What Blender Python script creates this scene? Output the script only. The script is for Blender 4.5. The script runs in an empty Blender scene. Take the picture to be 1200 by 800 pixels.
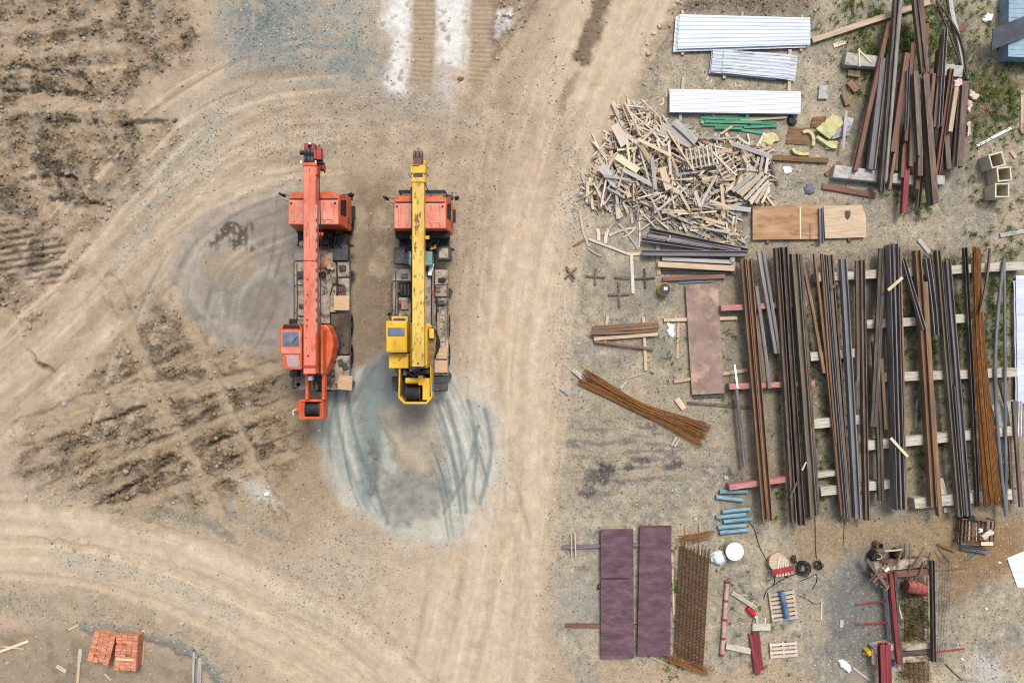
import bpy, math, random
import numpy as np
from mathutils import Vector, Matrix
random.seed(7)
SC = bpy.context.scene
COL = SC.collection
H = 34.0            # camera height in metres
PPM = 25.0          # photo pixels per metre on the ground
K = 0.60            # albedo of a surface relative to its tone in the daylight picture

def lin(c):
    c = c/255.0
    return c/12.92 if c <= 0.04045 else ((c+0.055)/1.055)**2.4
def C(r, g, b, k=K):
    return (min(lin(r)*k, .85), min(lin(g)*k, .85), min(lin(b)*k, .85), 1.0)
def P(px, py, z=0.0):
    f = (H-z)/H/PPM
    return Vector(((px-600)*f, (400-py)*f, z))
def M(px, z=0.0):       # a length in photo pixels at height z, in metres
    return px*(H-z)/H/PPM

# ------------------------------------------------------------------ materials
MATS = {}
def ramp(nt, cols):
    r = nt.nodes.new('ShaderNodeValToRGB')
    el = r.color_ramp.elements
    n = len(cols)
    while len(el) < n: el.new(0.5)
    for i, (p, c) in enumerate(cols):
        el[i].position = p; el[i].color = c
    return r
def mat(name, cols, scale=6.0, stretch=(1, 1, 1), rough=.75, metal=0.0, bump=.15, fine=40.0, vary=.18, detail=6,
        speck=None, spscale=9.0, spcut=.62, spstretch=None, spec=.35):
    """procedural: stretched noise through a ramp, a second noise for patches of speck colour, a value shift per object"""
    if name in MATS: return MATS[name]
    m = bpy.data.materials.new(name); m.use_nodes = True
    nt = m.node_tree; N = nt.nodes; L = nt.links
    b = N['Principled BSDF']
    tc = N.new('ShaderNodeTexCoord'); oi = N.new('ShaderNodeObjectInfo')
    add = N.new('ShaderNodeVectorMath'); add.operation = 'ADD'
    mul = N.new('ShaderNodeVectorMath'); mul.operation = 'SCALE'; mul.inputs[3].default_value = 37.0
    comb = N.new('ShaderNodeCombineXYZ')
    for i in range(3): L.new(oi.outputs['Random'], comb.inputs[i])
    L.new(comb.outputs[0], mul.inputs[0])
    L.new(tc.outputs['Object'], add.inputs[0]); L.new(mul.outputs[0], add.inputs[1])
    mp = N.new('ShaderNodeMapping'); mp.inputs['Scale'].default_value = stretch
    L.new(add.outputs[0], mp.inputs[0])
    n1 = N.new('ShaderNodeTexNoise'); n1.inputs['Scale'].default_value = scale; n1.inputs['Detail'].default_value = detail
    n1.inputs['Roughness'].default_value = .62
    L.new(mp.outputs[0], n1.inputs['Vector'])
    r = ramp(nt, cols); L.new(n1.outputs[0], r.inputs[0])
    col = r.outputs[0]
    if speck is not None:
        mp2 = N.new('ShaderNodeMapping'); mp2.inputs['Scale'].default_value = spstretch or stretch
        mp2.inputs['Location'].default_value = (5.3, 1.7, 9.1)
        L.new(add.outputs[0], mp2.inputs[0])
        n2 = N.new('ShaderNodeTexNoise'); n2.inputs['Scale'].default_value = spscale; n2.inputs['Detail'].default_value = 7
        n2.inputs['Roughness'].default_value = .7
        L.new(mp2.outputs[0], n2.inputs['Vector'])
        mr = N.new('ShaderNodeMapRange'); mr.inputs[1].default_value = spcut-.06; mr.inputs[2].default_value = spcut+.06
        L.new(n2.outputs[0], mr.inputs[0])
        mx = N.new('ShaderNodeMix'); mx.data_type = 'RGBA'
        L.new(mr.outputs[0], mx.inputs[0]); L.new(col, mx.inputs[6]); mx.inputs[7].default_value = speck
        col = mx.outputs[2]
    hs = N.new('ShaderNodeHueSaturation')
    mr2 = N.new('ShaderNodeMapRange'); mr2.inputs[3].default_value = 1-vary; mr2.inputs[4].default_value = 1+vary
    L.new(oi.outputs['Random'], mr2.inputs[0]); L.new(mr2.outputs[0], hs.inputs['Value'])
    L.new(col, hs.inputs['Color'])
    L.new(hs.outputs[0], b.inputs['Base Color'])
    b.inputs['Roughness'].default_value = rough; b.inputs['Metallic'].default_value = metal
    b.inputs['Specular IOR Level'].default_value = spec
    if bump:
        nb = N.new('ShaderNodeTexNoise'); nb.inputs['Scale'].default_value = fine; nb.inputs['Detail'].default_value = 3
        L.new(mp.outputs[0], nb.inputs['Vector'])
        bp = N.new('ShaderNodeBump'); bp.inputs['Strength'].default_value = bump; bp.inputs['Distance'].default_value = .02
        L.new(nb.outputs[0], bp.inputs['Height']); L.new(bp.outputs[0], b.inputs['Normal'])
    MATS[name] = m
    return m
def two(a, b, lo=.35, hi=.65): return [(lo, a), (hi, b)]
def three(a, b, c): return [(.32, a), (.5, b), (.68, c)]

# ------------------------------------------------------------------ mesh building
class MB:
    def __init__(s): s.v = []; s.f = []; s.mi = []; s.cur = 0; s.cuts = []
    def add(s, vs, fs):
        s.cuts.append((len(s.v), len(s.f))); o = len(s.v); s.v += [tuple(v) for v in vs]
        for f in fs: s.f.append(tuple(i+o for i in f)); s.mi.append(s.cur)
        return s
    def box(s, cx, cy, z0, sx, sy, sz, rot=0, top=1.0, topy=None):
        topy = top if topy is None else topy
        c, d = math.cos(rot), math.sin(rot); vs = []
        for z, kx, ky in ((z0, 1, 1), (z0+sz, top, topy)):
            for x, y in ((-1, -1), (1, -1), (1, 1), (-1, 1)):
                x = x*sx/2*kx; y = y*sy/2*ky
                vs.append((cx+x*c-y*d, cy+x*d+y*c, z))
        return s.add(vs, [(3, 2, 1, 0), (4, 5, 6, 7), (0, 1, 5, 4), (1, 2, 6, 5), (2, 3, 7, 6), (3, 0, 4, 7)])
    def prism(s, poly, z0, z1, top=None):
        n = len(poly); top = top or poly
        vs = [(x, y, z0) for x, y in poly] + [(x, y, z1) for x, y in top]
        fs = [tuple(range(n-1, -1, -1)), tuple(range(n, 2*n))]
        fs += [(i, (i+1) % n, n+(i+1) % n, n+i) for i in range(n)]
        return s.add(vs, fs)
    def loft(s, rings, cap=True):
        n = len(rings[0]); vs = [p for r in rings for p in r]; fs = []
        for k in range(len(rings)-1):
            for i in range(n):
                fs.append((k*n+i, k*n+(i+1) % n, (k+1)*n+(i+1) % n, (k+1)*n+i))
        if cap:
            fs.append(tuple(range(n-1, -1, -1))); fs.append(tuple((len(rings)-1)*n+i for i in range(n)))
        return s.add(vs, fs)
    def cyl(s, a, b, r, n=16, r2=None, cap=True):
        a = Vector(a); b = Vector(b); d = (b-a).normalized(); r2 = r if r2 is None else r2
        u = d.orthogonal().normalized(); w = d.cross(u)
        ring = lambda c, q: [c+(u*math.cos(2*math.pi*i/n)+w*math.sin(2*math.pi*i/n))*q for i in range(n)]
        return s.loft([ring(a, r), ring(b, r2)], cap)
    def tube(s, pts, r, n=6, cap=True):
        pts = [Vector(p) for p in pts]; rings = []
        for i, p in enumerate(pts):
            d = (pts[min(i+1, len(pts)-1)]-pts[max(i-1, 0)]).normalized()
            ref = Vector((0, 0, 1)) if abs(d.z) < .9 else Vector((1, 0, 0))
            u = d.cross(ref).normalized(); w = u.cross(d)
            rings.append([p+(u*math.cos(2*math.pi*k/n)+w*math.sin(2*math.pi*k/n))*r for k in range(n)])
        return s.loft(rings, cap)
    def ring(s, a, b, r, ri, n=20):       # hollow pipe
        a = Vector(a); b = Vector(b); d = (b-a).normalized()
        u = d.orthogonal().normalized(); w = d.cross(u)
        rr = lambda c, q: [c+(u*math.cos(2*math.pi*i/n)+w*math.sin(2*math.pi*i/n))*q for i in range(n)]
        return s.loft([rr(a, ri), rr(a, r), rr(b, r), rr(b, ri), rr(a, ri)], False)
    def build_each(s, name, m, parent=None, **kw):
        """every separate piece added becomes an object of its own"""
        cuts = s.cuts+[(len(s.v), len(s.f))]
        for (v0, f0), (v1, f1) in zip(cuts, cuts[1:]):
            q = MB(); q.v = s.v[v0:v1]; q.f = [tuple(i-v0 for i in f) for f in s.f[f0:f1]]; q.mi = s.mi[f0:f1]; q.build(name, m, parent, **kw)
    def build(s, name, m, parent=None, smooth=None, bevel=0, loc=None):
        me = bpy.data.meshes.new(name); me.from_pydata(s.v, [], s.f)
        ms = m if isinstance(m, (list, tuple)) else [m]
        for x in ms: me.materials.append(x)
        if len(ms) > 1: me.polygons.foreach_set('material_index', s.mi)
        if smooth:
            me.shade_smooth(); me.set_sharp_from_angle(angle=math.radians(smooth))
        me.update()
        o = bpy.data.objects.new(name, me); COL.objects.link(o)
        if parent: o.parent = parent
        if loc is not None: o.location = loc
        if bevel:
            bv = o.modifiers.new('bevel', 'BEVEL'); bv.width = bevel; bv.segments = 2; bv.limit_method = 'ANGLE'
            bv.angle_limit = math.radians(40)
        return o
def recentre(o):
    """move the origin of a one-mesh thing to the middle of its base"""
    me = o.data; n = len(me.vertices); a = np.empty(n*3, 'f4'); me.vertices.foreach_get('co', a); a = a.reshape(-1, 3)
    c = (a.min(0)+a.max(0))/2; c[2] = a[:, 2].min()
    a -= c; me.vertices.foreach_set('co', a.ravel()); me.update(); o.location = Vector(c)+o.location
    return o
def tag(o, label, cat, group=None, kind=None):
    if label: o['label'] = label
    if cat: o['category'] = cat
    if group: o['group'] = group
    if kind: o['kind'] = kind
    return o
def empty(name, loc, rz=0, label=None, cat=None, group=None):
    o = bpy.data.objects.new(name, None); COL.objects.link(o)
    o.location = loc; o.rotation_euler = (0, 0, rz); o.empty_display_size = .3
    return tag(o, label, cat, group)
# ------------------------------------------------------------------ noise on arrays
def _h(ix, iy, s):
    h = (ix.astype(np.int64)*374761393 + iy.astype(np.int64)*668265263 + s*1442695041) & 0xffffffff
    h = ((h ^ (h >> 13))*1274126177) & 0xffffffff
    h = ((h ^ (h >> 15))*2246822519) & 0xffffffff
    return (h ^ (h >> 16))
def vn(x, y, s):
    ix = np.floor(x); iy = np.floor(y); fx = x-ix; fy = y-iy
    u = fx*fx*fx*(fx*(fx*6-15)+10); v = fy*fy*fy*(fy*(fy*6-15)+10)
    def g(dx, dy):
        a = _h(ix+dx, iy+dy, s)*(2*math.pi/4294967296.0)
        return np.cos(a)*(fx-dx)+np.sin(a)*(fy-dy)
    a = g(0, 0); b = g(1, 0); c = g(0, 1); d = g(1, 1)
    return ((a*(1-u)+b*u)*(1-v)+(c*(1-u)+d*u)*v)*1.5
def fbm(x, y, s, o=4, gain=.55):
    r = 0; a = 1.0; t = 0
    for k in range(o):
        r = r+a*vn(x*2**k+k*17.3, y*2**k-k*9.1, s+k); t += a; a *= gain
    return r/t*1.4
def worley(x, y, s):
    ix = np.floor(x); iy = np.floor(y); f1 = np.full(x.shape, 9.0); f2 = f1.copy(); idr = np.zeros(x.shape)
    for dx in (-1, 0, 1):
        for dy in (-1, 0, 1):
            h = _h(ix+dx, iy+dy, s); jx = (h & 0xffff)/65536.0; jy = (h >> 16)/65536.0
            d = np.hypot(ix+dx+jx-x, iy+dy+jy-y)
            n = d < f1
            f2 = np.where(n, f1, np.minimum(f2, d)); idr = np.where(n, jx, idr); f1 = np.where(n, d, f1)
    return f1, f2, idr
def sst(a, b, x):
    t = np.clip((x-a)/(b-a), 0, 1); return t*t*(3-2*t)

# ------------------------------------------------------------------ the grid (in photo pixels on the ground plane)
def axis(lo, hi, step):
    core = np.arange(lo, hi+1e-6, step); d = step; out = []; p = hi
    while p < 400: d *= 1.35; p += d; out.append(p)
    out2 = []; d = step; p = lo
    while p > -400: d *= 1.35; p -= d; out2.append(p)
    return np.array(out2[::-1]+list(core)+out)
GX = axis(-25.6, 25.6, .058); GY = axis(-17.4, 17.4, .058)
X, Y = np.meshgrid(GX.astype('f4'), GY.astype('f4'))
PX = X*PPM+600; PY = 400-Y*PPM
w1 = fbm(PX/60, PY/60, 1, 4); w2 = fbm(PX/17, PY/17, 2, 4); w3 = fbm(PX/190, PY/190, 3, 3); w4 = fbm(PX/6, PY/6, 5, 3); w5 = fbm(PX/2.6, PY/2.6, 6, 2)
def window(xa, xb, ya, yb, g):
    cx = PX[0]; cy = PY[:, 0]; i = np.nonzero((cx >= xa-g) & (cx <= xb+g))[0]; j = np.nonzero((cy >= ya-g) & (cy <= yb+g))[0]
    return (slice(j[0], j[-1]+1), slice(i[0], i[-1]+1))
def sdpoly(pts):
    xs = [p[0] for p in pts]; ys = [p[1] for p in pts]; full = np.full(PX.shape, 300.0, 'f4'); S = window(min(xs), max(xs), min(ys), max(ys), 130)
    PX_, PY_ = PX[S], PY[S]; d = np.full(PX_.shape, 1e9, 'f4'); ins = np.zeros(PX_.shape, bool); n = len(pts)
    for i in range(n):
        ax, ay = pts[i]; bx, by = pts[(i+1) % n]
        ex, ey = bx-ax, by-ay
        t = np.clip(((PX_-ax)*ex+(PY_-ay)*ey)/(ex*ex+ey*ey+1e-9), 0, 1)
        d = np.minimum(d, np.hypot(PX_-ax-t*ex, PY_-ay-t*ey))
        if ay != by:
            ins ^= ((ay > PY_) != (by > PY_)) & (PX_ < ex*(PY_-ay)/(ey+1e-12)+ax)
    full[S] = np.where(ins, -d, d); return full
def poly(pts, soft=10, warp=0, fine=0):
    return sst(soft, -soft, sdpoly(pts)+warp*w1+fine*w2)
def smooth_path(pts, k=3):
    for _ in range(k):
        q = [pts[0]]
        for a, b in zip(pts, pts[1:]):
            q += [(a[0]*.75+b[0]*.25, a[1]*.75+b[1]*.25), (a[0]*.25+b[0]*.75, a[1]*.25+b[1]*.75)]
        q.append(pts[-1]); pts = q
    return pts
def sdline(pts, k=2):
    """distance along and signed distance across a smoothed polyline"""
    pts = smooth_path(pts, k); xs = [p[0] for p in pts]; ys = [p[1] for p in pts]; S = window(min(xs), max(xs), min(ys), max(ys), 140)
    PX_, PY_ = PX[S], PY[S]; best = np.full(PX_.shape, 1e9, 'f4'); sg = np.zeros(PX_.shape, 'f4'); al = np.zeros(PX_.shape, 'f4'); acc = 0
    for (ax, ay), (bx, by) in zip(pts, pts[1:]):
        ex, ey = bx-ax, by-ay; ln = math.hypot(ex, ey)
        t = np.clip(((PX_-ax)*ex+(PY_-ay)*ey)/(ln*ln), 0, 1)
        qx = PX_-ax-t*ex; qy = PY_-ay-t*ey; d = np.hypot(qx, qy); n = d < best
        best = np.where(n, d, best); sg = np.where(n, np.sign(ex*qy-ey*qx), sg); al = np.where(n, acc+t*ln, al); acc += ln
    fa = np.zeros(PX.shape, 'f4'); fd = np.full(PX.shape, 400.0, 'f4'); fa[S] = al; fd[S] = best*sg; return fa, fd
def line(pts, w, soft=None, k=2, warp=0):
    al, d = sdline(pts, k); d = np.abs(d+warp*w2); soft = soft or w*.6
    return sst(w/2+soft, w/2-soft*.3, d), al, d

def c3(r, g, b): return np.array([lin(r), lin(g), lin(b)])*K
COLR = np.empty(PX.shape+(3,), 'f4'); COLR[:] = c3(190, 168, 140)
Z = .010*w2+.012*w1
GRAV = np.full(PX.shape, .25); CLOD = np.zeros(PX.shape); GRASS = np.zeros(PX.shape)
def paint(m, col, a=1.0):
    m = m*a; k = m > .004; q = np.minimum(m[k], 1)[:, None]; COLR[k] = COLR[k]*(1-q)+np.asarray(col)*q
def tone(m, f):
    COLR[:] = COLR*(1+np.clip(m, -1, 1)*f)[..., None]
OUT = (np.abs(X) > 25.6) | (np.abs(Y) > 17.4)
tone(w3, .10)

# ---- the storage yard on the right
YARD = poly([(800, -60), (765, 60), (725, 130), (690, 190), (668, 260), (655, 330), (655, 430), (645, 560), (640, 640), (640, 720), (660, 790), (720, 830), (1300, 830), (1300, -60)], 10, 14, 6)
paint(YARD, c3(176, 162, 136), .95)
paint(YARD*sst(-.1, .5, w1+w2*.6), c3(150, 142, 124), .6)
paint(YARD*sst(.05, .6, fbm(PX/35+7, PY/35, 11, 4)), c3(196, 180, 150), .7)
GRAV = np.maximum(GRAV, YARD*.55)
y1 = fbm(PX/55, PY/48, 91, 6, .62); y2 = fbm(PX/21+40, PY/23, 92, 5, .62); y3 = fbm(PX/9, PY/10, 93, 4, .6)
paint(YARD*sst(.0, .45, y1+.25*y3), c3(154, 150, 136), .6); paint(YARD*sst(.12, .5, y2+.3*y3), c3(140, 134, 118), .5)
paint(YARD*sst(.05, .5, -y1+.3*y2), c3(199, 183, 152), .65); paint(YARD*sst(.2, .55, -y2+.2*y3), c3(166, 140, 104), .4)
paint(YARD*sst(.28, .55, y3+.4*y2), c3(112, 108, 98), .5); paint(YARD*sst(.3, .6, -y3+.3*y1), c3(212, 200, 176), .45)
paint(poly([(660, 430), (900, 440), (900, 560), (650, 580)], 30, 20), c3(168, 152, 126), .5)
dk = poly([(655, 270), (760, 270), (800, 330), (800, 470), (740, 450), (700, 380), (655, 350)], 25, 20)
paint(dk*sst(-.15, .3, w1+.4*w2), c3(138, 132, 116), .55)
dk = poly([(660, 485), (780, 495), (890, 560), (830, 590), (700, 590), (655, 545)], 25, 25)
st = fbm(PX/40, PY/9, 21, 4); paint(dk*sst(.0, .35, st), c3(112, 109, 104), .7)
for (x, y, a, b) in ((702, 560, 20, 14), (688, 578, 13, 7), (735, 548, 8, 5), (712, 548, 12, 8), (752, 538, 16, 5), (790, 545, 18, 6), (670, 520, 10, 6), (764, 500, 12, 6), (860, 560, 9, 9)):
    paint(sst(1.3, .3, np.hypot((PX-x)/a, (PY-y)/b)+.9*w2+.6*w4), c3(76, 75, 75), .8)
paint(poly([(840, 295), (1200, 290), (1200, 615), (860, 615)], 12, 6)*(.6+.3*w2), c3(118, 106, 86), .75)  # soil darkened across the steel rows: damp ground plus painted shade between beams
paint(poly([(930, 615), (1200, 600), (1200, 665), (1130, 680), (1060, 650), (930, 660)], 20, 14), c3(160, 132, 92), .75)
paint(poly([(1105, 640), (1190, 615), (1200, 650), (1150, 690), (1120, 720), (1100, 700)], 14, 10), c3(146, 108, 62), .65)
paint(poly([(995, 650), (1050, 640), (1060, 700), (1045, 760), (1000, 790), (965, 760), (970, 690)], 18, 14), c3(110, 113, 113), .8)
paint(poly([(960, 690), (1000, 690), (990, 800), (950, 790)], 20, 12)*sst(-.1, .3, fbm(PX/10, PY/60, 24, 3)), c3(120, 120, 116), .6)
paint(poly([(1140, 765), (1175, 770), (1180, 805), (1140, 805)], 10, 10, 8), c3(206, 206, 200), .6)
paint(poly([(660, 680), (705, 690), (705, 735), (650, 740)], 14, 12), c3(160, 158, 146), .7)
paint(poly([(700, 772), (830, 790), (900, 770), (960, 800), (800, 830), (690, 830)], 12, 12), c3(190, 164, 132), .8)
paint(poly([(1125, 80), (1165, 75), (1200, 100), (1175, 140), (1140, 150), (1120, 120)], 16, 12), c3(98, 74, 48), .8)
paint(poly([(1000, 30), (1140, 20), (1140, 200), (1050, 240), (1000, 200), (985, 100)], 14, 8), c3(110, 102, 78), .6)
paint(poly([(735, 180), (800, 140), (900, 160), (905, 210), (880, 265), (800, 265), (690, 230)], 16, 10), c3(128, 120, 106), .7)
# dark rubble on the yard's top edge
rub = poly([(800, -30), (960, -30), (950, 15), (900, 16), (800, 14), (790, 40), (770, 70), (745, 110), (755, 60), (785, 18)], 9, 8, 8)
paint(rub, c3(118, 100, 82), .75); CLOD = np.maximum(CLOD, rub*.6)

# ---- the hauled roads: fine pale dust with streaks along the way
def road(pts, w, soft, col, seed, amp=.17, k=3, along=160, across=7):
    al, d = sdline(pts, k)
    m = sst(w+soft, w-soft, np.abs(d)+8*w1+3*w2)
    paint(m, col, .92)
    s = fbm(al/along, d/across, seed, 4); tone(m*s, amp)
    s2 = fbm(al/along*2.2, d/across*3.2, seed+40, 3); tone(m*s2, amp*.55)
    global Z, GRAV
    Z = Z*(1-.6*m)+m*(s*.008+s2*.005); GRAV = GRAV*(1-.92*m)
    return m, al, d
RA = road([(745, -40), (700, 60), (655, 170), (622, 280), (605, 400), (598, 520), (585, 620), (560, 720), (530, 850)], 62, 16, c3(207, 187, 157), 31, .09)
RB = road([(-60, 470), (20, 405), (110, 320), (190, 230), (250, 165), (330, 130), (440, 130), (540, 150), (620, 180)], 58, 26, c3(190, 169, 140), 33, .15, 3, 150, 9)
RC = road([(-60, 628), (60, 632), (160, 648), (260, 690), (350, 730), (430, 775), (500, 850)], 46, 18, c3(208, 188, 157), 35, .09)
RD = poly([(400, 620), (560, 640), (640, 640), (640, 850), (330, 850), (300, 730), (330, 690)], 24, 20)
paint(RD*(.8), c3(203, 183, 153), .8); tone(RD*fbm(RA[1]/150, RA[2]/7, 41, 4), .09)
MIDG = poly([(330, 90), (480, 100), (560, 90), (640, 20), (600, 200), (560, 330), (530, 480), (600, 560), (520, 640), (400, 640), (330, 600), (350, 480), (420, 440), (430, 200), (330, 210)], 26, 18)
paint(MIDG, c3(178, 157, 129), .75); paint(MIDG*sst(.0, .5, fbm(PX/45, PY/35, 43, 5)), c3(158, 139, 113), .65); paint(MIDG*sst(.1, .5, fbm(PX/30+9, PY/40, 44, 5)), c3(198, 177, 148), .6)
GRAV = np.maximum(GRAV, .45*MIDG)
# dusty brown between the cranes and around their fronts
paint(poly([(405, 200), (465, 210), (465, 420), (405, 440), (415, 330)], 16, 12)*sst(-.6, .2, w1+w2*.5), c3(140, 121, 96), .85)
paint(poly([(300, 440), (420, 440), (380, 600), (340, 640), (320, 560)], 22, 16), c3(166, 142, 111), .75)
paint(poly([(300, 410), (345, 400), (350, 500), (300, 490)], 16, 14), c3(122, 106, 84), .6)
tone(poly([(300, 100), (560, 90), (560, 220), (300, 230)], 30)*fbm(PX/24, PY/20, 47, 4), .2)

# ---- blue-grey gravel
def gravel(pts, soft, col, a, g, warp=16, fine=8):
    global GRAV
    m = poly(pts, soft*2.2, warp*1.6, fine*1.8); m = m*(.25+.75*sst(-.6, .3, w2+.6*w1+.6*w4))
    paint(m, col, a); GRAV = np.maximum(GRAV, m*g); return m
gravel([(262, -30), (430, -30), (440, 30), (460, 85), (400, 98), (330, 100), (270, 95), (250, 60)], 16, c3(154, 158, 148), .9, 1)
gravel([(175, 190), (250, 100), (310, 90), (250, 200), (190, 260), (140, 330), (120, 320)], 16, c3(172, 169, 152), .8, 1)
gravel([(400, 95), (520, 90), (540, 140), (470, 150), (420, 140)], 14, c3(168, 162, 150), .7, 1)
gravel([(60, 640), (140, 645), (220, 680), (290, 720), (270, 730), (180, 690), (70, 670)], 12, c3(178, 171, 150), .8, 1)
gravel([(-20, 680), (90, 690), (180, 715), (240, 745), (290, 790), (310, 830), (260, 830), (220, 775), (140, 740), (-20, 725)], 10, c3(160, 148, 120), .9, 1)
gravel([(150, 595), (240, 590), (290, 640), (220, 630)], 9, c3(160, 146, 110), .85, 1)
gravel([(290, 600), (470, 620), (440, 740), (330, 720)], 30, c3(184, 168, 142), .7, 1)
gravel([(640, 20), (655, 330), (645, 560), (640, 720), (668, 720), (672, 560), (680, 330), (700, 220)], 9, c3(184, 170, 146), .5, 1)
gravel([(300, -30), (360, 10), (340, 60), (280, 70), (265, 20)], 14, c3(112, 126, 126), .85, 1)
gravel([(310, 40), (420, 45), (450, 90), (380, 95), (330, 80)], 12, c3(124, 136, 133), .85, 1)
gravel([(270, 570), (330, 560), (350, 640), (300, 640), (260, 610)], 12, c3(168, 150, 114), .8, 1)
gravel([(300, 110), (420, 120), (440, 190), (340, 210), (280, 180)], 20, c3(176, 160, 136), .6, 1)
gravel([(0, 545), (60, 540), (140, 590), (60, 600)], 14, c3(176, 166, 146), .6, 1)
# bluish stones along the lower bank
m, _, _ = line([(100, 733), (150, 738), (200, 752), (235, 768), (255, 790), (280, 830)], 7, 7, 2, 6); paint(m, c3(122, 128, 124), .75); Z = Z+.12*m; GRAV = np.maximum(GRAV, m)
m, _, _ = line([(150, 598), (210, 604), (245, 612), (275, 634)], 4, 5, 2, 5); paint(m, c3(132, 132, 122), .7); GRAV = np.maximum(GRAV, m)
m, _, _ = line([(275, 600), (300, 620), (330, 630)], 4, 5, 2, 5); paint(m, c3(140, 138, 128), .6)
LOT = poly([(-20, 735), (60, 735), (110, 745), (200, 765), (235, 790), (240, 830), (-20, 830)], 12, 10, 5)
paint(LOT, c3(158, 142, 116), .85); paint(LOT*sst(0, .5, w2+w1), c3(124, 108, 88), .55)

# ---- chalk-white dried lime in the top tracks
WHITE = c3(230, 228, 221)
wm = np.maximum.reduce([poly([(462, -20), (484, -20), (482, 40), (478, 75), (470, 108), (455, 108), (452, 95), (462, 70), (466, 45), (450, 28), (452, 18)], 8, 10, 10),
                        poly([(511, -20), (553, -20), (552, 40), (545, 75), (530, 80), (512, 70), (509, 30)], 8, 10, 10),
                        poly([(583, 14), (602, 10), (600, 30), (582, 42)], 5, 6, 6),
                        poly([(515, 80), (548, 80), (530, 130), (512, 120)], 10, 8, 8)*.4])
for (xa, xb) in ((486, 508), (554, 578)):
    m, al, d = line([((xa+xb)/2, -40), ((xa+xb)/2-1, 60), ((xa+xb)/2-4, 95)], xb-xa, 4)
    paint(m, c3(172, 152, 124), .8); Z = Z-.05*m+m*.018*np.sin(al*1.15); wm = wm*(1-.9*m)
m = poly([(580, -30), (650, -30), (620, 20), (600, 55), (578, 68)], 8, 10, 8); paint(m, c3(128, 108, 84), .6); CLOD = np.maximum(CLOD, m*.45)
wm = wm*sst(-.75, -.3, w2+.5*w4)
paint(wm*sst(-.9, -.2, w2+w4), WHITE, .9); Z = Z+.03*wm+.02*wm*w4; GRAV = GRAV*(1-wm)

# ---- churned, half-dried mud
R1 = poly([(-40, -40), (195, -40), (226, 30), (215, 85), (165, 120), (165, 150), (200, 160), (150, 215), (115, 270), (80, 320), (30, 372), (-40, 400)], 30, 36, 14)
R2 = poly([(130, 420), (170, 352), (215, 370), (262, 420), (330, 440), (345, 480), (338, 560), (290, 575), (250, 590), (170, 600), (70, 575), (30, 545), (60, 490)], 34, 34, 14)
rot = math.radians(-24); u = PX*math.cos(rot)+PY*math.sin(rot); v = -PX*math.sin(rot)+PY*math.cos(rot)
n20 = fbm(PX/22, PY/18, 54, 5); n9 = fbm(PX/9, PY/8, 58, 4)
st1 = .7*fbm((PX+.5*PY)/58+.8*w1, (PY-.25*PX)/40+w1+.3*w2, 51, 6)+.7*fbm(PX/24, PY/22, 52, 5)
st2 = .8*fbm(u/75+.5*w1, v/15+.9*w1+.2*w2, 53, 5)+.5*n20
paint(R1, c3(164, 143, 115), .92); paint(R1*sst(-.15, .3, st1+.25*n9), c3(128, 111, 88), .9); paint(R1*sst(.25, .6, st1+.3*n20), c3(104, 90, 70), .8)
paint(R1*sst(.3, .7, -st1+.2*n9), c3(208, 186, 156), .7); paint(R1*sst(.15, .45, fbm(PX/28, PY/15, 57, 5)), c3(148, 141, 128), .6); paint(R1*sst(.1, .5, -n20+.3*w1), c3(180, 154, 118), .4)
paint(R2, c3(158, 138, 110), .92); paint(R2*sst(-.2, .3, st2+.25*n9), c3(134, 117, 92), .8); paint(R2*sst(.2, .55, st2+.2*n20), c3(106, 92, 72), .75)
paint(R2*sst(.2, .6, -st2), c3(180, 152, 115), .6); paint(R2*sst(.1, .5, n20-.2*w1), c3(150, 118, 78), .4)
f1, f2, idr = worley(PX/7.5+.7*w2, PY/6.0+.7*w4, 61); g1, g2, idg = worley(PX/3.6, PY/3.2+.4*w4, 63)
big = sst(.03, .32, f2-f1)*(.4+.6*idr); sm = sst(.03, .35, g2-g1)*(.4+.6*idg)
r1k = R1*(.25+.75*sst(-.25, .25, st1+.3*n9)); r2k = R2*(.3+.7*sst(-.3, .2, st2+.3*n9))
CLOD = np.maximum(CLOD, np.maximum(r1k, r2k)); GRAV = np.maximum(GRAV*(1-.7*np.maximum(R1, R2)), .2*np.maximum(R1, R2))
# wheel tracks that press the mud flat
def track(pts, w, depth, col=None, a=.8, tread=0, soft=None, k=3, clear=.95, wl=3.4, rough=False):
    global Z, CLOD
    m, al, d = line(pts, w, soft or w*.5, k, 5 if w > 5 else .6)
    if rough: m = m*(.3+.7*sst(-.45, .25, n20+.5*n9))
    if col is not None: paint(m, col, a)
    if clear: CLOD = CLOD*(1-clear*m)
    berm = np.exp(-((d-w*.75)/(w*.3))**2)
    Z = Z*(1-.5*m)-depth*m+depth*.6*berm*(1-m)+tread*m*np.sin(al*2*math.pi/wl)*sst(w*.55, w*.3, d)
    return m
DUST = c3(188, 160, 124)
for p, w in (([(60, 500), (130, 470), (200, 462), (300, 440)], 14), ([(130, 330), (158, 400), (190, 480), (225, 540), (262, 610)], 18), ([(205, 340), (232, 400), (270, 490), (305, 560), (335, 620)], 16),
             ([(20, 500), (100, 470), (160, 450), (240, 455), (340, 425)], 15), ([(50, 575), (120, 548), (190, 520), (260, 492), (350, 470)], 13),
             ([(105, 598), (180, 580), (250, 560), (340, 530)], 10)):
    track(p, w*.85, .05, c3(182, 160, 128), .8, .010, rough=True, clear=.85)
for p, w in (([(-20, 140), (50, 118), (110, 126), (170, 120), (240, 100)], 10), ([(-20, 60), (60, 62), (110, 50), (160, 62)], 12), ([(85, 250), (60, 270), (75, 300)], 16), ([(-20, 30), (60, 35), (130, 15)], 9)):
    track(p, w, .012, c3(200, 177, 146), .45, .004, None, 3, .6)
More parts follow.
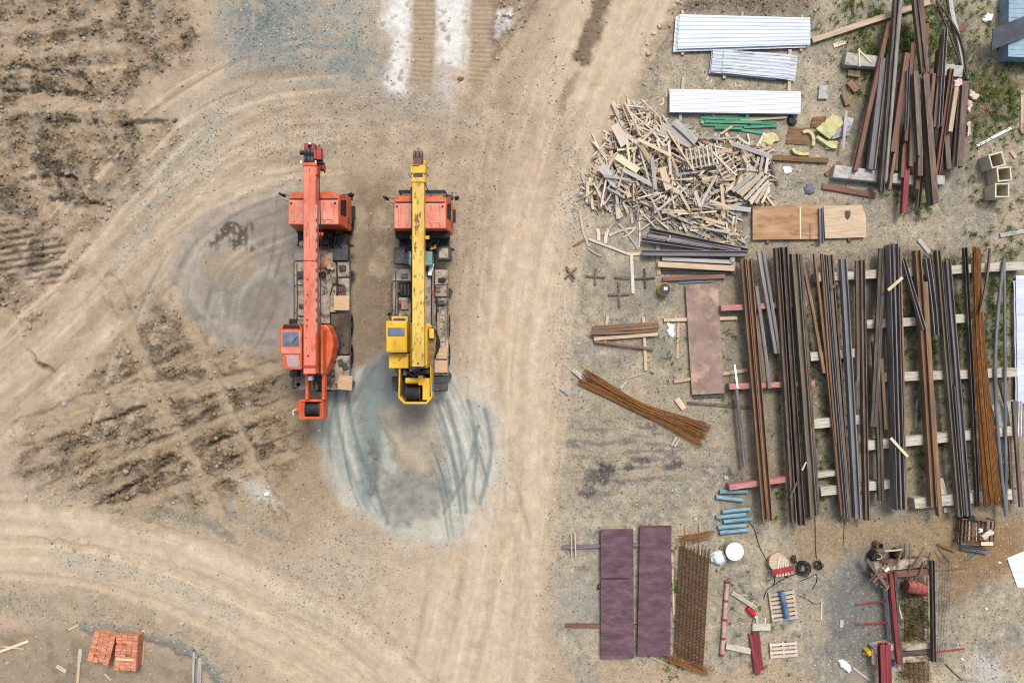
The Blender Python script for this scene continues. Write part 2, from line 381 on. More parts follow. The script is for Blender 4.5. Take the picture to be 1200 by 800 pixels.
# the tracked machine's grouser prints at the left edge
for p in ([(-20, 272), (20, 280), (62, 292)], [(-20, 300), (15, 308), (60, 322)]):
    m, al, d = line(p, 22, 4, 2); gm = m*sst(.15, .75, np.sin(al*2*math.pi/7.5+3.0*np.sign(d)))
    m2, al2, d2 = line(p, 26, 4, 1); n = sst(-.1, .5, np.sin(PY*2*math.pi/8.5+PX*.12))*m2*sst(-.3, .2, fbm(PX/20, PY/6, 71, 3)+.15)
    Z = Z-.13*n; paint(n, c3(96, 82, 66), .6); CLOD = CLOD*(1-.5*m2)
ridge = R2*np.maximum(st2, -.2)*.04+R1*np.maximum(st1, -.3)*.04
CLOD = np.clip(CLOD, 0, 1)
Z = Z+ridge*(CLOD*.8+.2)+CLOD*(.095*big*sst(-.6, .2, n20)+.075*sm+.05*w4+.04*n9)
paint(CLOD*sst(.16, .0, (f2-f1))*sst(-.5, .1, n20), c3(66, 55, 42), .65); paint(CLOD*sst(.12, .0, (g2-g1)), c3(84, 70, 54), .4)
tone(CLOD*(idr-.5), .5); tone(CLOD*(idg-.5), .35)
# deep cracks along the ploughed ridges
for p in ([(118, 588), (150, 572), (196, 545)], [(95, 505), (130, 492), (185, 470)], [(128, 580), (170, 566), (222, 545)], [(185, 520), (225, 498), (252, 478)], [(195, 462), (212, 490), (222, 500)], [(245, 522), (275, 508), (300, 500)], [(110, 560), (150, 545), (200, 536)], [(150, 520), (178, 505), (215, 500)], [(238, 470), (262, 458), (282, 455)], [(255, 548), (290, 530), (318, 525)], [(30, 210), (70, 205), (110, 216)], [(60, 235), (95, 232), (120, 240)], [(10, 110), (60, 105), (95, 112)], [(0, 80), (30, 80), (100, 90)], [(45, 142), (90, 140), (130, 148), (205, 142)], [(32, 412), (42, 424), (60, 436)]):
    m, al, d = line(p, 3, 3, 2, 5); n = m*sst(-.5, .1, w4+w2); Z = Z-.16*n; paint(n, c3(64, 52, 38), .85)

# ---- curved tyre marks on the dirt
def pair(pts, off, w, depth, col, a, tread=.006, k=3):
    q = smooth_path(pts, k)
    for s in (-1, 1):
        r = []
        for i, p in enumerate(q):
            t = q[min(i+1, len(q)-1)]; b = q[max(i-1, 0)]; l = math.hypot(t[0]-b[0], t[1]-b[1]) or 1
            r.append((p[0]-(t[1]-b[1])/l*off*s, p[1]+(t[0]-b[0])/l*off*s))
        track(r[::2], w, depth, col, a, tread, None, 0, .6)
for pts, col, a in (([(-30, 500), (60, 400), (150, 300), (230, 235), (340, 200)], c3(172, 146, 114), .45),
                    ([(-30, 440), (80, 350), (160, 270), (220, 215), (300, 190), (400, 180)], c3(208, 184, 152), .5),
                    ([(60, 480), (120, 390), (190, 300), (260, 250), (345, 225)], c3(170, 150, 122), .4),
                    ([(730, -30), (680, 90), (640, 220), (615, 340), (604, 480), (610, 640), (600, 830)], c3(216, 192, 160), .5),
                    ([(690, -30), (640, 110), (600, 230), (570, 340), (560, 460), (570, 560), (560, 700), (520, 830)], c3(190, 164, 132), .45),
                    ([(790, -20), (730, 80), (680, 180), (648, 290), (632, 420), (625, 600), (625, 830)], c3(190, 164, 132), .4),
                    ([(-30, 655), (80, 655), (200, 690), (300, 735), (400, 800), (440, 850)], c3(212, 188, 152), .5),
                    ([(-30, 610), (80, 615), (200, 640), (320, 690), (420, 740), (500, 830)], c3(190, 166, 134), .4),
                    ([(560, 80), (545, 160), (538, 260), (545, 380), (560, 500), (600, 640)], c3(206, 182, 150), .4)):
    pair(pts, 20, 7, .022, col, a)
m, _, _ = line([(712, -30), (700, 20), (690, 45), (683, 66)], 16, 7, 2, 6); paint(m, c3(110, 92, 70), .8); CLOD = np.maximum(CLOD, .3*m); Z = Z+m*(.05*sm+.03*w4)
m, _, _ = line([(676, 88), (664, 110), (655, 130)], 7, 6, 2, 5); paint(m, c3(140, 118, 92), .55)

# ---- long broken ruts that run with the traffic
def ruts(al, d, offs, seed, mask=1, wobble=5, dark=c3(150, 128, 100), light=c3(214, 194, 164), amp=.6, wmin=1.4, wmax=4.5, depth=.018, brk=90, tread=.4):
    global Z
    r = random.Random(seed); T = np.arange(0, 2400.0, 1.5); top = float(np.max(np.abs(offs)))+30; K_ = (np.abs(d) < top) & (al > .5) & (al < al.max()-.5) & (np.asarray(mask)+0*d > .004); a_ = al[K_]; d_ = d[K_]; mk = mask[K_] if hasattr(mask, 'shape') else 1; zz = Z[K_]; cc = COLR[K_]
    for k, o in enumerate(offs):
        w = r.uniform(wmin, wmax); wob = np.interp(a_, T, wobble*fbm(T/140, T*0+k*3.7, seed+k, 2)); g = np.exp(-((d_-o-wob)/w)**2)*np.interp(a_, T, sst(-.25, .3, fbm(T/brk, T*0+k*1.9, seed+50+k, 3)+r.uniform(-.1, .15)))*mk
        a = amp*r.uniform(.45, 1)
        if r.random() < tread: g = g*(.62+.38*np.sin(a_*1.95+d_*.5*r.choice((-1, 1))))
        q = (g*a)[:, None]
        if r.random() < .55: cc = cc*(1-q)+dark*q; zz = zz-depth*g
        else: cc = cc*(1-q)+light*q; zz = zz+depth*.4*g
    COLR[K_] = cc; Z[K_] = zz
ro = random.Random(8)
ruts(RB[1], RB[2], [ro.uniform(-85, 80) for _ in range(34)], 201, sst(1.3, .9, np.abs(RB[2])/80)*sst(420, 360, PX), amp=.75)
ruts(RA[1], RA[2], [ro.uniform(-70, 70) for _ in range(22)], 241, dark=c3(176, 154, 124), light=c3(220, 202, 174), amp=.6, wmax=3.2, depth=.010)
ruts(RC[1], RC[2], [ro.uniform(-52, 52) for _ in range(16)], 281, dark=c3(184, 164, 134), light=c3(222, 205, 176), amp=.5, wmax=6, depth=.008)
al, d = sdline([(130, 520), (165, 410), (205, 310), (265, 245), (345, 212), (420, 205)], 3)
ruts(al, d, [ro.uniform(-42, 30) for _ in range(16)], 311, sst(60, 30, np.abs(d))*sst(400, 340, PX), dark=c3(142, 126, 104), light=c3(200, 184, 158), amp=.75)
al, d = sdline([(-30, 560), (110, 528), (230, 478), (360, 420)], 3)
ruts(al, d, [ro.uniform(-80, 75) for _ in range(26)], 341, R2, dark=c3(74, 61, 44), light=c3(184, 158, 122), amp=.8, wmin=1.0, wmax=3.2, depth=.07, brk=45)
al, d = sdline([(140, 350), (195, 450), (255, 560), (310, 660)], 3)
ruts(al, d, [ro.uniform(-60, 70) for _ in range(14)], 371, R2, dark=c3(118, 101, 77), light=c3(190, 168, 136), amp=.8, wmin=1.5, wmax=6, depth=.04, brk=60)
al, d = sdline([(-40, 90), (80, 100), (230, 80)], 2)
ruts(al, d, [ro.uniform(-90, 80) for _ in range(9)], 401, R1, dark=c3(92, 78, 60), light=c3(202, 180, 148), amp=.6, wmin=1.2, wmax=4, depth=.05, brk=40)
al, d = sdline([(640, -20), (590, 90), (560, 190), (550, 330), (560, 470), (600, 640)], 3)
ruts(al, d, [ro.uniform(-30, 30) for _ in range(10)], 431, dark=c3(172, 150, 120), light=c3(212, 192, 164), amp=.6, wmax=4)

for p, w in (([(130, 330), (158, 400), (190, 480), (225, 540), (262, 610)], 13), ([(205, 340), (232, 400), (270, 490), (305, 560), (335, 620)], 12), ([(240, 420), (290, 520), (325, 600)], 7),
             ([(20, 500), (100, 470), (160, 450), (240, 455), (340, 425)], 11), ([(50, 575), (120, 548), (190, 520), (260, 492), (350, 470)], 10)):
    m, al, d = line(p, w, w*.5, 3, 4); m = m*(.55+.45*sst(-.5, .2, n20)); paint(m, c3(178, 157, 126), .62); Z = Z*(1-.45*m)-.015*m
    e = np.exp(-((np.abs(d)-w*.62)/1.6)**2)*sst(-.3, .3, n9+n20); paint(e, c3(112, 96, 74), .5); Z = Z+.02*np.exp(-((np.abs(d)-w*.85)/2)**2)

# ---- washed-out cement mud: the patch left of the red crane and the big fan below both cranes
GY1 = poly([(200, 330), (206, 295), (240, 255), (300, 232), (350, 220), (355, 330), (345, 385), (312, 415), (262, 402), (222, 370)], 9, 10, 5)
paint(GY1, c3(160, 150, 136), .9); paint(GY1*sst(-.1, .5, fbm(PX/40, PY/18, 81, 5)), c3(140, 134, 124), .8); paint(GY1*sst(.1, .4, -fbm(PX/16, PY/30, 82, 5)), c3(176, 168, 154), .6); Z = Z*(1-.8*GY1); GRAV *= (1-.85*GY1); CLOD *= (1-GY1)
for k, r in enumerate((62, 74, 86)):
    m, al, d = line([(205+k*2, 345), (230, 300-r*.2), (270, 262-r*.3), (345, 240-r*.3)], 5, 3, 3, 2); paint(m, c3(184, 170, 148), .6); Z = Z-.02*m
m = poly([(232, 330), (236, 300), (262, 292), (300, 296), (306, 322), (290, 334), (250, 338)], 5, 6, 4); paint(m, c3(166, 148, 124), .9); Z = Z+.14*sst(1.0, .1, np.hypot((PX-270)/40, (PY-315)/26)); e = np.exp(-((np.hypot((PX-272)/48, (PY-330)/52)-1)/.06)**2)*sst(-.4, .2, n20+n9); paint(e, c3(190, 180, 160), .6)
m = poly([(262, 336), (310, 322), (332, 330), (325, 365), (290, 388), (266, 372)], 5, 8, 4); paint(m, c3(140, 130, 117), .8)
m = poly([(247, 297), (247, 282), (256, 270), (270, 264), (288, 266), (290, 256), (300, 262), (296, 272), (286, 275), (298, 293), (290, 294), (284, 288), (276, 296), (266, 280), (256, 282), (258, 293)], 2, 4, 5); m = m*sst(-.35, .0, n9+.35*w5+.25*np.sin(PX*.9)); paint(m, c3(94, 82, 62), .95); Z -= .04*m
m = poly([(290, 252), (345, 240), (345, 300), (320, 320), (305, 300)], 9, 8, 4); paint(m, c3(146, 134, 116), .6)
al, d = sdline([(215, 400), (225, 320), (275, 270), (350, 245)], 3)
ruts(al, d, [ro.uniform(-20, 60) for _ in range(14)], 461, GY1, dark=c3(120, 114, 104), light=c3(188, 180, 164), amp=.75, wmax=3.5)
al, d = sdline([(300, 420), (320, 380), (345, 300), (350, 230)], 3)
ruts(al, d, [ro.uniform(-50, 20) for _ in range(9)], 471, GY1, dark=c3(118, 112, 100), light=c3(182, 172, 154), amp=.65, wmax=3)
GY2 = poly([(452, 405), (436, 425), (392, 455), (376, 488), (377, 520), (388, 562), (415, 592), (446, 616), (505, 634), (548, 618), (575, 578), (588, 530), (582, 478), (540, 466), (530, 420)], 6, 8, 4)
paint(poly([(470, 640), (380, 560), (372, 480), (400, 440), (560, 440), (600, 500), (596, 560), (560, 640)], 14, 10), c3(204, 193, 172), .7)
paint(GY2, c3(184, 182, 166), .92); Z = Z*(1-.8*GY2); GRAV *= (1-.85*GY2); CLOD *= (1-GY2)
al, d = sdline([(455, 380), (420, 450), (400, 520), (420, 590), (460, 640)], 3)
paint(GY2*sst(480, 440, PX)*sst(-.2, .35, fbm(al/120, d/4.5, 83, 5)+.1), c3(152, 160, 154), .6)
paint(GY2*poly([(428, 415), (460, 410), (462, 470), (445, 560), (430, 590), (420, 540), (418, 470)], 8, 8, 4), c3(130, 142, 137), .85)
al, d = sdline([(505, 440), (535, 500), (552, 560), (560, 640)], 3)
sr = fbm(al/110+.02*d, d/3.6, 85, 5)
paint(GY2*sst(505, 530, PX)*sst(-.1, .4, sr), c3(154, 160, 152), .4); paint(GY2*sst(515, 545, PX)*sst(.0, .45, -sr), c3(206, 202, 186), .55); Z += GY2*sst(505, 530, PX)*sr*.03
paint(GY2*poly([(470, 600), (570, 560), (590, 500), (600, 600), (520, 660)], 12, 8), c3(206, 198, 176), .55)
m = poly([(446, 575), (444, 545), (520, 556), (530, 580), (505, 606), (462, 614)], 5, 8, 5); paint(m, c3(146, 144, 133), .85); tone(m*w2, .2); paint(m*sst(0, .5, n9), c3(126, 126, 118), .5)
m = poly([(444, 480), (470, 474), (512, 482), (520, 520), (510, 556), (480, 552), (452, 520)], 10, 10, 6); paint(m, c3(176, 163, 138), .95); Z = Z+.16*sst(1.0, .1, np.hypot((PX-484)/34, (PY-520)/44)); paint(m*sst(-.2, .4, n9), c3(146, 138, 120), .5); Z = Z+.10*m; paint(m*sst(.1, -.3, ((PX-482)*.6+(PY-520))/40+w2*.4), c3(160, 152, 136), .7)
m = poly([(452, 500), (466, 505), (500, 545), (490, 556), (470, 540)], 5, 6, 4); paint(m, c3(196, 178, 150), .8)
m, _, _ = line([(436, 520), (440, 545), (434, 575)], 10, 5, 2, 6); paint(m, c3(122, 124, 120), .85); Z += m*.05*w4; CLOD = np.maximum(CLOD, m*.35)
paint(poly([(384, 540), (400, 560), (430, 605), (400, 590)], 6, 5), c3(202, 194, 176), .7)
m, _, _ = line([(418, 520), (440, 570), (455, 612)], 3, 3, 2, 4); paint(m, c3(118, 126, 120), .8)
al, d = sdline([(496, 430), (528, 500), (550, 560), (562, 640)], 3)
ruts(al, d, [ro.uniform(-36, 40) for _ in range(30)], 501, GY2*sst(496, 520, PX), .6, dark=c3(112, 128, 128), light=c3(214, 211, 198), amp=.9, wmin=.8, wmax=1.7, depth=.012, brk=170, tread=0)
al, d = sdline([(445, 395), (412, 450), (398, 520), (415, 585), (450, 640)], 3)
ruts(al, d, [ro.uniform(-22, 36) for _ in range(22)], 541, GY2*sst(470, 450, PX), 1.5, dark=c3(122, 136, 132), light=c3(208, 205, 192), amp=.8, wmin=.8, wmax=2, depth=.012, brk=150, tread=.15)
for pts in ([(405, 445), (412, 500), (430, 560)], [(392, 450), (396, 500), (410, 560)], [(512, 470), (530, 530), (540, 600)], [(524, 470), (540, 530), (546, 600)], [(548, 470), (560, 520), (552, 590)], [(568, 480), (578, 530), (562, 590)], [(520, 600), (545, 560), (560, 500)], [(440, 430), (425, 450), (415, 470)]):
    track(pts, 3.4, .025, c3(122, 135, 132), .7, .008, 2)
for pts in ([(400, 455), (404, 510), (420, 560)], [(535, 470), (550, 530), (552, 590)]):
    track(pts, 4, .02, c3(206, 202, 186), .5, .008, 3)
paint(poly([(275, 560), (310, 560), (325, 590), (300, 590)], 8, 8, 6), c3(205, 198, 184), .7)
paint(sst(1.2, .5, np.hypot((PX-780)/9, (PY-455)/14)), c3(150, 138, 110), .3)

# ---- grass and weeds in the yard (ground stain under the tufts)
def grassy(pts, soft, dens):
    global GRASS
    GRASS = np.maximum(GRASS, min(1, dens*1.15)*poly(pts, soft*1.4, 16, 12)*sst(-.35+.3*(.8-dens), .25+.2*(.8-dens), w2+.7*w4+.3*w1))
for pts, s, dn in (([(945, 20), (1000, -10), (1000, 60), (960, 60)], 16, .35), ([(985, 10), (1110, -20), (1135, 80), (1060, 80), (1005, 95)], 16, 1), ([(1110, 10), (1200, -20), (1180, 60), (1150, 60), (1125, 90)], 16, .45),
                   ([(1125, 78), (1200, 70), (1200, 160), (1160, 150), (1140, 170), (1128, 130)], 12, .95), ([(1140, 150), (1200, 150), (1200, 260), (1150, 240)], 18, .35), ([(1055, 225), (1095, 225), (1090, 250), (1058, 248)], 6, .9),
                   ([(1140, 270), (1200, 262), (1200, 312), (1150, 315)], 14, .55), ([(1152, 310), (1192, 320), (1190, 440), (1155, 430)], 10, .8), ([(1055, 300), (1150, 300), (1145, 420), (1060, 430)], 10, .7), ([(1060, 440), (1150, 450), (1190, 560), (1070, 580)], 14, .4),
                   ([(1048, 680), (1092, 680), (1090, 760), (1050, 758)], 5, 1.1), ([(1060, 690), (1086, 695), (1084, 750), (1062, 748)], 5, 1.1), ([(1040, 740), (1070, 740), (1070, 800), (1050, 790)], 8, .6), ([(842, 370), (872, 375), (866, 470), (850, 480)], 10, .3), ([(910, 360), (1000, 340), (1000, 600), (920, 600)], 14, .3),
                   ([(785, 640), (800, 640), (796, 740), (786, 760)], 5, .7), ([(770, 765), (800, 770), (795, 792), (775, 785)], 8, .6), ([(850, 690), (920, 690), (930, 790), (850, 790)], 16, .15), ([(835, 640), (870, 640), (880, 700), (840, 690)], 12, .15), ([(760, 370), (812, 380), (815, 460), (770, 450)], 10, .15), ([(900, 570), (940, 565), (940, 610), (905, 610)], 10, .35), ([(985, 55), (1040, 70), (1030, 110), (985, 130)], 12, .5), ([(1020, 190), (1060, 215), (1055, 235), (1020, 220)], 8, .6), ([(1140, 205), (1170, 215), (1165, 240), (1140, 235)], 8, .6)):
    grassy(pts, s, dn)
paint(GRASS, c3(92, 102, 48), .8)
tone(w4+.5*w5, .055); tone(w2, .06)
lum = (COLR*np.array([.25, .6, .15], 'f4')).sum(-1, keepdims=True); COLR = COLR*.93+lum*.07*np.array([1.0, 1.0, 1.02], 'f4')
COLR = np.clip(COLR, .01, .85)
Z = np.where(OUT, 0, Z)
# nothing juts through the things that stand in the yard or under the cranes
flat = np.maximum(np.maximum(YARD*.75*(1-rub), poly([(335, 215), (415, 215), (415, 495), (335, 495)], 10)), poly([(452, 215), (532, 215), (532, 480), (452, 480)], 10))
Z = Z*(1-flat*.8)-.012*flat
Z = np.clip(Z, -.25, .32)

ny, nx = X.shape
me = bpy.data.meshes.new('ground')
me.vertices.add(nx*ny)
me.vertices.foreach_set('co', np.stack([X, Y, Z], -1).astype('f4').ravel())
ii = (np.arange(ny-1)[:, None]*nx+np.arange(nx-1)[None, :]).ravel()
q = np.stack([ii, ii+1, ii+1+nx, ii+nx], -1).astype('i4')
me.loops.add(q.size); me.loops.foreach_set('vertex_index', q.ravel())
me.polygons.add(len(q)); me.polygons.foreach_set('loop_start', np.arange(len(q), dtype='i4')*4)
me.polygons.foreach_set('use_smooth', np.ones(len(q), bool))
me.update(calc_edges=True)
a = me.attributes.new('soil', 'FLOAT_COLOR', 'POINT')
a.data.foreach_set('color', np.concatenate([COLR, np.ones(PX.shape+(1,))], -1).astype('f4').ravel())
a = me.attributes.new('gravel', 'FLOAT', 'POINT'); a.data.foreach_set('value', np.clip(GRAV, 0, 1).astype('f4').ravel())
a = me.attributes.new('clod', 'FLOAT', 'POINT'); a.data.foreach_set('value', np.clip(np.maximum(np.maximum(CLOD, .42*YARD), np.maximum(.3*GRAV, .05)), 0, 1).astype('f4').ravel())
def ground_material():
    m = bpy.data.materials.new('soil'); m.use_nodes = True; nt = m.node_tree; N = nt.nodes; L = nt.links; b = N['Principled BSDF']
    at = N.new('ShaderNodeAttribute'); at.attribute_name = 'soil'
    ag = N.new('ShaderNodeAttribute'); ag.attribute_name = 'gravel'
    ac = N.new('ShaderNodeAttribute'); ac.attribute_name = 'clod'
    tc = N.new('ShaderNodeTexCoord')
    def noise(s, d=4, r=.6):
        n = N.new('ShaderNodeTexNoise'); n.inputs['Scale'].default_value = s; n.inputs['Detail'].default_value = d; n.inputs['Roughness'].default_value = r
        L.new(tc.outputs['Object'], n.inputs['Vector']); return n.outputs[0]
    def mr(v, a, b_, c, d):
        n = N.new('ShaderNodeMapRange'); L.new(v, n.inputs[0])
        for i, q in enumerate((a, b_, c, d)): n.inputs[i+1].default_value = q
        return n.outputs[0]
    def mulc(col, val):
        n = N.new('ShaderNodeVectorMath'); n.operation = 'SCALE'; L.new(col, n.inputs[0]); L.new(val, n.inputs[3]); return n.outputs[0]
    c = at.outputs['Color']
    def fmix(v, f_, a, b_):
        n = N.new('ShaderNodeMapRange'); L.new(v, n.inputs[0]); n.inputs[1].default_value = .3; n.inputs[2].default_value = .7; n.inputs[3].default_value = a; n.inputs[4].default_value = b_
        q = N.new('ShaderNodeMix'); q.data_type = 'FLOAT'; L.new(f_, q.inputs[0]); q.inputs[2].default_value = 1.0; L.new(n.outputs[0], q.inputs[3]); return q.outputs[0]
    c = mulc(c, fmix(noise(7, 8, .8), ac.outputs['Fac'], .50, 1.42))
    c = mulc(c, mr(noise(1.6, 6, .68), .3, .7, .84, 1.16)); c = mulc(c, mr(noise(14, 6, .75), .3, .7, .83, 1.17))
    # stones of different colours lying in the gravelly parts
    vo = N.new('ShaderNodeTexVoronoi'); vo.inputs['Scale'].default_value = 8.5; L.new(tc.outputs['Object'], vo.inputs['Vector'])
    sep = N.new('ShaderNodeSeparateColor'); L.new(vo.outputs['Color'], sep.inputs[0])
    rp = ramp(nt, [(0, C(88, 93, 95)), (.25, C(118, 128, 130)), (.5, C(150, 150, 140)), (.65, C(172, 146, 106)), (.85, C(186, 172, 146)), (1, C(210, 201, 184))]); L.new(sep.outputs[0], rp.inputs[0])
    core = mr(vo.outputs['Distance'], .50, .28, 0, 1)
    pick = N.new('ShaderNodeMath'); pick.operation = 'GREATER_THAN'; L.new(sep.outputs[1], pick.inputs[0]); pick.inputs[1].default_value = .32
    f = N.new('ShaderNodeMath'); f.operation = 'MULTIPLY'; L.new(core, f.inputs[0]); L.new(ag.outputs['Fac'], f.inputs[1])
    f2 = N.new('ShaderNodeMath'); f2.operation = 'MULTIPLY'; L.new(f.outputs[0], f2.inputs[0]); L.new(pick.outputs[0], f2.inputs[1])
    f3 = N.new('ShaderNodeMath'); f3.operation = 'MULTIPLY'; L.new(f2.outputs[0], f3.inputs[0]); f3.inputs[1].default_value = .9
    mx = N.new('ShaderNodeMix'); mx.data_type = 'RGBA'; L.new(f3.outputs[0], mx.inputs[0]); L.new(c, mx.inputs[6]); L.new(rp.outputs[0], mx.inputs[7])
    c = mx.outputs[2]
    c = mulc(c, mr(noise(42, 3, .7), .3, .7, .86, 1.14))
    L.new(c, b.inputs['Base Color']); b.inputs['Roughness'].default_value = .95; b.inputs['Specular IOR Level'].default_value = .15
    ad = N.new('ShaderNodeMath'); ad.operation = 'MULTIPLY_ADD'; L.new(f2.outputs[0], ad.inputs[0]); ad.inputs[1].default_value = .8; L.new(noise(24, 5, .7), ad.inputs[2])
    bp = N.new('ShaderNodeBump'); bp.inputs['Strength'].default_value = .5; bp.inputs['Distance'].default_value = .035
    L.new(ad.outputs[0], bp.inputs['Height']); L.new(bp.outputs[0], b.inputs['Normal'])
    return m
me.materials.append(ground_material())
g = bpy.data.objects.new('ground', me); COL.objects.link(g); g['kind'] = 'structure'; g['label'] = 'sandy construction yard with tyre tracks, mud and gravel'

# sampling helpers for scattering
x0i = int(np.argmin(np.abs(GX+25.6))); y0i = int(np.argmin(np.abs(GY+17.4)))
def gidx(x, y):
    i = np.clip(((np.asarray(x)+25.6)/.058).astype(int)+x0i, 0, nx-1); j = np.clip(((np.asarray(y)+17.4)/.058).astype(int)+y0i, 0, ny-1); return j, i
RNG = np.random.default_rng(5)
def gz(x, y): return Z[gidx(x, y)]

def big_mesh(name, verts, faces4, cols, m):
    me = bpy.data.meshes.new(name); me.vertices.add(len(verts)); me.vertices.foreach_set('co', verts.astype('f4').ravel())
    k = faces4.shape[1]; me.loops.add(faces4.size); me.loops.foreach_set('vertex_index', faces4.astype('i4').ravel())
    me.polygons.add(len(faces4)); me.polygons.foreach_set('loop_start', np.arange(len(faces4), dtype='i4')*k); me.update(calc_edges=True)
    a = me.attributes.new('tint', 'FLOAT_COLOR', 'POINT'); a.data.foreach_set('color', np.concatenate([cols, np.ones((len(cols), 1))], 1).astype('f4').ravel())
    me.materials.append(m); o = bpy.data.objects.new(name, me); COL.objects.link(o); return o
def tint_mat(name, rough=.9, trans=0):
    m = bpy.data.materials.new(name); m.use_nodes = True; b = m.node_tree.nodes['Principled BSDF']
    at = m.node_tree.nodes.new('ShaderNodeAttribute'); at.attribute_name = 'tint'
    n = m.node_tree.nodes.new('ShaderNodeTexNoise'); n.inputs['Scale'].default_value = 30
    mr = m.node_tree.nodes.new('ShaderNodeMapRange'); mr.inputs[3].default_value = .8; mr.inputs[4].default_value = 1.2
    tc = m.node_tree.nodes.new('ShaderNodeTexCoord'); sc = m.node_tree.nodes.new('ShaderNodeVectorMath'); sc.operation = 'SCALE'
    L = m.node_tree.links; L.new(tc.outputs['Object'], n.inputs['Vector']); L.new(n.outputs[0], mr.inputs[0]); L.new(at.outputs['Color'], sc.inputs[0]); L.new(mr.outputs[0], sc.inputs[3]); L.new(sc.outputs[0], b.inputs['Base Color'])
    b.inputs['Roughness'].default_value = rough; b.inputs['Specular IOR Level'].default_value = .2
    return m
def scatter(n, weight):
    x = RNG.uniform(-25.3, 25.3, n*6); y = RNG.uniform(-17.2, 17.2, n*6); w = weight[gidx(x, y)]
    k = RNG.uniform(0, 1, n*6) < w; x = x[k][:n]; y = y[k][:n]; return x, y
def rocks(name, n, weight, lo, hi, pal, squash=.6, jitter=.35, local=False):
    x, y = scatter(n, weight); n = len(x)
    base = np.array([(-1, -1, -1), (1, -1, -1), (1, 1, -1), (-1, 1, -1), (-.7, -.7, 1), (.7, -.7, 1), (.7, .7, 1), (-.7, .7, 1)], float)
    fc = np.array([(3, 2, 1, 0), (4, 5, 6, 7), (0, 1, 5, 4), (1, 2, 6, 5), (2, 3, 7, 6), (3, 0, 4, 7)])
    s = lo*(hi/lo)**(RNG.uniform(0, 1, n)**1.8)
    v = base[None]*(1+RNG.uniform(-jitter, jitter, (n, 8, 3)))*s[:, None, None]*.5
    v[:, :, 0] *= RNG.uniform(.7, 1.4, n)[:, None]; v[:, :, 2] *= squash
    a = RNG.uniform(0, 6.28, n); c, d = np.cos(a)[:, None], np.sin(a)[:, None]
    vx = v[:, :, 0]*c-v[:, :, 1]*d; vy = v[:, :, 0]*d+v[:, :, 1]*c
    vv = np.stack([vx+x[:, None], vy+y[:, None], v[:, :, 2]+(gz(x, y)+s*.18*squash)[:, None]], -1).reshape(-1, 3)
    ff = (fc[None]+8*np.arange(n)[:, None, None]).reshape(-1, 4)
    pal = np.array(pal); cc = pal[RNG.integers(0, len(pal), n)]*RNG.uniform(.75, 1.25, (n, 1))
    if local: cc = COLR[gidx(x, y)]*RNG.uniform(.85, 1.35, (n, 1))
    return big_mesh(name, vv, ff, np.repeat(cc, 8, 0), TINT)
TINT = tint_mat('stone')
o = rocks('gravel', 34000, np.clip(GRAV*1.1-.1, .03, 1)*(1-GRASS), .018, .075, [c3(100, 102, 102), c3(140, 138, 128), c3(166, 148, 118), c3(186, 172, 146), c3(150, 134, 110), c3(204, 196, 180)]); tag(o, 'loose grey and beige gravel scattered over the bare ground', None, None, 'stuff')
o = rocks('mud_clods', 12000, np.clip(CLOD**1.3, 0, 1), .04, .19, [c3(150, 124, 92), c3(168, 140, 104), c3(128, 104, 76), c3(184, 158, 122)], .6, .5, True); tag(o, 'dry brown mud clods in the churned ground on the left', None, None, 'stuff')
# grass tufts: thin bent blades
def tufts(name, n):
    x, y = scatter(n, np.clip(GRASS*1.3, 0, 1)); n = len(x); B = 9
    x = np.repeat(x, B)+RNG.normal(0, .045, n*B); y = np.repeat(y, B)+RNG.normal(0, .045, n*B); n = n*B
    h = RNG.uniform(.05, .21, n); a = RNG.uniform(0, 6.28, n); w = RNG.uniform(.008, .018, n); lean = RNG.uniform(.4, 1.3, n)*h
    zx, zy = np.cos(a), np.sin(a); b = gz(x, y)-.01
    def pt(side, t, hh): return np.stack([x-zy*w*side+zx*lean*t, y+zx*w*side+zy*lean*t, b+h*hh], -1)
    vv = np.stack([pt(-1, 0, 0), pt(1, 0, 0), pt(.8, .4, .65), pt(-.8, .4, .65), pt(.1, 1, .95), pt(-.1, 1, .95)], 1).reshape(-1, 3)
    ff = (np.array([(0, 1, 2, 3), (3, 2, 4, 5)])[None]+6*np.arange(n)[:, None, None]).reshape(-1, 4)
    pal = np.array([c3(86, 118, 40), c3(70, 102, 34), c3(110, 134, 54), c3(140, 138, 74), c3(58, 86, 30)])
    cc = pal[RNG.integers(0, 5, n)]*RNG.uniform(.7, 1.2, (n, 1))
    return big_mesh(name, vv, ff, np.repeat(cc, 6, 0), tint_mat('grass_blade', .7))
o = tufts('grass', 13000); tag(o, 'short weedy grass growing between the stored steel', None, None, 'stuff')
# ------------------------------------------------------------------ shared materials
RED_TOP = mat('sheen_faded_orange_paint', three(C(210, 116, 92), C(234, 138, 112), C(244, 166, 142)), 1.6, rough=.4, bump=.03, vary=.03, detail=9, speck=C(206, 164, 140), spscale=2.4, spcut=.56)  # roof paint: sky sheen put into the colour of faded, dusty orange
RED_BOOM = mat('orange_boom_paint', three(C(214, 106, 78), C(232, 126, 98), C(242, 150, 124)), 1.8, (1, .35, 1), rough=.4, bump=.03, vary=.02, detail=9, speck=C(160, 104, 82), spscale=5, spcut=.60, spstretch=(1, .35, 1))
ORANGE = mat('orange_paint', three(C(206, 84, 40), C(230, 100, 52), C(238, 122, 76)), 2.4, rough=.42, bump=.03, vary=.04, detail=9, speck=C(150, 100, 72), spscale=5, spcut=.60)
DEEPRED = mat('red_paint', three(C(136, 42, 36), C(166, 56, 48), C(188, 76, 66)), 3, rough=.45, bump=.05, vary=.05, speck=C(84, 50, 40), spscale=8, spcut=.66)
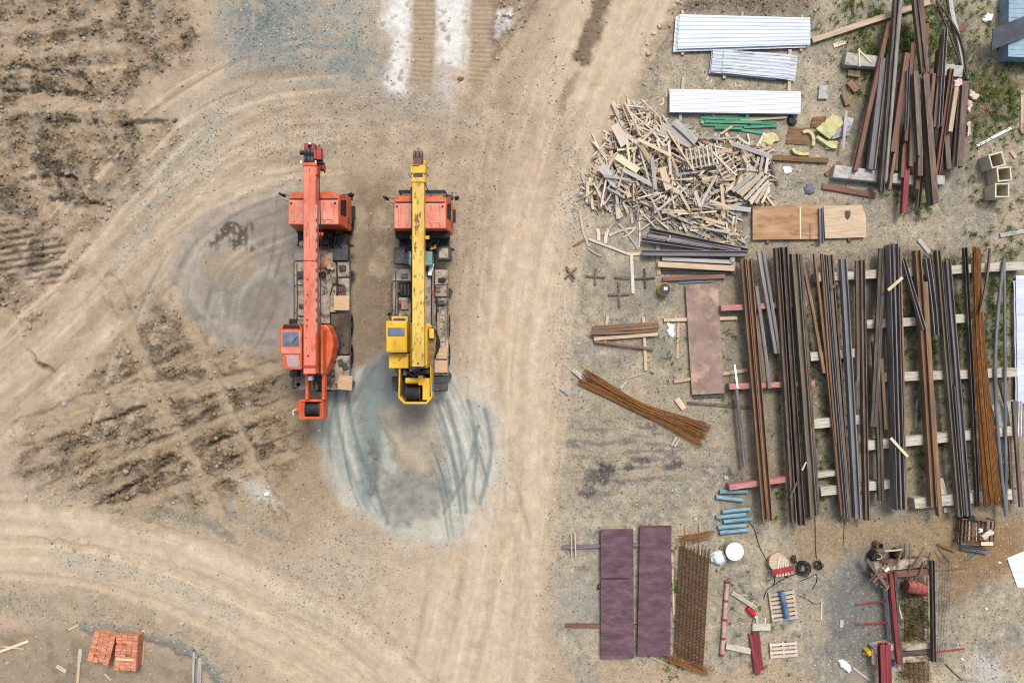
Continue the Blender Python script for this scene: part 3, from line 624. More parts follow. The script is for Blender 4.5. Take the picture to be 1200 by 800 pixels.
YEL = mat('yellow_paint', three(C(216, 162, 24), C(238, 188, 40), C(244, 202, 70)), 1.5, (1, .5, 1), rough=.42, bump=.03, vary=.03, speck=C(112, 74, 40), spscale=7, spcut=.66, spstretch=(1, .6, 1))
YELB = mat('worn_yellow_boom_paint', three(C(206, 160, 56), C(232, 192, 80), C(238, 206, 112)), 1.5, (1, .4, 1), rough=.45, bump=.04, vary=.02, speck=C(108, 72, 44), spscale=4.5, spcut=.60, spstretch=(1.6, .8, 1))
BLACK = mat('black_rubber_and_steel', three(C(20, 20, 20), C(32, 32, 33), C(52, 51, 50)), 5, rough=.7, bump=.1, vary=.15)
DKGREY = mat('dark_grey_steel', three(C(48, 48, 50), C(66, 66, 68), C(88, 86, 84)), 4, rough=.6, bump=.08, vary=.15, speck=C(110, 92, 74), spscale=7, spcut=.6)
TYRE = mat('tyre_rubber', three(C(30, 29, 28), C(42, 41, 39), C(74, 68, 60)), 6, rough=.85, bump=.2, vary=.1)
DECK = mat('dusty_deck_plate', three(C(150, 136, 116), C(180, 163, 140), C(198, 181, 158)), 2.2, rough=.8, bump=.12, vary=.10, speck=C(84, 74, 64), spscale=2.4, spcut=.56)
DECKG = mat('grey_deck_plate', three(C(116, 112, 105), C(146, 140, 130), C(168, 158, 144)), 2.5, rough=.7, bump=.1, vary=.12, speck=C(150, 128, 100), spscale=3, spcut=.55)
OIL = mat('oily_deck_plate', three(C(52, 44, 36), C(74, 62, 48), C(112, 96, 76)), 2, rough=.45, bump=.1, vary=.05)
GLASS = mat('cab_glass', three(C(82, 92, 104), C(104, 114, 126), C(134, 142, 150)), 1.6, rough=.08, bump=0, vary=.05, spec=.6)
PINKGL = mat('dusty_roof_glass', three(C(176, 142, 138), C(194, 160, 154), C(206, 178, 170)), 1.6, rough=.2, bump=0, vary=.03)
CHROME = mat('bare_metal', three(C(170, 170, 170), C(196, 196, 194), C(214, 212, 208)), 5, rough=.35, metal=.6, bump=.04)
WHITEP = mat('white_paint', two((.56, .57, .58, 1), (.66, .66, .66, 1)), 4, rough=.4, bump=.03, vary=.03)
TEAL = mat('teal_painted_tank', three(C(104, 142, 138), C(126, 162, 156), C(146, 174, 166)), 3, rough=.5, bump=.05, speck=C(140, 124, 100), spscale=5, spcut=.6)
CARD = mat('sawn_pine_block', three(C(196, 158, 116), C(214, 178, 138), C(226, 196, 158)), 3, (1, 6, 1), rough=.8, bump=.15, vary=.06)
def rustmat(n, a, b, c, sp=None, cut=.6, rough=.75): return mat(n, three(a, b, c), 2.5, (.25, 3, 1.5), rough=rough, bump=.2, fine=30, vary=.14, detail=7, speck=sp, spscale=3, spcut=cut, spstretch=(.5, 3, 2))
R_OR = rustmat('orange_rust', C(108, 80, 58), C(138, 104, 74), C(166, 130, 98), C(112, 98, 88), .58)
R_BR = rustmat('brown_rust', C(84, 68, 58), C(114, 93, 78), C(142, 118, 100), C(132, 122, 114), .57)
R_RED = rustmat('red_brown_rust', C(108, 70, 58), C(134, 90, 75), C(154, 112, 97), C(118, 98, 86), .58)
R_DK = rustmat('dark_rust', C(62, 55, 50), C(86, 76, 67), C(116, 102, 88), C(124, 116, 108), .6)
R_GR = rustmat('mill_grey_steel', C(104, 102, 102), C(134, 130, 130), C(160, 154, 152), C(132, 106, 88), .58, .55)
R_BL = rustmat('blue_grey_steel', C(96, 99, 104), C(120, 123, 128), C(146, 147, 149), C(124, 100, 84), .59, .55)
R_PU = rustmat('purple_grey_steel', C(96, 90, 93), C(120, 113, 116), C(146, 138, 139), C(116, 100, 94), .6, .6)
R_OL = rustmat('olive_brown_steel', C(94, 85, 71), C(120, 109, 92), C(146, 132, 110), C(106, 86, 70), .58)
OXIDE = mat('oxide_primer', three(C(86, 60, 70), C(108, 79, 87), C(128, 100, 107)), 2.0, (.7, 1.5, 1), rough=.75, bump=.08, vary=.04, detail=8, speck=C(70, 52, 60), spscale=3.0, spcut=.60, spstretch=(.7, 6, 1))
PINKP = mat('pink_rusty_plate', three(C(132, 106, 93), C(154, 127, 114), C(170, 146, 133)), 1.4, rough=.75, bump=.08, vary=.03, detail=8, speck=C(196, 168, 140), spscale=1.1, spcut=.58)
SALMON = mat('salmon_painted_timber', three(C(172, 112, 102), C(194, 132, 122), C(210, 156, 146)), 3, (.5, 3, 1), rough=.75, bump=.15, vary=.05, speck=C(216, 190, 170), spscale=5, spcut=.63)
SLEEP = mat('pale_sleeper_timber', three(C(178, 168, 150), C(206, 197, 180), C(226, 218, 204)), 3, (.4, 4, 1), rough=.85, bump=.2, vary=.07, speck=C(136, 118, 96), spscale=4, spcut=.6)
CONCD = mat('dirty_concrete', three(C(140, 122, 96), C(182, 168, 144), C(206, 196, 178)), 3, rough=.9, bump=.2, vary=.06, speck=C(112, 84, 58), spscale=2.2, spcut=.52)
CONC = mat('concrete', three(C(168, 164, 154), C(192, 188, 178), C(210, 206, 198)), 4, rough=.9, bump=.2, vary=.08, speck=C(140, 132, 118), spscale=3, spcut=.6)
W_YEL = mat('pale_new_timber', three(C(214, 186, 146), C(234, 210, 172), C(242, 224, 194)), 3, (.4, 5, 2), rough=.8, bump=.15, vary=.12)
W_TAN = mat('tan_timber', three(C(180, 156, 126), C(204, 180, 148), C(220, 200, 170)), 3, (.4, 5, 2), rough=.85, bump=.15, vary=.15)
W_GRY = mat('weathered_grey_timber', three(C(160, 156, 148), C(186, 181, 172), C(206, 201, 192)), 3, (.4, 5, 2), rough=.9, bump=.2, vary=.16)
W_PNK = mat('pinkish_timber', three(C(200, 182, 162), C(221, 205, 186), C(234, 221, 205)), 3, (.4, 5, 2), rough=.85, bump=.15, vary=.12)
W_BRN = mat('brown_timber', three(C(102, 76, 52), C(132, 100, 70), C(154, 122, 88)), 3, (.4, 5, 2), rough=.85, bump=.2, vary=.14)
PLY = mat('plywood', three(C(158, 120, 82), C(184, 146, 106), C(202, 168, 128)), 1.4, (.6, 2, 1), rough=.75, bump=.06, vary=.08, detail=8, speck=C(112, 84, 62), spscale=1.3, spcut=.60)
ZINC = mat('galvanised_sheet', three(C(196, 206, 218), C(214, 222, 232), C(228, 234, 240)), 1.2, (.4, 3, 1), rough=.45, bump=.02, vary=.03, speck=C(166, 170, 176), spscale=2.5, spcut=.64, spstretch=(.3, 4, 1))
ZINCD = mat('stained_galvanised_sheet', three(C(182, 192, 204), C(204, 212, 222), C(222, 228, 234)), 1.2, (.4, 3, 1), rough=.5, bump=.02, vary=.03, speck=C(126, 122, 118), spscale=3.2, spcut=.58, spstretch=(.35, 5, 1))
WSHEET = mat('white_coated_sheet', two((.50, .515, .53, 1), (.56, .57, .58, 1)), 1.4, (.3, 2, 1), rough=.4, bump=0, vary=.01, speck=(.44, .44, .42, 1), spscale=2.2, spcut=.62, spstretch=(.3, 3, 1))
GREEN = mat('green_painted_lath', three(C(28, 120, 88), C(44, 148, 110), C(84, 164, 126)), 3, (.3, 4, 1), rough=.6, bump=.1, vary=.12, speck=C(150, 110, 74), spscale=3, spcut=.60)
FOAMY = mat('yellow_insulation', three(C(190, 184, 124), C(210, 204, 148), C(222, 218, 170)), 4, rough=.95, bump=.4, vary=.05)
FOIL = mat('grey_foil', three(C(140, 140, 146), C(170, 170, 176), C(198, 198, 200)), 5, rough=.45, bump=.3, vary=.04)
PINKF = mat('pink_foam', three(C(214, 180, 172), C(230, 202, 194), C(238, 218, 212)), 5, rough=.9, bump=.2, vary=.05)
BLUEP = mat('pale_blue_coated_pipe', three(C(96, 136, 150), C(126, 162, 174), C(154, 184, 192)), 4, (.6, 2, 1), rough=.6, bump=.1, vary=.10, speck=C(110, 100, 90), spscale=4, spcut=.64)
BLUE = mat('blue_pipe_paint', three(C(66, 96, 134), C(86, 118, 156), C(112, 140, 172)), 3, rough=.5, bump=.06, vary=.05)
SHEDB = mat('light_blue_sheet', three(C(120, 152, 172), C(142, 172, 190), C(162, 188, 202)), 2, rough=.55, bump=.03, vary=.03)
SHEDD = mat('dark_grey_sheet', three(C(54, 58, 68), C(68, 72, 82), C(84, 86, 94)), 2, rough=.6, bump=.06, vary=.03)
BRICK = mat('orange_brick', three(C(196, 124, 88), C(216, 142, 106), C(226, 164, 132)), 7, rough=.9, bump=.25, vary=.16)
CHAN = mat('maroon_primer', three(C(112, 38, 42), C(138, 52, 56), C(156, 76, 78)), 3, (.3, 3, 1), rough=.6, bump=.08, vary=.07)
PINKPIPE = mat('pale_pink_pipe', three(C(186, 140, 124), C(206, 168, 152), C(218, 188, 174)), 3, rough=.6, bump=.08, vary=.05)
BAG = mat('white_plastic_bag', two((.50, .51, .53, 1), (.62, .62, .64, 1)), 6, rough=.5, bump=.2, vary=.03)
DRUMB = mat('navy_drum', three(C(40, 46, 58), C(54, 60, 74), C(76, 82, 94)), 4, rough=.5, bump=.05)
HBLK = mat('sandy_concrete_box', three(C(206, 190, 156), C(224, 210, 180), C(234, 224, 200)), 4, rough=.9, bump=.2, vary=.06)

# ------------------------------------------------------------------ the two truck cranes
def wheel(root, x, y, name='wheel', r=.52, w=.34):
    e = MB(); s = 1 if x > 0 else -1
    prof = [(r*.58, -.5), (r*.93, -.5), (r, -.36), (r, .36), (r*.93, .5), (r*.58, .5)]
    rings = []
    for k in range(32):
        a = 2*math.pi*k/32; rings.append([(x+q*w, y+p*math.cos(a), r+p*math.sin(a)) for p, q in prof])
    n = len(prof); vs = [p for q in rings for p in q]
    e.add(vs, [(k*n+i, k*n+(i+1) % n, ((k+1) % 32)*n+(i+1) % n, ((k+1) % 32)*n+i) for k in range(32) for i in range(n)])
    for k in range(32):      # tread lugs
        a = 2*math.pi*(k+.5)/32; ca, sa = math.cos(a), math.sin(a); b = []
        for dx in (-.36, .36):
            for da, rr in ((-.05, r*.99), (.05, r*.99), (.04, r*1.03), (-.04, r*1.03)):
                b.append((x+dx*w, y+rr*math.cos(a+da), r+rr*math.sin(a+da)))
        e.loft([b[:4], b[4:]])
    wh = e.build(name, TYRE, root, 40)
    rm = MB(); rm.cyl((x+s*w*.22, y, r), (x+s*w*.30, y, r), r*.6, 20); rm.cyl((x+s*w*.3, y, r), (x+s*w*.52, y, r), r*.25, 12)
    for k in range(8):
        a = 2*math.pi*k/8; rm.cyl((x+s*w*.3, y+r*.42*math.cos(a), r+r*.42*math.sin(a)), (x+s*w*.36, y+r*.42*math.cos(a), r+r*.42*math.sin(a)), .025, 6)
    rm.build('rim', DKGREY, wh, 35)
    return wh
def chassis(root):
    m = MB()
    for s in (-1, 1): m.box(s*.42, 1.55, .62, .16, 7.3, .3)
    for y in (-2.2, -.9, .6, 2.2, 3.6, 5.0): m.box(0, y, .64, .70, .16, .22)
    for y in (.75, -.6, 5.55): m.cyl((-1, y, .52), (1, y, .52), .09, 10)
    m.build_each('chassis_frame', BLACK, root, bevel=.01)
    for s in (-1, 1):
        for y in (.75, -.6): wheel(root, s*1.0, y)
        wheel(root, s*1.02, 5.55)
        f = MB()     # arched mudguard over the front wheel
        pr = [(5.55+.66*math.cos(a), .54+.66*math.sin(a)) for a in [math.radians(q) for q in range(-5, 190, 15)]]
        for (y0, z0), (y1, z1) in zip(pr, pr[1:]):
            f.loft([[(s*.84, y0, z0), (s*1.24, y0, z0), (s*1.24, y0, z0+.03), (s*.84, y0, z0+.03)], [(s*.84, y1, z1), (s*1.24, y1, z1), (s*1.24, y1, z1+.03), (s*.84, y1, z1+.03)]])
        f.build('mudguard', BLACK, root)
def driver_cab(root, c, hw, y0, y1, top, side, bumper):
    """c: middle in x, y0 back, y1 front"""
    zb, zm, zt = .95, 1.95, 2.92
    body = MB(); w = hw+.13
    body.loft([[(c-w, y0, z), (c+w, y0, z), (c+w, y1+dy, z), (c-w, y1+dy, z)] for z, dy in ((zb, .06), (zm, .08))])
    body.loft([[(c-w, y0, zm+.002), (c+w, y0, zm+.002), (c+w, y1+.08, zm+.002), (c-w, y1+.08, zm+.002)], [(c-hw, y0+.04, zt-.12), (c+hw, y0+.04, zt-.12), (c+hw, y1-.16, zt-.12), (c-hw, y1-.16, zt-.12)]])
    cab = body.build('driver_cab', side, root, bevel=.05)
    r = MB()
    r.loft([[(c-hw+i, y0+.0+i, z), (c+hw-i, y0+.0+i, z), (c+hw-i, y1-.36, z), (c-hw+i, y1-.36, z)] for z, i in ((zt-.115, 0), (zt-.02, .01), (zt, .05))])
    n = 6
    for k in range(n):
        x = c-hw+.25+(2*hw-.5)*k/(n-1); r.box(x, (y0+y1-.36)/2, zt-.004, .10, y1-y0-.56, .035, top=.6, topy=.97)
    r.build('roof', top, cab, bevel=.02)
    v = MB(); v.loft([[(c-hw+.04, y1-.30, z), (c+hw-.04, y1-.30, z), (c+hw-.14, y1-.06+f, z), (c-hw+.14, y1-.06+f, z)] for z, f in ((zt-.16, .06), (zt-.06, .02), (zt-.03, -.03))])
    v.build('sun_visor', side, cab, bevel=.02)
    g = MB(); g.box(c, y1-.335, zt-.10, 2*hw-.3, .05, .085); g.build('roof_gutter', BLACK, cab)
    ws = MB()
    ws.loft([[(c-hw-.02, y1+.085, zm+.06), (c+hw+.02, y1+.085, zm+.06), (c+hw-.1, y1-.125, zt-.2), (c-hw+.1, y1-.125, zt-.2)], [(c-hw-.02, y1+.065, zm+.06), (c+hw+.02, y1+.065, zm+.06), (c+hw-.1, y1-.145, zt-.2), (c-hw+.1, y1-.145, zt-.2)]])
    ws.build('windscreen', GLASS, cab)
    for s in (-1, 1):
        d = MB(); x = c+s*(w+.004)
        d.loft([[(x, y0+.32, zb+.12), (x, y1-.12, zb+.12), (x, y1-.12, zm-.02), (x, y0+.32, zm-.02)], [(x+s*.02, y0+.32, zb+.12), (x+s*.02, y1-.12, zb+.12), (x+s*.02, y1-.12, zm-.02), (x+s*.02, y0+.32, zm-.02)]])
        dr = d.build('door', side, cab)
        h = MB(); h.box(x+s*.035, y0+.45, zm-.25, .03, .16, .04); h.build('handle', BLACK, dr)
        wn = MB()
        wn.loft([[(c+s*(w+.01-k), y0+.5, zm+.10), (c+s*(w+.01-k), y1-.2, zm+.10), (c+s*(hw+.045-k), y1-.34, zt-.28), (c+s*(hw+.045-k), y0+.5, zt-.28)] for k in (0, .02)])
        wn.build('side_window', BLACK, cab)
        mi = MB(); mi.tube([(c+s*(hw+.02), y1-.12, 2.62), (c+s*(hw+.30), y1-.06, 2.66), (c+s*(hw+.42), y1-.04, 2.60)], .016, 6); mi.build('mirror_arm', BLACK, cab)
        mm = MB(); mm.box(c+s*(hw+.42), y1-.04, 2.12, .20, .09, .50, s*.4); mm.build('mirror', BLACK, cab, bevel=.03)
        hl = MB(); hl.cyl((c+s*.78, y1+.07, 1.18), (c+s*.78, y1+.14, 1.18), .12, 16); hl.build('headlight', CHROME, cab, 40)
        st = MB(); st.box(c+s*(w-.02), (y0+y1)/2+.2, .62, .26, .6, .06); st.build('step', BLACK, cab)
    gl = MB()
    for k in range(5): gl.box(c, y1+.085, 1.28+k*.09, 1.1, .04, .05)
    gl.build('grille', BLACK, cab)
    b = MB(); b.box(c, y1+bumper, .62, 2*w, .22, .34); b.build('bumper', DKGREY, root, bevel=.04)
    if bumper > .2:
        b = MB(); b.box(c, y1+bumper-.02, 2.1, 2*hw-.2, .16, .07); b.tube([(c-hw+.1, y1+bumper, 1.0), (c-hw+.1, y1+bumper, 2.15)], .03); b.tube([(c+hw-.1, y1+bumper, 1.0), (c+hw-.1, y1+bumper, 2.15)], .03); b.build('bull_bar', BLACK, root)
    ht = MB(); ht.box(c+.62, (y0+y1)/2-.25, zt+.002, .46, .5, .03, top=.95); ht.build('roof_hatch', top, cab, bevel=.01)
    sm = MB()
    for x in (c-hw*.45, c+hw*.42): sm.box(x, (y0+y1-.36)/2, zt+.001, .022, y1-y0-.5, .006)
    sm.build_each('panel_seam', R_RED, cab)
    an = MB(); an.tube([(c-hw+.06, y1-.42, zt-.06), (c-hw-.03, y1-.5, zt+.9)], .008, 5); an.build('aerial', BLACK, cab)
    wp = MB()
    for q in (-.5, .4): wp.tube([(c+q, y1+.10, zm+.08), (c+q+.35, y1+.0, zm+.5)], .012, 5)
    wp.build_each('wiper', BLACK, cab)
    fl = MB()
    for s in (-1, 1): fl.box(c+s*(w-.2), y0-.62, .5, .5, .03, .55)
    fl.build_each('mud_flap', BLACK, root)
    rt = MB()
    for s in (-1, 1): rt.cyl((c+s*(hw-.14), y1-.5, zt), (c+s*(hw-.14), y1-.5, zt+.05), .04, 10)
    rt.build_each('roof_lamp', BLACK, cab)
    e = MB()      # engine gear behind the cab
    e.box(c-.2, y0-.35, .9, 1.1, .62, .75); e.box(c+.85, y0-.42, .85, .5, .6, .55); e.box(c-.95, y0-.4, .85, .36, .5, .5)
    e.cyl((c+.45, y0-.3, 1.0), (c+.45, y0-.3, 1.9), .11, 14)
    e.build('engine_block', BLACK, root, bevel=.04)
    e = MB(); e.cyl((c-1.0, y0-.62, 1.45), (c-.62, y0-.62, 1.45), .13, 14); e.build('air_filter', CARD if bumper < .2 else DKGREY, root, 40)
    for k in range(4):
        hh = MB(); x = c+.3+.16*k; hh.tube([(x, y0-.15, 1.5), (x+.1, y0-.35, 1.75+.05*k), (x-.05, y0-.6, 1.6), (x+.1, y0-.85, 1.4)], .03, 6); hh.build('hose', BLACK if k % 2 else DKGREY, root, 60)
def hook_block(root, x, y, z, m):
    b = MB(); b.cyl((x-.16, y, z), (x+.16, y, z), .2, 18); b.box(x, y, z-.34, .26, .18, .3)
    hb = b.build('hook_block', m, root, 40, .01)
    k = MB(); k.tube([(x, y, z-.34), (x, y, z-.5), (x, y+.1, z-.62), (x, y+.02, z-.72), (x, y-.1, z-.66)], .035, 8); k.build('hook', BLACK, hb, 60)
    for s in (-1, 1):
        r = MB(); r.tube([(x+s*.09, y+.02, z+.1), (x+s*.09, y+.02, z+1.1)], .012, 5); r.build('rope', BLACK, hb)

def outriggers(root, y, hw):
    m = MB(); m.box(0, y, .70, 2*hw, .26, .30); m.build('outrigger_beam', DKGREY, root, bevel=.01)
    for s in (-1, 1):
        j = MB(); j.cyl((s*(hw-.1), y, .40), (s*(hw-.1), y, 1.16), .09, 14); j.cyl((s*(hw-.1), y, .30), (s*(hw-.1), y, .36), .2, 16); j.cyl((s*(hw-.1), y, .34), (s*(hw-.1), y, .42), .05, 10)
        j.build('outrigger_jack', DKGREY, root, 40)
def deck_plates(root, plates):
    for x0, x1, y0, y1, z, m in plates:
        b = MB(); b.box((x0+x1)/2, (y0+y1)/2, .98, x1-x0-.03, y1-y0-.03, z-.98)
        b.build('deck_panel', m, root, bevel=.015)
def boom(root, xc, w, y0, y1, z0, h, m, droop=0):
    """box boom with bevelled edges, base at y0 (rear) and tip at y1"""
    b = MB(); c = .09
    sec = lambda y, z: [(xc-w/2+c, y, z), (xc+w/2-c, y, z), (xc+w/2, y, z+c), (xc+w/2, y, z+h-.02), (xc+w/2-.02, y, z+h), (xc-w/2+.02, y, z+h), (xc-w/2, y, z+h-.02), (xc-w/2, y, z+c)]
    b.loft([sec(y0, z0), sec(y1, z0-droop)])
    return b.build('boom', m, root)

def rope_drum(root, xc, yc, z, r, w, m):
    d = MB(); n = 26; rings = []
    for k in range(15):
        x = xc-w/2+w*k/14; rr = r*(.98 if k % 2 else .94); rings.append([(x, yc+rr*math.cos(2*math.pi*i/n), z+rr*math.sin(2*math.pi*i/n)) for i in range(n)])
    d.loft(rings)
    o = d.build('winch_drum', m, root, 25)
    for s in (-1, 1):
        f = MB(); f.cyl((xc+s*(w/2+.005), yc, z), (xc+s*(w/2+.035), yc, z), r*1.12, 26); f.build('drum_flange', DKGREY, o, 40)
    return o
def wood_block(x, y, z, sx, sy, sz, rot, label):
    b = MB(); b.box(0, 0, 0, sx, sy, sz, top=.98)
    for k in (-.25, .0, .25): b.box(k*sx, 0, sz-.001, .012, sy*.97, .004)
    o = b.build('timber_block', CARD, None, bevel=.008, loc=(x, y, z)); o.rotation_euler = (0, 0, rot)
    return tag(o, label, 'timber block', 'timber outrigger pads on the crane decks')

# ---------------- the red crane
RX = -8.58
red = empty('mobile_crane', (RX, 0, 0), 0, 'truck crane with orange boom lying over its orange cab, left of the yellow one', 'crane truck', 'truck cranes parked side by side')
chassis(red)
driver_cab(red, .06, 1.08, 5.0, 6.42, RED_TOP, ORANGE, .17)
deck_plates(red, [(-1.24, -.36, 3.62, 4.25, 1.36, DECKG), (-.34, .50, 3.3, 4.2, 1.20, DECK), (.52, 1.22, 3.62, 4.35, 1.42, DKGREY),
                  (-1.25, -.42, 2.55, 3.60, 1.27, DECK), (-1.22, -.40, 1.15, 2.52, 1.22, DECK), (-1.24, -.4, -.05, 1.12, 1.18, DECK), (-.38, .35, .8, 3.27, 1.16, DECK), (.36, .66, 1.3, 3.6, 1.29, DECK),
                  (.68, 1.25, 2.9, 3.6, 1.27, DECK), (.68, 1.25, 1.35, 2.87, 1.25, DECK), (.38, 1.25, -.6, 1.28, 1.20, OIL), (.36, 1.25, -2.2, -.62, 1.24, DECK), (-.38, .34, -2.2, .78, 1.14, DECK), (-1.24, -.4, -2.2, -.08, 1.16, DECK)])
outriggers(red, 3.1, 1.22); outriggers(red, -1.95, 1.2)
b = MB()
for y in (3.6, 2.5, 1.3, -.6): b.box(1.262, y, .99, .02, .05, .26); b.box(-1.262, y, .99, .02, .05, .26)
b.box(1.275, .7, 1.18, .03, 5.7, .05); b.box(-1.275, .7, 1.18, .03, 5.7, .05); b.build_each('deck_edge_rail', DKGREY, red)
b = MB(); b.cyl((.86, 2.35, 1.26), (.86, 2.35, 1.29), .24, 20); cv = b.build('filler_cover', DKGREY, red, 40)
b = MB(); b.box(.86, 2.35, 1.29, .22, .08, .06, .6); b.box(.86, 2.35, 1.29, .08, .22, .06, .6); b.build('valve_handle', DEEPRED, cv, bevel=.01)
b = MB(); b.tube([(.4, 2.1, 1.32), (.5, 2.5, 1.34), (.75, 2.6, 1.34), (.95, 2.45, 1.33)], .025, 6); b.build('hose', BLACK, red, 60)
b = MB(); b.box(-.66, 2.15, 1.22, .22, .32, .16); b.box(-.9, 1.6, 1.22, .25, .18, .1); b.build_each('junction_box', DKGREY, red, bevel=.02)
b = MB(); b.box(.95, 2.0, 1.26, .36, .34, .10, .3); b.build('folded_tarp', DKGREY, red, bevel=.04)
for x, y in ((.86, -.95), (1.05, -1.12)):
    b = MB(); b.box(x, y, 1.245, .24, .3, .09, .3); b.build('chain_heap', DKGREY, red, bevel=.03)
b = MB(); b.tube([(.52, 3.62, 1.6), (.40, 3.7, 1.75), (.18, 3.55, 1.8), (.12, 3.2, 1.6)], .05, 8); b.build('hydraulic_pipe', ORANGE, red, 60)
b = MB(); b.box(.38, 3.35, 1.2, .2, .24, .3); b.cyl((.55, 3.25, 1.25), (.55, 3.25, 1.6), .07, 10); b.build('valve_block', CARD, red, bevel=.02)
# turntable and upper works
b = MB(); b.cyl((0, -.15, 1.2), (0, -.15, 1.5), .85, 40); b.build('turntable', DKGREY, red, 40)
b = MB()
hull = [(.0, .75), (.42, .78), (.62, .62), (.78, .2), (.80, -.25), (.70, -.8), (.50, -1.3), (.40, -1.55), (.0, -1.55)]
b.prism(hull, 1.5, 2.25, [(x*.93, y*.95) for x, y in hull]); slew = b.build('slewing_platform', ORANGE, red, bevel=.05)
b = MB(); b.prism([(-.40, .7), (0, .7), (0, -1.5), (-.4, -1.5)], 1.5, 2.1); b.build('platform_base', ORANGE, red, bevel=.02)
b = MB()
for s in (-.30, .42): b.prism([(s-.04, .5), (s+.04, .5), (s+.04, -1.4), (s-.04, -1.4)], 2.0, 2.9)
b.build_each('boom_support_plate', ORANGE, red, bevel=.01)
b = MB()
for s in (-.34, .37): b.box(s, -1.95, 2.05, .13, 1.15, .42)
b.build_each('counterweight_arm', ORANGE, red, bevel=.015)
b = MB(); b.box(0, -1.62, 1.6, 1.1, .14, .3); b.build_each('cross_member', DKGREY, red)
b = MB(); b.box(.02, -2.3, 1.85, .56, .1, .2); b.build_each('cross_member', DKGREY, red)
cw = MB(); yc = -2.96
cw.box(-.18, yc, 1.55, 1.06, .86, .16)
for dx in (-.48, .48): cw.box(-.18+dx, yc, 1.71, .10, .86, .62)
for dy in (-.38, .38): cw.box(-.18, yc+dy, 1.71, .86, .10, .62)
cw.box(-.56, yc, 1.71, .12, .66, .55); cw.box(.18, yc, 1.71, .08, .66, .5)
cwo = cw.build('counterweight_frame', ORANGE, red, bevel=.015)
rope_drum(cwo, -.17, yc, 2.05, .30, .56, BLACK)
b = MB(); b.cyl((-.72, yc-.05, 1.9), (-.98, yc-.05, 1.9), .13, 14); b.box(-.85, yc+.2, 1.75, .12, .3, .12); b.build('winch_motor', ORANGE, cwo, 40)
b = MB(); b.tube([(-.95, yc-.02, 1.95), (-1.08, yc-.1, 2.0), (-1.1, yc-.3, 1.9)], .03); b.build('hose', WHITEP, cwo, 60)
b = MB(); b.cyl((-.18, -1.6, 2.2), (-.18, -1.6, 2.55), .10, 14); b.build('slip_ring', WHITEP, red, 40)
b = MB()
for k in range(4): b.tube([(0+.07*k, -1.4, 2.3), (.02+.07*k, -1.65, 2.42), (.05+.06*k, -1.95, 2.0), (.02, -2.2, 1.9)], .022, 5)
b.build_each('hydraulic_hose', BLACK, red, smooth=60)
# operator cab
oc = MB(); pr = [(-1.37, .55), (-1.25, .74), (-.52, .74), (-.42, .5), (-.42, -1.16), (-.48, -1.2), (-1.14, -1.2), (-1.24, -1.05), (-1.30, -.5), (-1.40, -.42)]
oc.prism(pr, 1.5, 2.9); oco = oc.build('operator_cab', ORANGE, red, bevel=.03)
b = MB(); b.prism([(-1.31, .46), (-.48, .46), (-.48, -.32), (-1.31, -.32)], 2.895, 2.915); b.prism([(-1.31, -.30), (-.45, -.30), (-.45, -.52), (-1.31, -.52)], 2.895, 2.935); b.build('cab_roof', RED_TOP, oco, bevel=.01)
b = MB(); b.prism([(-1.26, .42), (-.55, .42), (-.55, -.22), (-1.26, -.22)], 2.916, 2.932); b.build_each('roof_window', GLASS, oco, bevel=.008)
b = MB(); b.tube([(-.85, -.1, 2.95), (-.62, .2, 2.95)], .012, 5); b.build_each('wiper', BLACK, oco)
b = MB(); b.prism([(-1.12, -.58), (-.55, -.58), (-.50, -1.10), (-1.02, -1.10)], 2.89, 2.92); b.build('rear_roof_window', PINKGL, oco, bevel=.008)
b = MB(); b.prism([(-1.25, .55), (-.5, .55), (-.55, .72), (-1.2, .72)], 2.88, 2.93); b.build('roof_grille', BLACK, oco)
b = MB(); b.box(-.88, .75, 1.95, .7, .03, .8); b.build('front_window', GLASS, oco)
b = MB(); b.loft([[(-1.405, -.3, 2.0), (-1.405, .45, 2.0), (-1.405, .45, 2.75), (-1.405, -.3, 2.75)], [(-1.385, -.3, 2.0), (-1.385, .45, 2.0), (-1.385, .45, 2.75), (-1.385, -.3, 2.75)]]); b.build('side_window', GLASS, oco)
b = MB(); b.box(-.86, .86, 2.66, .34, .22, .10); b.cyl((-.95, .82, 2.76), (-.95, .82, 2.86), .06, 10); b.cyl((-.72, .80, 2.74), (-.72, .80, 2.84), .04, 10); b.build('work_lamp', BLACK, oco, 40)
b = MB(); b.box(-1.05, -1.42, 1.5, .34, .3, .55); b.build('heater_box', DKGREY, red, bevel=.03)
# boom
bo = boom(red, .09, .51, -1.35, 7.35, 3.0, .60, RED_BOOM)
b = MB(); b.box(.09, 6.25, 3.601, .03, 2.0, .004); b.build('seam', R_RED, bo)
b = MB(); b.box(.09, 3.0, 3.60, .03, 8.2, .012); b.build('weld_strip', RED_BOOM, bo)
b = MB(); b.box(.348, 3.05, 3.38, .006, 5.4, .17); b.build('white_stripe', WHITEP, bo)
b = MB()
for k in range(11): b.box(.352, .9+k*.42, 3.37, .006, .16, .19)
b.build_each('stripe_gap', ORANGE, bo)
b = MB(); b.box(.356, -.3, 3.1, .02, 1.5, .36); b.build('boom_side_plate', ORANGE, bo)
b = MB()
for k, (x, y) in enumerate(((-.05, .15), (-.02, .65), (0, .9), (-.04, 1.7), (.0, 1.95), (.04, -.6), (-.03, -.3), (.02, 2.6))): b.cyl((x, y, 3.598), (x, y, 3.606), .03+.01*(k % 3), 9)
b.build_each('bolt_head', DKGREY, bo)
b = MB(); b.box(.09, 3.38, 3.598, .52, .05, .012); b.box(.09, -1.05, 3.598, .52, .12, .03); b.build_each('boom_collar', DEEPRED, bo)
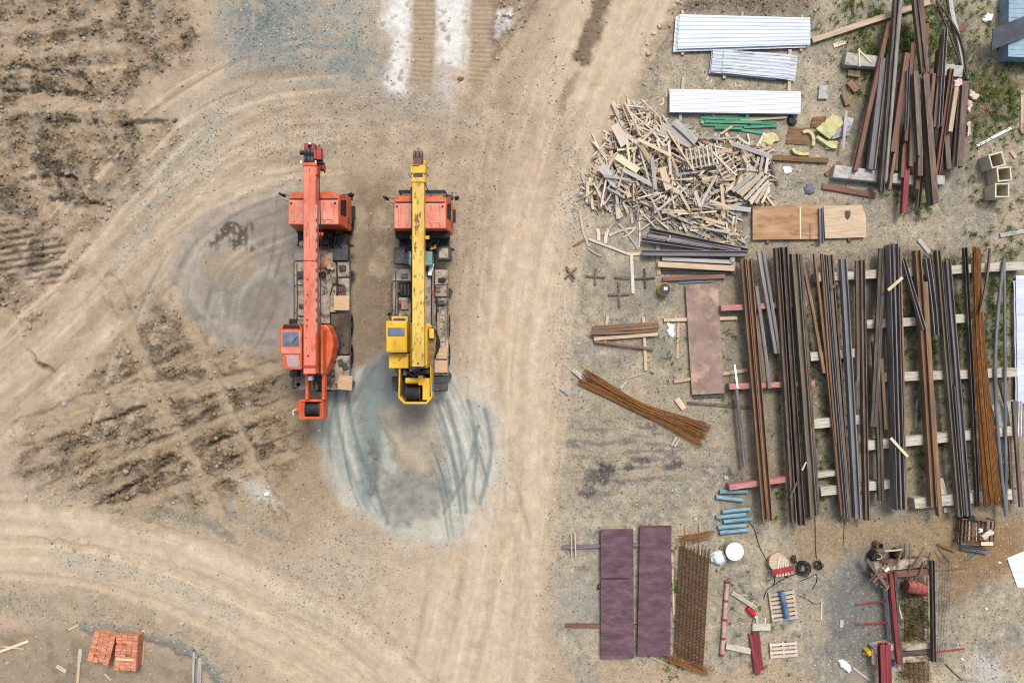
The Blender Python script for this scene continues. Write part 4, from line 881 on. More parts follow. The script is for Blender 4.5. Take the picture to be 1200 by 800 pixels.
b = MB(); b.box(.09, 7.42, 2.94, .58, .14, .70); b.box(.33, 7.25, 2.98, .12, .5, .6); b.build('tip_collar', ORANGE, bo, bevel=.015)
hd = MB(); hd.box(.07, 7.75, 3.02, .50, .56, .52); hd.box(.07, 8.02, 3.08, .34, .24, .44); hdo = hd.build('boom_head', BLACK, bo, bevel=.03)
for y, z in ((7.62, 3.5), (7.95, 3.5)):
    b = MB()
    for x in (-.08, .06, .2): b.cyl((x-.04, y, z-.03), (x+.04, y, z-.03), .17, 18)
    b.build('sheave', DKGREY, hdo, 35)
b = MB(); b.box(-.07, 8.15, 3.15, .16, .34, .4); b.box(.23, 8.1, 3.15, .14, .42, .42); b.box(.45, 7.9, 3.1, .20, .52, .4); b.box(.30, 7.85, 3.3, .1, .4, .25); b.box(.1, 8.28, 3.2, .3, .1, .3); b.build_each('head_plate', DEEPRED, hdo, bevel=.02)
b = MB(); b.cyl((-.2, 7.95, 3.4), (-.36, 7.95, 3.4), .09, 12); b.cyl((.4, 7.55, 3.3), (.58, 7.55, 3.3), .09, 12); b.cyl((.3, 7.45, 3.45), (.42, 7.45, 3.45), .09, 12); b.build_each('sheave_pin', BLACK, hdo, smooth=40)
b = MB(); b.cyl((.1, 8.3, 3.45), (.1, 8.3, 3.62), .05, 10); b.box(-.25, 7.5, 3.62, .06, .12, .02); b.box(.36, 7.5, 3.62, .06, .12, .02); b.build_each('lamp', WHITEP, hdo)
b = MB(); b.tube([(.09, .35, 1.9), (.09, 1.9, 2.7), (.09, 2.4, 2.98)], .11, 12); b.build('lift_cylinder', CHROME, red, 40)
b = MB(); b.box(.09, 4.6, 1.5, .12, .12, 1.35); b.box(.09, 4.6, 2.85, .8, .14, .12); b.build('boom_rest', ORANGE, red, bevel=.01)
hook_block(red, .12, 7.72, 1.9, DEEPRED)
for x in (-1.2,):
    b = MB()
    for y in (-2.1, -1.0): b.box(x, y, 1.16, .035, .035, .47)
    b.box(x, -1.55, 1.62, .035, 1.15, .035); b.build('handrail', DKGREY, red)
for k, (x0, y0, x1, y1) in enumerate(((-.6, 3.5, -.55, .9), (-.52, 3.5, -.47, .9), (.60, 3.5, .62, 1.35), (.69, 3.4, .72, 1.4), (-1.12, 3.5, -1.14, .2))):
    b = MB(); b.tube([(x0, y0, 1.31), (x0*.5+x1*.5+.03, (y0+y1)/2, 1.30), (x1, y1, 1.30)], .022, 6); b.build('hydraulic_pipe', (BLACK, DKGREY, CHROME)[k % 3], red, 60)
for x, y, sx, sy, m_ in ((-.9, 3.0, .4, .3, DKGREY), (-1.05, .5, .24, .4, DECKG), (-.62, .35, .2, .22, BLACK), (.55, 2.75, .18, .3, R_BR), (.95, 3.3, .3, .24, DKGREY), (.52, -1.4, .16, .3, DKGREY), (.05, 3.0, .3, .26, BLACK)):
    b = MB(); b.box(x, y, 1.27, sx, sy, .14, .1); b.build('deck_box', m_, red, bevel=.02)
b = MB()
for k in range(14):
    a = 2*math.pi*k/14; b.cyl((.98*math.cos(a), -.15+.98*math.sin(a), 1.22), (.98*math.cos(a), -.15+.98*math.sin(a), 1.27), .035, 8)
b.build_each('turntable_bolt', BLACK, red)
b = MB(); b.tube([(.44, 7.3, 3.4), (.50, 4, 3.3), (.46, 1, 3.3), (.40, -1.3, 3.2)], .018, 6); b.build('boom_cable', BLACK, red, 60)
wood_block(RX+.92, 1.73, 1.252, .70, .66, .16, 0.0, 'square pale timber pad on the orange crane deck just ahead of its slewing platform')
wood_block(RX+1.08, -1.85, 1.242, .64, .66, .16, -.10, 'square pale timber pad overhanging the rear deck corner of the orange crane')

# ---------------- the yellow crane
YX = -4.05
yc_ = empty('mobile_crane', (YX, 0, 0), 0, 'truck crane with rust-blotched yellow boom and salmon cab, right of the orange one', 'crane truck', 'truck cranes parked side by side')
chassis(yc_)
driver_cab(yc_, .10, 1.12, 4.83, 6.28, RED_TOP, ORANGE, .30)
b = MB(); b.box(.1, 4.70, 1.5, 2.36, .30, .62); b.build('rear_bulkhead', BLACK, yc_, bevel=.04)
b = MB(); b.box(-.98, 3.85, 1.0, .5, .75, .55); b.box(-.66, 3.72, 1.0, .4, .55, .5); b.build('battery_box', DKGREY, yc_, bevel=.03)
b = MB(); b.box(-.02, 3.70, 1.0, 1.05, .62, .78); tk = b.build('hydraulic_tank', TEAL, yc_, bevel=.04)
b = MB(); b.cyl((-.42, 3.8, 1.78), (-.42, 3.8, 1.84), .07, 12); b.box(.0, 3.40, 1.3, 1.0, .06, .3); b.build_each('tank_cap', CHROME, tk, smooth=40)
sp = MB(); sp.box(1.0, 3.95, 1.0, .62, .66, .60); spo = sp.build('fuel_tank', DKGREY, yc_, bevel=.06)
b = MB(); b.box(1.0, 3.95, 1.6, .40, .44, .012); b.build('tank_lid', DECK, spo, bevel=.004)
b = MB(); b.box(.52, 4.2, 1.4, .30, .16, .2, .3); b.build_each('yellow_bracket', YEL, yc_, bevel=.02)
deck_plates(yc_, [(-1.36, -.50, 2.72, 3.28, 1.28, DECKG), (.55, 1.18, 2.55, 3.25, 1.27, DECK), (.42, .54, .7, 3.25, 1.25, DECKG), (.55, 1.18, 2.02, 2.53, 1.29, DECK),
                  (.66, 1.18, -.7, 1.98, 1.22, DECK), (.42, .64, -.9, 1.98, 1.16, DECK), (-1.36, -1.12, .2, 2.68, 1.2, DECKG), (-1.10, -.52, .2, 2.0, 1.16, DECK), (-1.1, -.52, 2.02, 2.68, 1.05, BLACK), (-.5, .40, .4, 3.2, 1.14, DECK),
                  (-1.3, -.5, -1.35, .18, 1.2, DECKG), (-.48, .40, -1.2, .38, 1.12, DECK), (.42, 1.18, -1.55, -.72, 1.22, DECK)])
for s in (-1, 1):
    for k in range(2):
        b = MB(); b.box(s*.86-.12, -1.74-.34*k, 1.0, .80, .31, .22); b.build('rear_step', DKGREY, yc_, bevel=.02)
b = MB(); b.box(-.1, -2.22, .85, 2.3, .10, .18); b.build('rear_bumper', R_RED, yc_)
outriggers(yc_, 2.3, 1.2); outriggers(yc_, -1.6, 1.15)
b = MB()
for dx in (-.14, .14): b.box(.92+dx, .7, 1.225, .04, 1.7, .05)
for k in range(6): b.box(.92, .0+k*.3, 1.23, .28, .03, .03)
b.build('ladder', DECKG, yc_)
b = MB(); b.cyl((.95, 2.76, 1.27), (.95, 2.76, 1.36), .11, 14); b.box(.80, 2.76, 1.27, .16, .2, .05); b.build('filler_neck', BLACK, yc_, 40)
b = MB(); b.box(.40, 3.25, 1.27, .16, .55, .03, -.25); b.build('warning_board', WHITEP, yc_)
b = MB(); b.box(-.78, 1.65, 1.165, .34, .42, .12); b.build('tool_box', DECK, yc_, bevel=.02)
for x, y in ((-1.0, 1.75), (-.72, 1.1), (.47, 2.2)):
    b = MB(); b.box(x, y, 1.17, .10, .22, .14); b.build_each('red_valve', DEEPRED, yc_, bevel=.02)
b = MB()
for k in range(3): b.box(-.95+.16*k, 2.35, 1.06, .06, .5, .14)
b.build('rack_bar', DKGREY, yc_)
b = MB(); b.cyl((-.05, -.1, 1.16), (-.05, -.1, 1.5), .86, 40); b.build('turntable', BLACK, yc_, 40)
b = MB(); b.prism([(-.45, .8), (.40, .8), (.55, .6), (.66, .1), (.62, -.5), (.45, -1.1), (-.45, -1.1)], 1.5, 2.0); b.build('slewing_platform', YEL, yc_, bevel=.03)
b = MB(); b.prism([(.40, .65), (.66, .62), (.60, -1.15), (.40, -1.15)], 2.0, 2.2); b.build('rusty_side_panel', R_OR, yc_, bevel=.02)
b = MB(); b.box(.54, .35, 2.2, .20, .44, .22); b.build('hood', YEL, yc_, bevel=.03)
b = MB()
for k in range(5):
    a = -.6+k*.35; b.tube([(.50+.30*math.cos(a+q*.3), .0+.62*math.sin(a+q*.3), 2.1+.02*k) for q in range(3)], .035, 6)
b.build_each('hydraulic_hose', BLACK, yc_, smooth=60)
b = MB()
for s in (-.17, .36): b.box(s, -.3, 1.95, .08, 1.7, .95)
b.build_each('boom_support_plate', YEL, yc_, bevel=.01)
# operator cab
b = MB(); b.box(-.90, .20, 1.5, .92, 1.36, 1.46); oy = b.build('operator_cab', YEL, yc_, bevel=.05)
b = MB(); b.box(-.90, -.10, 2.955, .84, .62, .03, topy=.92, top=.95); b.box(-.90, .63, 2.955, .86, .10, .02); b.build('cab_roof', YEL, oy, bevel=.01)
b = MB(); b.box(-.90, .42, 2.957, .72, .42, .014); b.build_each('roof_window', GLASS, oy, bevel=.006)
b = MB(); b.box(-.82, .97, 2.5, .70, .26, .06); b.build('visor', YEL, oy, bevel=.01)
b = MB(); b.box(-.82, .93, 2.57, .5, .14, .12); b.build('front_grille', DKGREY, oy)
b = MB(); b.box(-.9, .885, 1.95, .74, .02, .8); b.build('front_window', GLASS, oy)
b = MB(); b.box(-1.365, .25, 1.95, .02, .9, .75); b.build('side_window', GLASS, oy)
b = MB(); b.tube([(-1.2, .9, 2.7), (-1.24, 1.15, 2.75)], .02); b.cyl((-1.24, 1.13, 2.68), (-1.24, 1.22, 2.72), .08, 12); b.build('work_lamp', BLACK, oy, 40)
b = MB(); b.box(-.88, -.84, 1.5, .86, .66, 1.0); eb = b.build('engine_box', YEL, yc_, bevel=.04)
b = MB(); b.box(-.85, -.80, 2.5, .05, .05, .05); b.box(-.80, -.74, 2.5, .05, .05, .05); b.build_each('latch', R_BR, eb)
b = MB(); b.box(-.85, -1.33, 1.2, .55, .28, .35); b.build('grey_locker', DECKG, yc_, bevel=.02)
# counterweight tray
o_ = [(-.88, -1.05), (.52, -1.05), (.56, -2.45), (.34, -2.72), (-.64, -2.72), (-.90, -2.45)]
i_ = [(x*.93-.01, -1.05+(y+1.05)*.95) for x, y in o_]
n = len(o_); b = MB(); b.prism(o_, 1.5, 1.62)
for k in range(1, n):
    a, c2 = o_[k], o_[(k+1) % n]; d_, e_ = i_[k], i_[(k+1) % n]
    if k == n-1: continue
    b.prism([a, c2, e_, d_], 1.62, 2.42)
b.prism([o_[0], (o_[0][0]+.08, o_[0][1]), (i_[5][0], i_[5][1]), o_[5]], 1.62, 2.42)
cwy = b.build('counterweight_tray', YEL, yc_, bevel=.01)
b = MB(); b.prism([(x*.92-.01, -1.07+(y+1.05)*.93) for x, y in o_], 1.625, 1.70); b.build('tray_floor', BLACK, cwy)
rope_drum(cwy, -.28, -2.28, 2.10, .30, .54, BLACK)
b = MB(); b.cyl((-.62, -1.72, 2.15), (.05, -1.72, 2.15), .14, 16); b.box(.06, -1.70, 1.9, .22, .42, .45); b.box(.30, -2.08, 1.75, .32, .95, .60); b.cyl((.30, -2.5, 2.1), (.30, -1.6, 2.1), .17, 16); b.build('winch_motor', YEL, cwy, 40, .02)
b = MB(); b.box(.53, -1.98, 1.9, .10, .36, .3); b.build('blue_gearbox', BLUE, cwy, bevel=.02)
b = MB(); b.box(-.2, -1.22, 2.1, .5, .2, .3); b.box(-.65, -1.35, 1.8, .18, .3, .4); b.box(.28, -1.32, 1.7, .3, .2, .5); b.tube([(-.6, -1.3, 2.2), (-.3, -1.5, 2.35), (.1, -1.45, 2.3), (.3, -1.6, 2.2)], .03); b.tube([(-.4, -1.2, 2.3), (-.1, -1.42, 2.42), (.2, -1.3, 2.35)], .03); b.build('hydraulic_fitting', DKGREY, cwy, bevel=.02)
# boom
by = boom(yc_, .11, .50, -1.05, 7.2, 3.0, .58, YELB)
b = MB()
blob = lambda cx, cy, rx, ry, sd: [(cx+rx*(1+.35*math.sin(k*2.1+sd)+.2*math.sin(k*5.3+sd*3))*math.cos(k*math.pi/11), cy+ry*(1+.3*math.sin(k*1.7+sd))*math.sin(k*math.pi/11)) for k in range(22)]
for cx, cy, rx, ry, sd in ((.05, 4.95, .10, .44, 1), (.0, 3.95, .05, .24, 2.2), (.2, 5.3, .05, .16, 4), (-.05, 2.1, .03, .2, 5), (.24, 1.6, .03, .1, 2), (-.02, 6.1, .05, .12, 3)): b.prism(blob(cx, cy, rx, ry, sd), 3.578, 3.584)
b.build_each('rust_patch', mat('rust_bleeding_through_yellow', three(C(104, 70, 58), C(124, 84, 62), C(150, 108, 64)), 5, rough=.6, bump=.05, vary=.02, speck=C(226, 182, 60), spscale=7, spcut=.55), by)
b = MB(); b.box(.11, 6.72, 2.94, .58, .10, .69); b.box(.11, 7.22, 2.92, .62, .34, .70); b.box(-.16, 6.98, 3.1, .06, .6, .4); b.box(.38, 6.98, 3.1, .06, .6, .4); b.build('tip_collar', YEL, by, bevel=.015)
b = MB(); b.box(.11, 7.0, 3.582, .4, .22, .012); b.box(.02, 7.35, 3.622, .3, .04, .01); b.tube([(-.18, 6.5, 3.4), (-.22, 6.3, 3.35)], .05); b.build_each('grease_patch', DKGREY, by)
b = MB(); b.box(.08, 7.55, 3.1, .36, .36, .42); hy = b.build('boom_head', R_RED, by, bevel=.03)
for x in (-.06, .08, .22):
    b = MB(); b.cyl((x-.05, 7.82, 3.3), (x+.05, 7.82, 3.3), .24, 20); b.build('sheave', R_BR, hy, 35)
b = MB(); b.tube([(.38, 6.6, 3.3), (.55, 6.3, 3.0), (.9, 5.7, 2.2)], .015); b.tube([(-.2, 6.9, 3.4), (-.34, 7.1, 3.3)], .015); b.tube([(.4, 7.1, 3.45), (.52, 7.0, 3.2)], .015); b.build_each('cable', BLACK, by)
b = MB(); b.cyl((.11, -.93, 3.579), (.11, -.93, 3.585), .05, 12); b.box(.11, -1.08, 3.1, .6, .08, .4); b.build('boom_foot', DKGREY, by)
b = MB(); b.tube([(.11, .35, 1.9), (.11, 1.9, 2.7), (.11, 2.4, 2.98)], .11, 12); b.build('lift_cylinder', CHROME, yc_, 40)
b = MB(); b.box(.11, 4.45, 1.5, .12, .12, 1.36); b.box(.11, 4.45, 2.86, .8, .14, .11); b.build('boom_rest', YEL, yc_, bevel=.01)
hook_block(yc_, .1, 7.8, 1.9, YEL)
for x in (-1.33, 1.16):
    b = MB()
    for y in (2.6, 1.4, .2): b.box(x, y, 1.16, .035, .035, .4)
    b.box(x, 1.4, 1.54, .035, 2.45, .035); b.build('handrail', DKGREY, yc_)
for k, (x0, y0, x1, y1) in enumerate(((-.42, 3.3, -.40, .6), (-.34, 3.3, -.30, .6), (.5, 3.3, .48, .8), (.60, 2.5, .62, .9), (-1.2, 3.2, -1.22, 1.2))):
    b = MB(); b.tube([(x0, y0, 1.29), ((x0+x1)/2+.03, (y0+y1)/2, 1.27), (x1, y1, 1.27)], .022, 6); b.build('hydraulic_pipe', (BLACK, DKGREY, CHROME)[k % 3], yc_, 60)
for x, y, sx, sy, m_ in ((-.8, 2.95, .3, .2, DKGREY), (-1.2, 1.0, .16, .4, BLACK), (.85, 1.75, .3, .2, DKGREY), (.72, 2.3, .2, .16, R_BR), (-.78, 1.05, .3, .3, DKGREY), (-.6, .5, .16, .3, BLACK)):
    b = MB(); b.box(x, y, 1.24, sx, sy, .13, .1); b.build('deck_box', m_, yc_, bevel=.02)
b = MB(); b.tube([(-.17, 6.4, 3.4), (-.2, 3, 3.3), (-.19, .5, 3.2)], .018, 6); b.build('boom_cable', BLACK, yc_, 60)
wood_block(YX+.88, -.55, 1.222, .50, .46, .14, 0.0, 'greyish timber pad beside the yellow crane ladder, upper of two')
wood_block(YX+.86, -1.12, 1.222, .58, .56, .20, 0.0, 'pinkish timber pad by the yellow counterweight tray, lower of two')
# ------------------------------------------------------------------ lengths of steel and timber
def profile(kind, w, h):
    t = max(.012, w*.10); a = w/2
    if kind == 'I':   # upright
        return [(-a, 0), (a, 0), (a, t*1.3), (t/2, t*1.3), (t/2, h-t*1.3), (a, h-t*1.3), (a, h), (-a, h), (-a, h-t*1.3), (-t/2, h-t*1.3), (-t/2, t*1.3), (-a, t*1.3)]
    if kind == 'H':   # lying on its side, web in the middle
        t *= 1.5; z0, z1 = h/2-t/2, h/2+t/2
        return [(-a, 0), (-a+t, 0), (-a+t, z0), (a-t, z0), (a-t, 0), (a, 0), (a, h), (a-t, h), (a-t, z1), (-a+t, z1), (-a+t, h), (-a, h)]
    if kind == 'U':   # channel, open up
        t *= 1.6; return [(-a, 0), (a, 0), (a, h), (a-t, h), (a-t, t), (-a+t, t), (-a+t, h), (-a, h)]
    if kind == 'D':   # channel, open down
        return [(-a, 0), (-a+t, 0), (-a+t, h-t), (a-t, h-t), (a-t, 0), (a, 0), (a, h-.012), (a-.012, h), (-a+.012, h), (-a, h-.012)]
    if kind == 'L':
        t *= 1.4; return [(-a, 0), (a, 0), (a, t), (-a+t, t), (-a+t, h), (-a, h)]
    if kind == 'F':   # two flats nested, a ridge in the middle
        return [(-a, 0), (a, 0), (a, h*.7), (t, h*.7), (t*.6, h), (-t*.6, h), (-t, h*.7), (-a, h*.7)]
    if kind == 'T':   # timber
        b = min(.008, w*.1); return [(-a, 0), (a, 0), (a, h-b), (a-b, h), (-a+b, h), (-a, h-b)]
    n = 14            # pipe 'P'
    return [(a*math.sin(2*math.pi*k/n), a-a*math.cos(2*math.pi*k/n)) for k in range(n)]
def sweep(pts, prof, m, name, hollow=None):
    """a section carried along a path; the origin is at the middle, X along it, so grain follows the length"""
    p0, p1 = Vector(pts[0]), Vector(pts[-1]); mid = (p0+p1)/2; d = (p1-p0)
    ang = math.atan2(d.y, d.x); pit = math.asin(max(-1, min(1, d.z/d.length)))
    R = Matrix.Rotation(ang, 3, 'Z') @ Matrix.Rotation(-pit, 3, 'Y'); Ri = R.transposed()
    loc = [Ri @ (Vector(p)-mid) for p in pts]
    b = MB(); rings = []
    for i, p in enumerate(loc):
        t = (loc[min(i+1, len(loc)-1)]-loc[max(i-1, 0)]); a = math.atan2(t.y, t.x)
        rings.append([(p.x-y*math.sin(a), p.y+y*math.cos(a), p.z+z) for y, z in prof])
    if hollow:
        inner = []
        for i, p in enumerate(loc):
            c = sum(z for y, z in prof)/len(prof); inner.append([(p.x, p.y+y*hollow, p.z+c+(z-c)*hollow) for y, z in prof])
        rings = [inner[0]]+rings+[inner[-1]]+[inner[0]]; b.loft(rings, False)
    else: b.loft(rings)
    o = b.build(name, m, None, 40 if hollow or len(prof) > 12 and name != 'steel_beam' else None)
    o.location = mid; o.rotation_euler = R.to_euler()
    return o
JIT = random.Random(3)
def bar(x0, y0, x1, y1, wpx, kind, m, label, z=.25, h=None, z1=None, name='steel_beam', cat='steel beam', group=None, bend=0, mids=None):
    """x, y: photo pixels of the top surface's two ends; wpx its width there"""
    z += JIT.uniform(.003, .007); zb = z if z1 is None else z1
    w = M(wpx, z+.2); h = (w*1.25 if kind in 'HIU' else w*.8) if h is None else h
    if kind == 'P': h = w
    if mids:
        ks = smooth_path([(x0, y0)]+mids+[(x1, y1)], 3)
    elif bend:
        L_ = math.hypot(x1-x0, y1-y0); nx_, ny_ = -(y1-y0)/L_, (x1-x0)/L_
        ks = [(x0+(x1-x0)*t/8+nx_*bend*4*(t/8)*(1-t/8), y0+(y1-y0)*t/8+ny_*bend*4*(t/8)*(1-t/8)) for t in range(9)]
    else: ks = [(x0, y0), (x1, y1)]
    n = len(ks)-1; pts = []
    for i, (x, y) in enumerate(ks):
        zz = z+(zb-z)*i/n; q = P(x, y, zz+h); pts.append((q.x, q.y, zz))
    o = sweep(pts, profile(kind, w, h), m, name, .82 if kind == 'P' and name != 'rebar_rod' else None)
    return tag(o, label, cat, group)

GR = 'long steel sections laid out in rows on sleepers'
def sb(x0, y0, x1, y1, w, k, m, label, z=.52, h=None, z1=None, **kw):
    if 'mids' not in kw: kw['bend'] = JIT.gauss(0, .45)
    name = {'P': 'steel_pipe', 'U': 'steel_channel', 'D': 'steel_channel', 'L': 'steel_angle', 'F': 'steel_flat_bar'}.get(k, 'steel_beam')
    return bar(x0, y0, x1, y1, w, k, m, label, z, h, z1, name, name.replace('_', ' '), GR, **kw)
# sleepers under the rows
def sleeper(x0, y0, x1, y1, w, m, label, name='timber_sleeper', h=.50):
    return bar(x0, y0, x1, y1, w, 'T', m, label, .0, h, None, name, 'sleeper', 'sleepers under the long steel')
sleeper(845, 361, 946, 356, 6.5, SALMON, 'salmon pink sleeper beside the pinkish steel plate, topmost of the pink ones')
sleeper(855, 453, 955, 449, 6.5, SALMON, 'salmon pink sleeper below the pinkish steel plate, middle of the pink ones')
sleeper(855, 571, 926, 561, 6.5, SALMON, 'salmon pink sleeper just above the pale blue pipes, lowest of the pink ones')
sleeper(956, 557.5, 981, 554, 6, SLEEP, 'short grey-white sleeper end continuing the lowest pink sleeper')
sleeper(957, 325, 1200, 311, 10, SLEEP, 'longest pale sleeper under the upper ends of the right-hand steel rows')
sleeper(1016, 380, 1136, 372.5, 10, SLEEP, 'pale sleeper second from the top under the right-hand steel rows')
sleeper(950, 418, 1007, 413, 10, SLEEP, 'short pale sleeper between the middle steel rows, second from their top')
sleeper(1037, 442, 1192, 436, 10.5, SLEEP, 'long pale sleeper across the middle of the right-hand steel rows')
sleeper(951, 497, 1012, 491, 11, SLEEP, 'short pale sleeper under the middle steel rows near their lower half')
sleeper(1016, 522, 1193, 504, 11, SLEEP, 'long pale slanting sleeper just below the white slab, under the right-hand rows')
sleeper(962, 576, 1045, 567, 10, SLEEP, 'pale sleeper with a thick bare end under the lower middle steel rows')
sleeper(1072, 590, 1186, 579, 12, SLEEP, 'lowest long pale sleeper under the right-hand rows, with pipe ends near it')
bar(1102, 561, 1110, 590, 7, 'T', SLEEP, 'stubby pale timber standing out behind the lowest long sleeper', .0, .22, None, 'timber_block', 'timber block')
bar(1109, 594, 1110, 600, 7, 'T', SLEEP, 'tiny pale timber stub under the lowest long sleeper', .0, .15, None, 'timber_block', 'timber block')
# left group
sb(871, 303, 897, 610, 6, 'U', R_OR, 'long orange-rusted channel with blue-grey trough, leftmost of all the rows', h=.22)
sb(878, 304, 903.2, 611, 5.6, 'U', R_OR, 'long orange-rusted channel with bluish trough, tight against the leftmost row', h=.22)
sb(886.5, 335, 902, 455, 4, 'D', R_GR, 'short grey steel bar ending on the middle pink sleeper')
sb(889, 294, 909.5, 414, 3.8, 'D', R_GR, 'shiny grey steel bar, left of the slanting pair above the pink sleepers')
sb(895, 294, 914, 414, 3.8, 'D', R_GR, 'shiny grey steel bar, right of the slanting pair above the pink sleepers')
sb(911, 290, 931, 613, 5.5, 'H', R_BR, 'long brown beam with rusty upper end, right of the grey slanting pair', h=.32)
sb(920, 289, 941, 616, 6, 'H', R_DK, 'long dark beam reaching lowest of the left rows', h=.34)
sb(932, 297, 954, 605, 8, 'H', R_OL, 'wide olive-brown beam in the middle of the left rows', h=.36)
sb(938.6, 298, 960, 603, 3.2, 'D', R_DK, 'narrow dark bar tight against the wide olive beam', h=.3)
sb(942, 311, 966, 437, 3.6, 'D', R_OR, 'slanting rust-brown bar ending in the gap right of the olive beam', z=.53)
sb(955.8, 297, 987.7, 604, 4.2, 'L', R_OR, 'long orange-brown angle at the left edge of the middle rows', h=.16)
sb(963, 297, 980, 520, 2.2, 'D', R_OR, 'thin bright orange-rusted strip between the middle rows', h=.12)
sb(966.5, 298, 992, 607, 3.6, 'U', R_GR, 'long grey channel right of the thin orange strip')
sb(971.7, 299, 996, 605, 3.4, 'D', R_OL, 'long brownish bar in the middle of the middle rows', h=.2)
sb(976.3, 298, 999.4, 606, 2.8, 'L', R_BR, 'thin long brown angle left of the broad blue-grey beam', h=.15)
sb(989, 303, 1006, 608, 7, 'H', R_BL, 'broad blue-grey beam with a rusty trough in the middle rows', h=.3)
sb(1005, 305, 1006, 447, 4.2, 'D', R_BR, 'short brown bar standing alone between the middle rows and the dark bundle')
sb(1011.5, 304, 1017, 610, 5, 'H', R_BR, 'long straight brown beam right of the broad blue-grey one', h=.3)
sb(1035, 291, 1025, 500, 8, 'F', R_DK, 'dark brown double bar leaning left over its neighbour', z1=.81, h=.16)
sb(1026.5, 400, 1034, 587, 7, 'F', R_DK, 'dark grey double bar under the leaning brown one', h=.2)
sb(1033.5, 420, 1038.5, 503, 4, 'D', R_OR, 'short rust-orange bar lying in the gap beside the dark double bars', h=.16)
sb(1045, 286, 1053.7, 598, 5, 'H', R_GR, 'tall shiny grey beam, left of the straight upright pair', h=.55)
sb(1050.7, 285, 1059, 598, 5, 'H', R_GR, 'tall shiny grey beam, right of the straight upright pair', h=.55)
sb(1055.6, 290, 1062.3, 598, 1.9, 'D', R_OR, 'narrow rusty strip along the right side of the grey upright pair', h=.4)
sb(1059.5, 303, 1084, 386, 4.2, 'U', R_GR, 'slanting grey channel with its lower end on the orange rusted beams', z=.55, z1=.85)
sb(1076, 293, 1095, 594, 7, 'H', R_OR, 'wide orange-rusted beam under the end of the slanting grey channel', h=.34)
sb(1085, 330, 1102.8, 605, 5, 'D', R_OR, 'orange-rusted bar tight on the right of the wide orange beam', h=.28)
sb(1087.4, 302, 1098, 393, 5.6, 'U', R_GR, 'short broad grey channel with a white timber on its upper end')
sb(1092.4, 298, 1102.5, 384, 2.6, 'D', R_BR, 'short thin brown strip right of the short broad grey channel')
sb(1100, 293, 1126, 605, 5, 'H', R_OL, 'long olive-grey beam between the orange rusted and the grey rows', h=.28)
sb(1106.6, 306, 1118, 450, 3.4, 'D', R_BL, 'short blue-grey bar right of the long olive beam')
sb(1111.7, 305, 1136, 605, 5.8, 'H', R_PU, 'long grey beam with rusty streaks left of the brown one', h=.28)
sb(1120, 452, 1131.5, 603, 3.0, 'D', R_BL, 'blue-grey bar along the lower half of the rust-streaked grey beam', h=.2, z=.522)
sb(1132, 290, 1147, 594, 4, 'U', R_DK, 'long dark brown channel left of the wide orange rod bundle')
sb(1161.7, 291, 1150, 366, 3.4, 'L', R_BR, 'short dark rusted angle leaning on the orange rod bundle', z=.55, z1=.87)
sb(1178, 302, 1180.5, 605, 4, 'P', R_BL, 'bowed blue-grey pipe right of the orange rod bundle', z=.52, mids=[(1172, 350), (1167, 410), (1168.5, 480), (1174, 550)])
sb(1172, 447, 1187, 590, 3, 'D', R_BR, 'thin rusty bar crossing the white slab at the right edge', z=.28, mids=[(1181, 480), (1184, 520)])
sb(1188.5, 470, 1197.5, 594, 4, 'D', R_BR, 'rust-brown bar at the photo right edge beside the pale post', z=.52)
# rods: one bundle is one thing, its rods are parts
def bundle(name, label, ctr, widths, n, r, m, z, layers, group=None, seed=1, cat='steel rods', dusty=None):
    """ctr: pixel polyline, widths: pixel width of the bundle at each of its points"""
    rg = random.Random(seed); q0 = P(*ctr[len(ctr)//2], z)
    e = empty(name, q0, 0, label, cat, group)
    for k in range(n):
        u = rg.uniform(-.5, .5) if layers > 1 else (k+.5)/n-.5; lay = rg.random(); pts = []; u2 = u+rg.uniform(-.22, .22); e0 = rg.uniform(-2, 8); e1 = rg.uniform(-8, 6)
        for i, (x, y) in enumerate(ctr):
            a = ctr[max(i-1, 0)]; b = ctr[min(i+1, len(ctr)-1)]; l = math.hypot(b[0]-a[0], b[1]-a[1]); tx, ty = (b[0]-a[0])/l, (b[1]-a[1])/l
            f = i/(len(ctr)-1); o = (u*(1-f)+u2*f)*widths[i]; s = e0 if i == 0 else (e1 if i == len(ctr)-1 else 0)
            hump = (1-(2*u*(1-f)+2*u2*f)**2); zz = z+r+lay*layers*2*r*max(.15, hump)*(.6+.4*widths[0]/max(widths[i], 1))
            p = P(x-ty*o+tx*s, y+tx*o+ty*s, zz); pts.append((p.x-q0.x, p.y-q0.y, p.z-q0.z))
        # ease the path
        for _ in range(2):
            qn = [pts[0]]
            for a, b in zip(pts, pts[1:]): qn += [tuple(a[j]*.75+b[j]*.25 for j in range(3)), tuple(a[j]*.25+b[j]*.75 for j in range(3))]
            pts = qn+[pts[-1]]
        b = MB(); b.tube(pts, r, 5)
        b.build('rebar_rod', m if rg.random() < .8 else (dusty or m), e, 60)
    return e
ROD1 = mat('orange_rusted_rod', three(C(108, 66, 24), C(140, 90, 36), C(166, 114, 54)), 2.5, rough=.8, bump=.1, vary=.22, speck=C(84, 50, 26), spscale=3, spcut=.6)
ROD2 = mat('brown_rusted_rod', three(C(82, 54, 32), C(108, 72, 42), C(130, 90, 58)), 2.5, rough=.8, bump=.1, vary=.2)
bundle('rebar_bundle', 'fanned bundle of orange rusted rods lying slantwise on open ground', [(682, 441), (704, 452), (746, 476), (780, 489), (824, 508)], [20, 17, 10, 14, 24], 62, .017, ROD1, .10, 3, None, 4, 'rebar bundle', ROD2)
